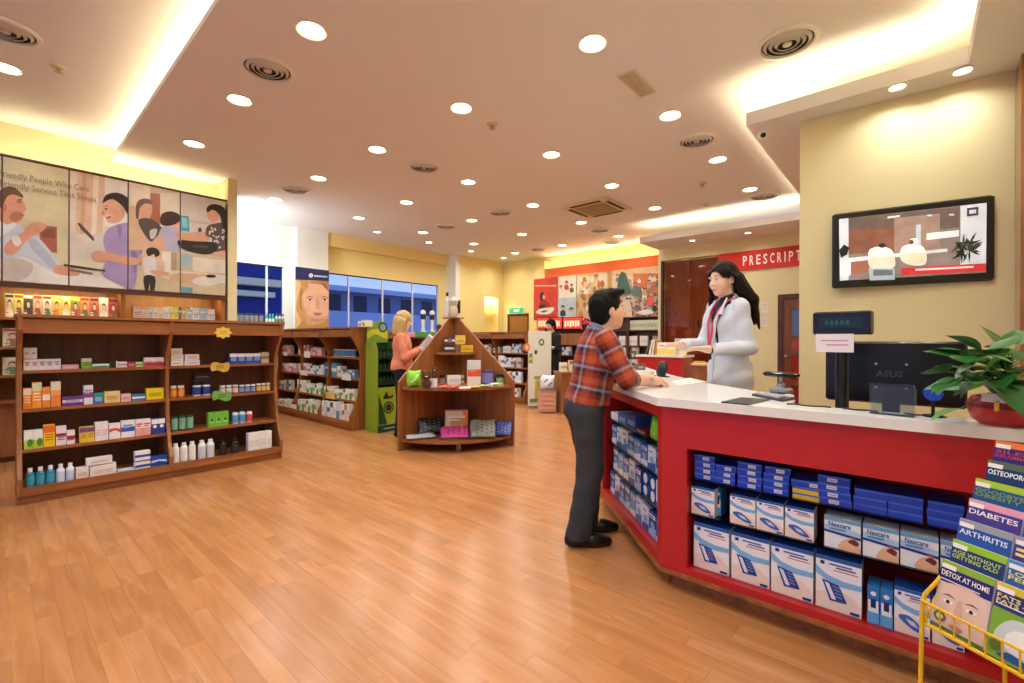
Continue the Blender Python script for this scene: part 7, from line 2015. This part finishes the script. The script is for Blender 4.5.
# ------------------------------------------------------------------ customer in a plaid shirt
p0_ = onz(592, 539, 0)
cu_rz = math.radians(-42)
p0_ = p0_ - np.array([math.cos(cu_rz), math.sin(cu_rz), 0]) * .075
cu = person((p0_[0], p0_[1], 0), cu_rz, 'man in a red plaid shirt and dark trousers leaning on the counter')
SR, SLh = (.10, -.185, 1.285), (.14, .175, 1.285)
ER, WRr = (.215, -.245, 1.045), (.405, -.105, 1.022)
EL, WL = (.25, .215, 1.04), (.45, .055, 1.022)
HC = np.array([.175, .0, 1.468]); HR = rotm(math.radians(7), math.radians(-6))
F = Field((-.25, -.42, -.02), (.75, .42, 1.65), .0055)
T = head_field(F, HC, HR, 1.03)
F.cap(HC + HR @ np.array([-.03, 0, -.07]), (.115, 0, 1.31), .052, .060, .03)
F.ell((.10, 0, 1.16), (.115, .165, .16), None, .05); F.ell((.06, 0, .97), (.105, .14, .14), None, .06); F.ell((.03, 0, .86), (.098, .14, .10), None, .05)
for a, b, c in ((SR, ER, WRr), (SLh, EL, WL)):
    F.cap(a, b, .052, .042, .04); F.cap(b, c, .043, .029, .02)
for sg, kn, an in ((-1, (.03, -.10, .47), (-.045, -.10, .09)), (1, (.085, .10, .47), (.075, .11, .09))):
    F.cap((.03, sg * .085, .84), kn, .082, .056, .03); F.cap(kn, an, .056, .038, .02); F.cap(an, (an[0] + .10, an[1], .04), .036, .03, .02)
hand(F, WRr, (.9, .35, .02), (-.25, -.75, .6), 1.0, .62, False, thumb_up=.9)
hand(F, WL, (.75, -.6, .02), (0.1, .2, .98), 1.0, .35, True)
to = F.mesh('body', SKINA); cub = place('body', to, cu)
eyes(cub, T, 1.03, HR)
# shirt
F = Field((-.25, -.42, .82), (.6, .42, 1.42), .0055)
F.ell((.10, 0, 1.16), (.135, .188, .175), None, .05); F.ell((.065, 0, 1.00), (.130, .168, .16), None, .06); F.ell((.035, 0, .89), (.138, .172, .12), None, .05)
F.cap((.09, 0, 1.28), (.10, 0, 1.335), .085, .066, .04)
for a, b, q in ((SR, ER, .62), (SLh, EL, .62)):
    a_, b_2 = np.array(a), np.array(b)
    F.cap(a, b_2, .068, .062, .035)
for b, c in ((ER, WRr), (EL, WL)):
    b, c = np.array(b), np.array(c)
    F.cap(b, b + (c - b) * .22, .060, .054, .02)
wrinkle(F, .005, 24)
X, Y, Z = F.grid()
hem = .885 + .25 * (X + .02) * 0 + .012 * np.sin(9 * Y)
F.d = np.maximum(F.d, hem - Z)
nk = np.array([.13, 0, 1.36])
F.cap((.115, 0, 1.33), (.15, 0, 1.40), .052, .060, .01, 's')
me = F.mesh('shirt', CLOTHC, 1, plaid_color([((.03, 0, .88), (.12, 0, 1.34), .16, (1, 0, 0), 0), (SR, ER, .065, (0, -1, 0), .13), (SLh, EL, .065, (0, 1, 0), .3), (ER, WRr, .055, (0, -1, 0), .4), (EL, WL, .055, (0, 1, 0), .4)]))
sh = place('shirt', me, cu)
F = Field((-.02, -.12, 1.27), (.28, .12, 1.42), .005)       # collar
F.cap((.10, 0, 1.318), (.108, 0, 1.345), .074, .068, .005); F.cap((.11, 0, 1.25), (.128, 0, 1.42), .061, .062, .004, 's')
place('collar', F.mesh('collar', mat('collar_grey_blue', '#6f8596', .85)), sh)
# trousers
F = Field((-.25, -.30, .03), (.35, .30, 1.0), .006)
F.ell((.03, 0, .885), (.125, .162, .11), None, .05); F.ell((-.005, 0, .83), (.10, .15, .10), None, .05)
for sg, kn, an in ((-1, (.03, -.10, .47), (-.045, -.10, .065)), (1, (.085, .10, .47), (.075, .11, .065))):
    F.cap((.02, sg * .085, .82), kn, .098, .078, .03); F.cap(kn, an, .078, .074, .03)
wrinkle(F, .004, 30, 1.0)
X, Y, Z = F.grid()
F.d = np.maximum(F.d, np.maximum(Z - .95, .055 - Z))
place('trousers', F.mesh('trousers', TROUS), cu)
MB().rings([[(.033 + (.112 + r) * math.cos(t), (.150 + r) * math.sin(t), z) for r, z in ((0, .885), (.004, .885), (.004, .925), (0, .925))] for t in np.linspace(0, 2 * math.pi, 33)]).build('belt', LEATH, cu, True)
# hair: short, swept up at the forehead
F = Field((-.10, -.2, 1.36), (.45, .2, 1.66), .0045)
TT = lambda x, y, z: HC + HR @ (np.array([x, y, z]) * 1.03)
F.ell(TT(-.022, 0, .036), (.108, .087, .104), HR, .01); F.ell(TT(-.055, 0, -.02), (.068, .078, .085), HR, .02)
for k in range(7):
    yy = -.055 + .018 * k
    F.cap(TT(.02, yy, .102), TT(.078, yy * .9, .108), .030, .018, .02)
F.ell(TT(.095, 0, -.03), (.070, .12, .095), HR, .005, 's'); F.ell(TT(.03, 0, -.115), (.085, .12, .08), HR, .005, 's')
for sg in (-1, 1):
    F.ell(TT(-.004, sg * .092, -.020), (.036, .027, .042), HR, .005, 's')
X, Y, Z = F.grid()
F.d += (.0025 * np.sin(140 * X + 60 * Y) * np.sin(120 * Y + 50 * Z)).astype(np.float32)
place('hair', F.mesh('hair', HAIRB, 0), cu)
# shoes, watch and the dark thing in the hand
for sg, (ax_, ay) in ((-1, (-.045, -.10)), (1, (.075, .11))):
    F = Field((ax_ - .12, ay - .08, -.005), (ax_ + .27, ay + .08, .13), .005)
    F.cap((ax_ - .045, ay, .045), (ax_ + .12, ay, .036), .040, .040, .02); F.cap((ax_ + .10, ay, .034), (ax_ + .19, ay, .028), .040, .028, .03); F.cap((ax_ - .03, ay, .06), (ax_ + .01, ay, .09), .040, .040, .02)
    X, Y, Z = F.grid(); F.d = np.maximum(F.d, .002 - Z)
    place('shoe', F.mesh('shoe', LEATH), cu)
wv = np.array(WRr) - np.array(ER); wv /= np.linalg.norm(wv); wpos = np.array(WRr) - wv * .012
MB().col('#8a9a94').lathe([(.033, -.011), (.0345, 0), (.033, .011)], 20, cap0=False, cap1=False).build('wrist_watch', METAL, cu, True, tuple(wpos), Vector(wv).to_track_quat('Z', 'Y').to_euler())
cpos = onz(664, 377, CT)
cr = tag(empty('card_reader', (cpos[0] + .03, cpos[1] + .03, CT), math.radians(-30)), 'black rounded counter bell shaped reader at the customer hand', 'card reader')
F = Field((-.1, -.1, -.01), (.1, .1, .16), .006)
F.ell((0, 0, .06), (.03, .062, .075), np.array(Matrix.Rotation(.25, 3, 'Y')), .01); X, Y, Z = F.grid(); F.d = np.maximum(F.d, .001 - Z)
place('reader_body', F.mesh('reader_body', mat('dark_green_black', '#121a14', .35)), cr)
MB().box(-.035, .035, -.05, .05, 0, .008).build('reader_base', BLACKM, cr)

# ------------------------------------------------------------------ pharmacist in a white coat
PZd = 3.36
pw = atz(729, 341.5, PZd)
ph_rz = math.radians(141)
ph = person((pw[0], pw[1], PLAT), ph_rz, 'woman in a white coat with a red lanyard behind the counter')
q = 1.03
SLp, ELp, WLp = (.01, .146, 1.372), (-.035, .176, 1.075), (.235, .145, 1.060)
SRp, ERp, WRp = (.03, -.142, 1.372), (.08, -.18, 1.10), (.335, -.050, 1.09)
HC2 = np.array([.055, .0, 1.572]); HR2 = rotm(math.radians(12), math.radians(10))
F = Field((-.3, -.42, -.02), (.75, .42, 1.75), .0058)
T = head_field(F, HC2, HR2, 1.0, True)
F.cap(HC2 + HR2 @ np.array([-.03, 0, -.07]), (.005, 0, 1.40), .043, .050, .03)
F.ell((.015, 0, 1.26), (.085, .120, .14), None, .05); F.ell((0, 0, 1.05), (.075, .10, .14), None, .06); F.ell((-.01, 0, .93), (.088, .125, .12), None, .05)
for a, b, c in ((SLp, ELp, WLp), (SRp, ERp, WRp)):
    F.cap(a, b, .036, .032, .04); F.cap(b, c, .033, .024, .02)
for sg in (-1, 1):
    F.cap((-.01, sg * .075, .90), (.0, sg * .085, .48), .072, .052, .03); F.cap((.0, sg * .085, .48), (-.02, sg * .085, .08), .052, .034, .02); F.cap((-.02, sg * .085, .06), (.13, sg * .09, .03), .032, .028, .02)
hand(F, WLp, (.93, -.30, .08), (-.1, .35, -.93), 1.0, -.16, False, thumb_up=.2)
hand(F, WRp, (.97, .10, .03), (0, -.35, .93), 1.0, .12, False)
phb = place('body', F.mesh('body', SKINB), ph)
eyes(phb, T, 1.0, HR2)
MB().col('#c05a5c').flat(spline([(-.020, 0), (-.008, .0055), (0, .004), (.008, .0055), (.020, 0), (.008, -.006), (-.008, -.006)], 3), lambda a, b: tuple(T(.0965, a, -.064 + b))).build('lips', PRINT, phb)
for sg in (-1, 1):
    MB().tube([tuple(T(.090, sg * .016, .030)), tuple(T(.090, sg * .032, .036)), tuple(T(.080, sg * .048, .031))], [.0022, .003, .0015], 6).build('eyebrow', HAIRBR, phb, True)
# top under the coat
F = Field((-.2, -.25, .85), (.25, .25, 1.5), .007)
F.ell((.018, 0, 1.26), (.100, .128, .145), None, .05); F.ell((0, 0, 1.05), (.09, .115, .15), None, .06); F.cap((.005, 0, 1.36), (.01, 0, 1.425), .070, .056, .03)
place('navy_top', F.mesh('navy_top', mat('navy_knit', '#1d1a30', .8)), ph)
# coat
F = Field((-.32, -.40, .30), (.45, .40, 1.47), .0055)
F.ell((.010, 0, 1.255), (.120, .148, .165), None, .05); F.ell((0, 0, 1.05), (.108, .130, .16), None, .07); F.ell((-.01, 0, .90), (.138, .168, .17), None, .07)
F.cap((-.01, 0, .80), (-.01, 0, .42), .160, .20, .08, flat=((1, 0, 0), 1.2))
F.cap((.0, 0, 1.36), (-.005, 0, 1.415), .088, .066, .04)
for a, b, c in ((SLp, ELp, WLp), (SRp, ERp, WRp)):
    b, c = np.array(b), np.array(c)
    F.cap(a, b, .053, .049, .03); F.cap(b, b + (c - b) * .93, .049, .041, .02)
    e = b + (c - b) * .93
    F.cap(e, c + (c - b) * .2, .036, .034, .004, 's')
wrinkle(F, .0075, 21, 2.0)
X, Y, Z = F.grid()
wv_ = np.clip((Z - 1.02) * .20, .004, .075) + 0 * X
F.d = np.maximum(F.d, -np.maximum(np.abs(Y + .0) - wv_, np.maximum(.03 - X, X - .22)))
F.d = np.maximum(F.d, .36 - Z)
F.cap((.01, 0, 1.38), (.03, 0, 1.47), .052, .060, .01, 's')
coat = place('coat', F.mesh('coat', COATW), ph)
# lapels and pocket line
for sg in (-1, 1):
    pts = [(.050, 1.435), (.094, 1.375), (.104, 1.31), (.075, 1.315), (.055, 1.24), (.010, 1.04), (.006, 1.06), (.045, 1.27), (.062, 1.38)]
    def fr(a, b, h, sg=sg):
        xx = .012 + math.sqrt(max(.0002, 1 - ((b - 1.255) / .19) ** 2)) * .134 * math.sqrt(max(.05, 1 - (a / .19) ** 2)) if b < 1.38 else .058 + (1.435 - b) * .75 - a * .2
        xx = max(xx, .135 if b < 1.25 else xx)
        return (xx - .004 + h, sg * a * .95, b)
    MB().prism(pts, fr, (0, .013)).build('lapel', COATW, coat)
LAN = mat('red_ribbon', '#d8415a', .6)
for sg in (-1, 1):
    MB().tube([(-.02, sg * .062, 1.435), (.05, sg * .062, 1.415), (.118, sg * .046, 1.34), (.150, sg * .03, 1.24), (.158, sg * .012, 1.12), (.158, .002 * sg, 1.055)], .0075, 6).build('lanyard', LAN, ph, True)
MB().col('#26262e').box(.155, .163, -.022, .022, .985, 1.055).build('name_badge', GLOSSP, ph)
wv = np.array(WLp) - np.array(ELp); wv /= np.linalg.norm(wv)
MB().col('#2a2a2e').lathe([(.029, -.008), (.031, 0), (.029, .008)], 18, cap0=False, cap1=False).build('wrist_watch', GLOSSP, ph, True, tuple(np.array(WLp) + wv * .006), Vector(wv).to_track_quat('Z', 'Y').to_euler())
# long hair
F = Field((-.32, -.26, 1.18), (.26, .26, 1.76), .005)
TT = lambda x, y, z: HC2 + HR2 @ np.array([x, y, z])
F.ell(TT(-.020, 0, .034), (.110, .092, .102), HR2, .01)
for sg, L_ in ((-1, 1.30), (1, 1.27)):
    for k in range(6):
        a = math.radians(95 + 14 * k)
        b0 = TT(-.03 + .07 * math.cos(a), sg * .088 * math.sin(a), -.01)
        b1 = np.array([-.150 - .012 * (k % 2), sg * (.125 - .022 * k), L_ - .06 + .045 * (k % 3) + .012 * k])
        m_ = np.array([-.105, sg * (.110 - .02 * k), 1.42])
        F.cap(b0, m_, .040, .040, .02); F.cap(m_, b1, .038, .008, .02)
    F.cap(TT(.02, sg * .080, .05), TT(.0, sg * .088, -.03), .022, .018, .015)
F.cap(TT(.045, -.066, .05), (.075, -.100, 1.45), .022, .018, .02); F.cap((.075, -.100, 1.45), (.095, -.105, 1.36), .018, .008, .02)
F.ell(TT(.085, .004, -.03), (.068, .072, .098), HR2, .005, 's'); F.ell(TT(.04, .05, -.06), (.055, .055, .075), HR2, .005, 's')
F.ell(TT(.004, .092, -.016), (.030, .026, .038), HR2, .005, 's')
X, Y, Z = F.grid()
F.d += (.0022 * np.sin(150 * Y + 70 * X + 6 * np.sin(9 * Z))).astype(np.float32)
place('hair', F.mesh('hair', HAIRBR, 0), ph)

# ------------------------------------------------------------------ simpler figures further away
def figure(loc, rz, label, skin, hairm, top, bottom, arms, hair_style, s=1.0, h=.011):
    e = person(loc, rz, label)
    (Sr, Er, Wr), (Sl, El, Wl) = arms
    hc = np.array([.03, 0, 1.50]); hr = rotm(0, math.radians(14))
    F = Field((-.3, -.42, -.02), (.7, .42, 1.7), .008)
    T = head_field(F, hc, hr, .98, True)
    F.cap(hc + hr @ np.array([-.03, 0, -.07]), (-.01, 0, 1.33), .045, .052, .03)
    F.ell((0, 0, 1.20), (.10, .15, .15), None, .05); F.ell((0, 0, 1.0), (.09, .125, .14), None, .06); F.ell((-.01, 0, .90), (.11, .16, .12), None, .05)
    for a, b, c in arms:
        F.cap(a, b, .045, .038, .04); F.cap(b, c, .037, .026, .02)
        hand(F, c, np.array(c) - np.array(b), (0, 0, 1), 1.0, .35, c[1] > 0)
    for sg in (-1, 1):
        F.cap((0, sg * .085, .88), (.01, sg * .085, .46), .080, .054, .03); F.cap((.01, sg * .085, .46), (-.02, sg * .085, .08), .054, .036, .02); F.cap((-.02, sg * .085, .05), (.13, sg * .09, .03), .034, .028, .02)
    place('body', F.mesh('body', skin), e)
    F = Field((-.3, -.42, .78), (.55, .42, 1.42), .008)
    F.ell((0, 0, 1.19), (.125, .178, .17), None, .05); F.ell((0, 0, 1.0), (.118, .150, .16), None, .06); F.ell((-.01, 0, .90), (.140, .182, .12), None, .05); F.cap((-.01, 0, 1.30), (-.008, 0, 1.345), .08, .06, .04)
    for a, b, c in arms:
        b_, c_ = np.array(b), np.array(c)
        F.cap(a, b_, .062, .056, .035); F.cap(b_, b_ + (c_ - b_) * (.9 if hair_style != 'short' else .25), .055, .045, .02)
    wrinkle(F, .006, 18, 1.0)
    X, Y, Z = F.grid(); F.d = np.maximum(F.d, .86 - Z)
    F.cap((.0, 0, 1.32), (.03, 0, 1.40), .05, .058, .01, 's')
    place('jacket' if hair_style != 'short' else 'shirt', F.mesh('jacket', top), e)
    F = Field((-.3, -.32, .03), (.35, .32, .92), .009)
    F.ell((-.01, 0, .88), (.128, .17, .11), None, .05)
    for sg in (-1, 1):
        F.cap((0, sg * .085, .84), (.01, sg * .085, .46), .095, .072, .03); F.cap((.01, sg * .085, .46), (-.02, sg * .085, .06), .072, .062, .02)
    X, Y, Z = F.grid(); F.d = np.maximum(F.d, np.maximum(Z - .89, .05 - Z))
    place('trousers', F.mesh('trousers', bottom), e)
    F = Field((-.22, -.2, 1.2), (.25, .2, 1.66), .007)
    TT = lambda x, y, z: hc + hr @ np.array([x, y, z])
    F.ell(TT(-.02, 0, .036), (.110, .094, .102), hr, .01)
    if hair_style == 'bob':
        for sg in (-1, 1):
            for k in range(5):
                a = math.radians(80 + 22 * k)
                p = TT(-.02 + .085 * math.cos(a), sg * .085 * math.sin(a), -.01)
                F.cap(p, p + np.array([-.02, 0, -.16]), .042, .036, .02)
    else:
        F.ell(TT(-.05, 0, -.02), (.07, .08, .085), hr, .02)
    F.ell(TT(.10, 0, -.035), (.075, .075 if hair_style == 'bob' else .12, .10), hr, .005, 's')
    X, Y, Z = F.grid(); F.d += (.003 * np.sin(110 * Y + 60 * X + 5 * np.sin(12 * Z))).astype(np.float32)
    place('hair', F.mesh('hair', hairm, 0), e)
    for sg in (-1, 1):
        F = Field((-.12, sg * .085 - .07, -.005), (.22, sg * .085 + .07, .10), .008)
        F.cap((-.055, sg * .085, .04), (.08, sg * .088, .034), .040, .040, .02); F.cap((.08, sg * .088, .034), (.15, sg * .09, .026), .040, .026, .02)
        X, Y, Z = F.grid(); F.d = np.maximum(F.d, .002 - Z)
        place('shoe', F.mesh('shoe', LEATH), e)
    return e
lw = atz(402, 341.5, 6.12)
lady = figure((lw[0], lw[1], 0), math.radians(-40), 'blonde woman in a peach jacket reading a white box by the pyramid', SKINB, HAIRY, PEACH, BLKCL,
       [((.0, -.18, 1.28), (.05, -.22, 1.03), (.25, -.13, 1.12)), ((.0, .18, 1.28), (.06, .20, 1.05), (.24, .04, 1.14))], 'bob')
lady.scale = (1.02, 1.02, 1.02)
MB().col('#e9dcc0').prism([(-.03, 1.34), (.03, 1.34), (.05, 1.0), (.04, .88), (-.01, .88)], lambda a, b, hh: (.118 + hh - .9 * max(0, b - 1.25) * .5, a, b), (0, .012)).build('cream_top', PRINT, lady)
bx_ = Vector(atz(423.5, 352, 5.95))
o = place('white_box', carton_mesh(.17, .07, .22, '#efece8', 'l#b8b4b4 T#d8d4d0'), None, bx_, (math.radians(12), math.radians(38), math.radians(-45)))
tag(o, 'white box held up by the blonde woman', 'box')
bw_ = atz(551.5, 341.5, 9.85)
dark = figure((bw_[0], bw_[1], 0), math.radians(170), 'person in black clothes standing by the white banner at the back', SKINA, HAIRBR, BLKCL, BLKCL,
       [((.0, -.18, 1.28), (.02, -.22, 1.02), (.24, -.16, 1.06)), ((.0, .18, 1.28), (.03, .22, 1.02), (.25, .10, 1.10))], 'short')
dark.scale = (1.07, 1.07, 1.07)
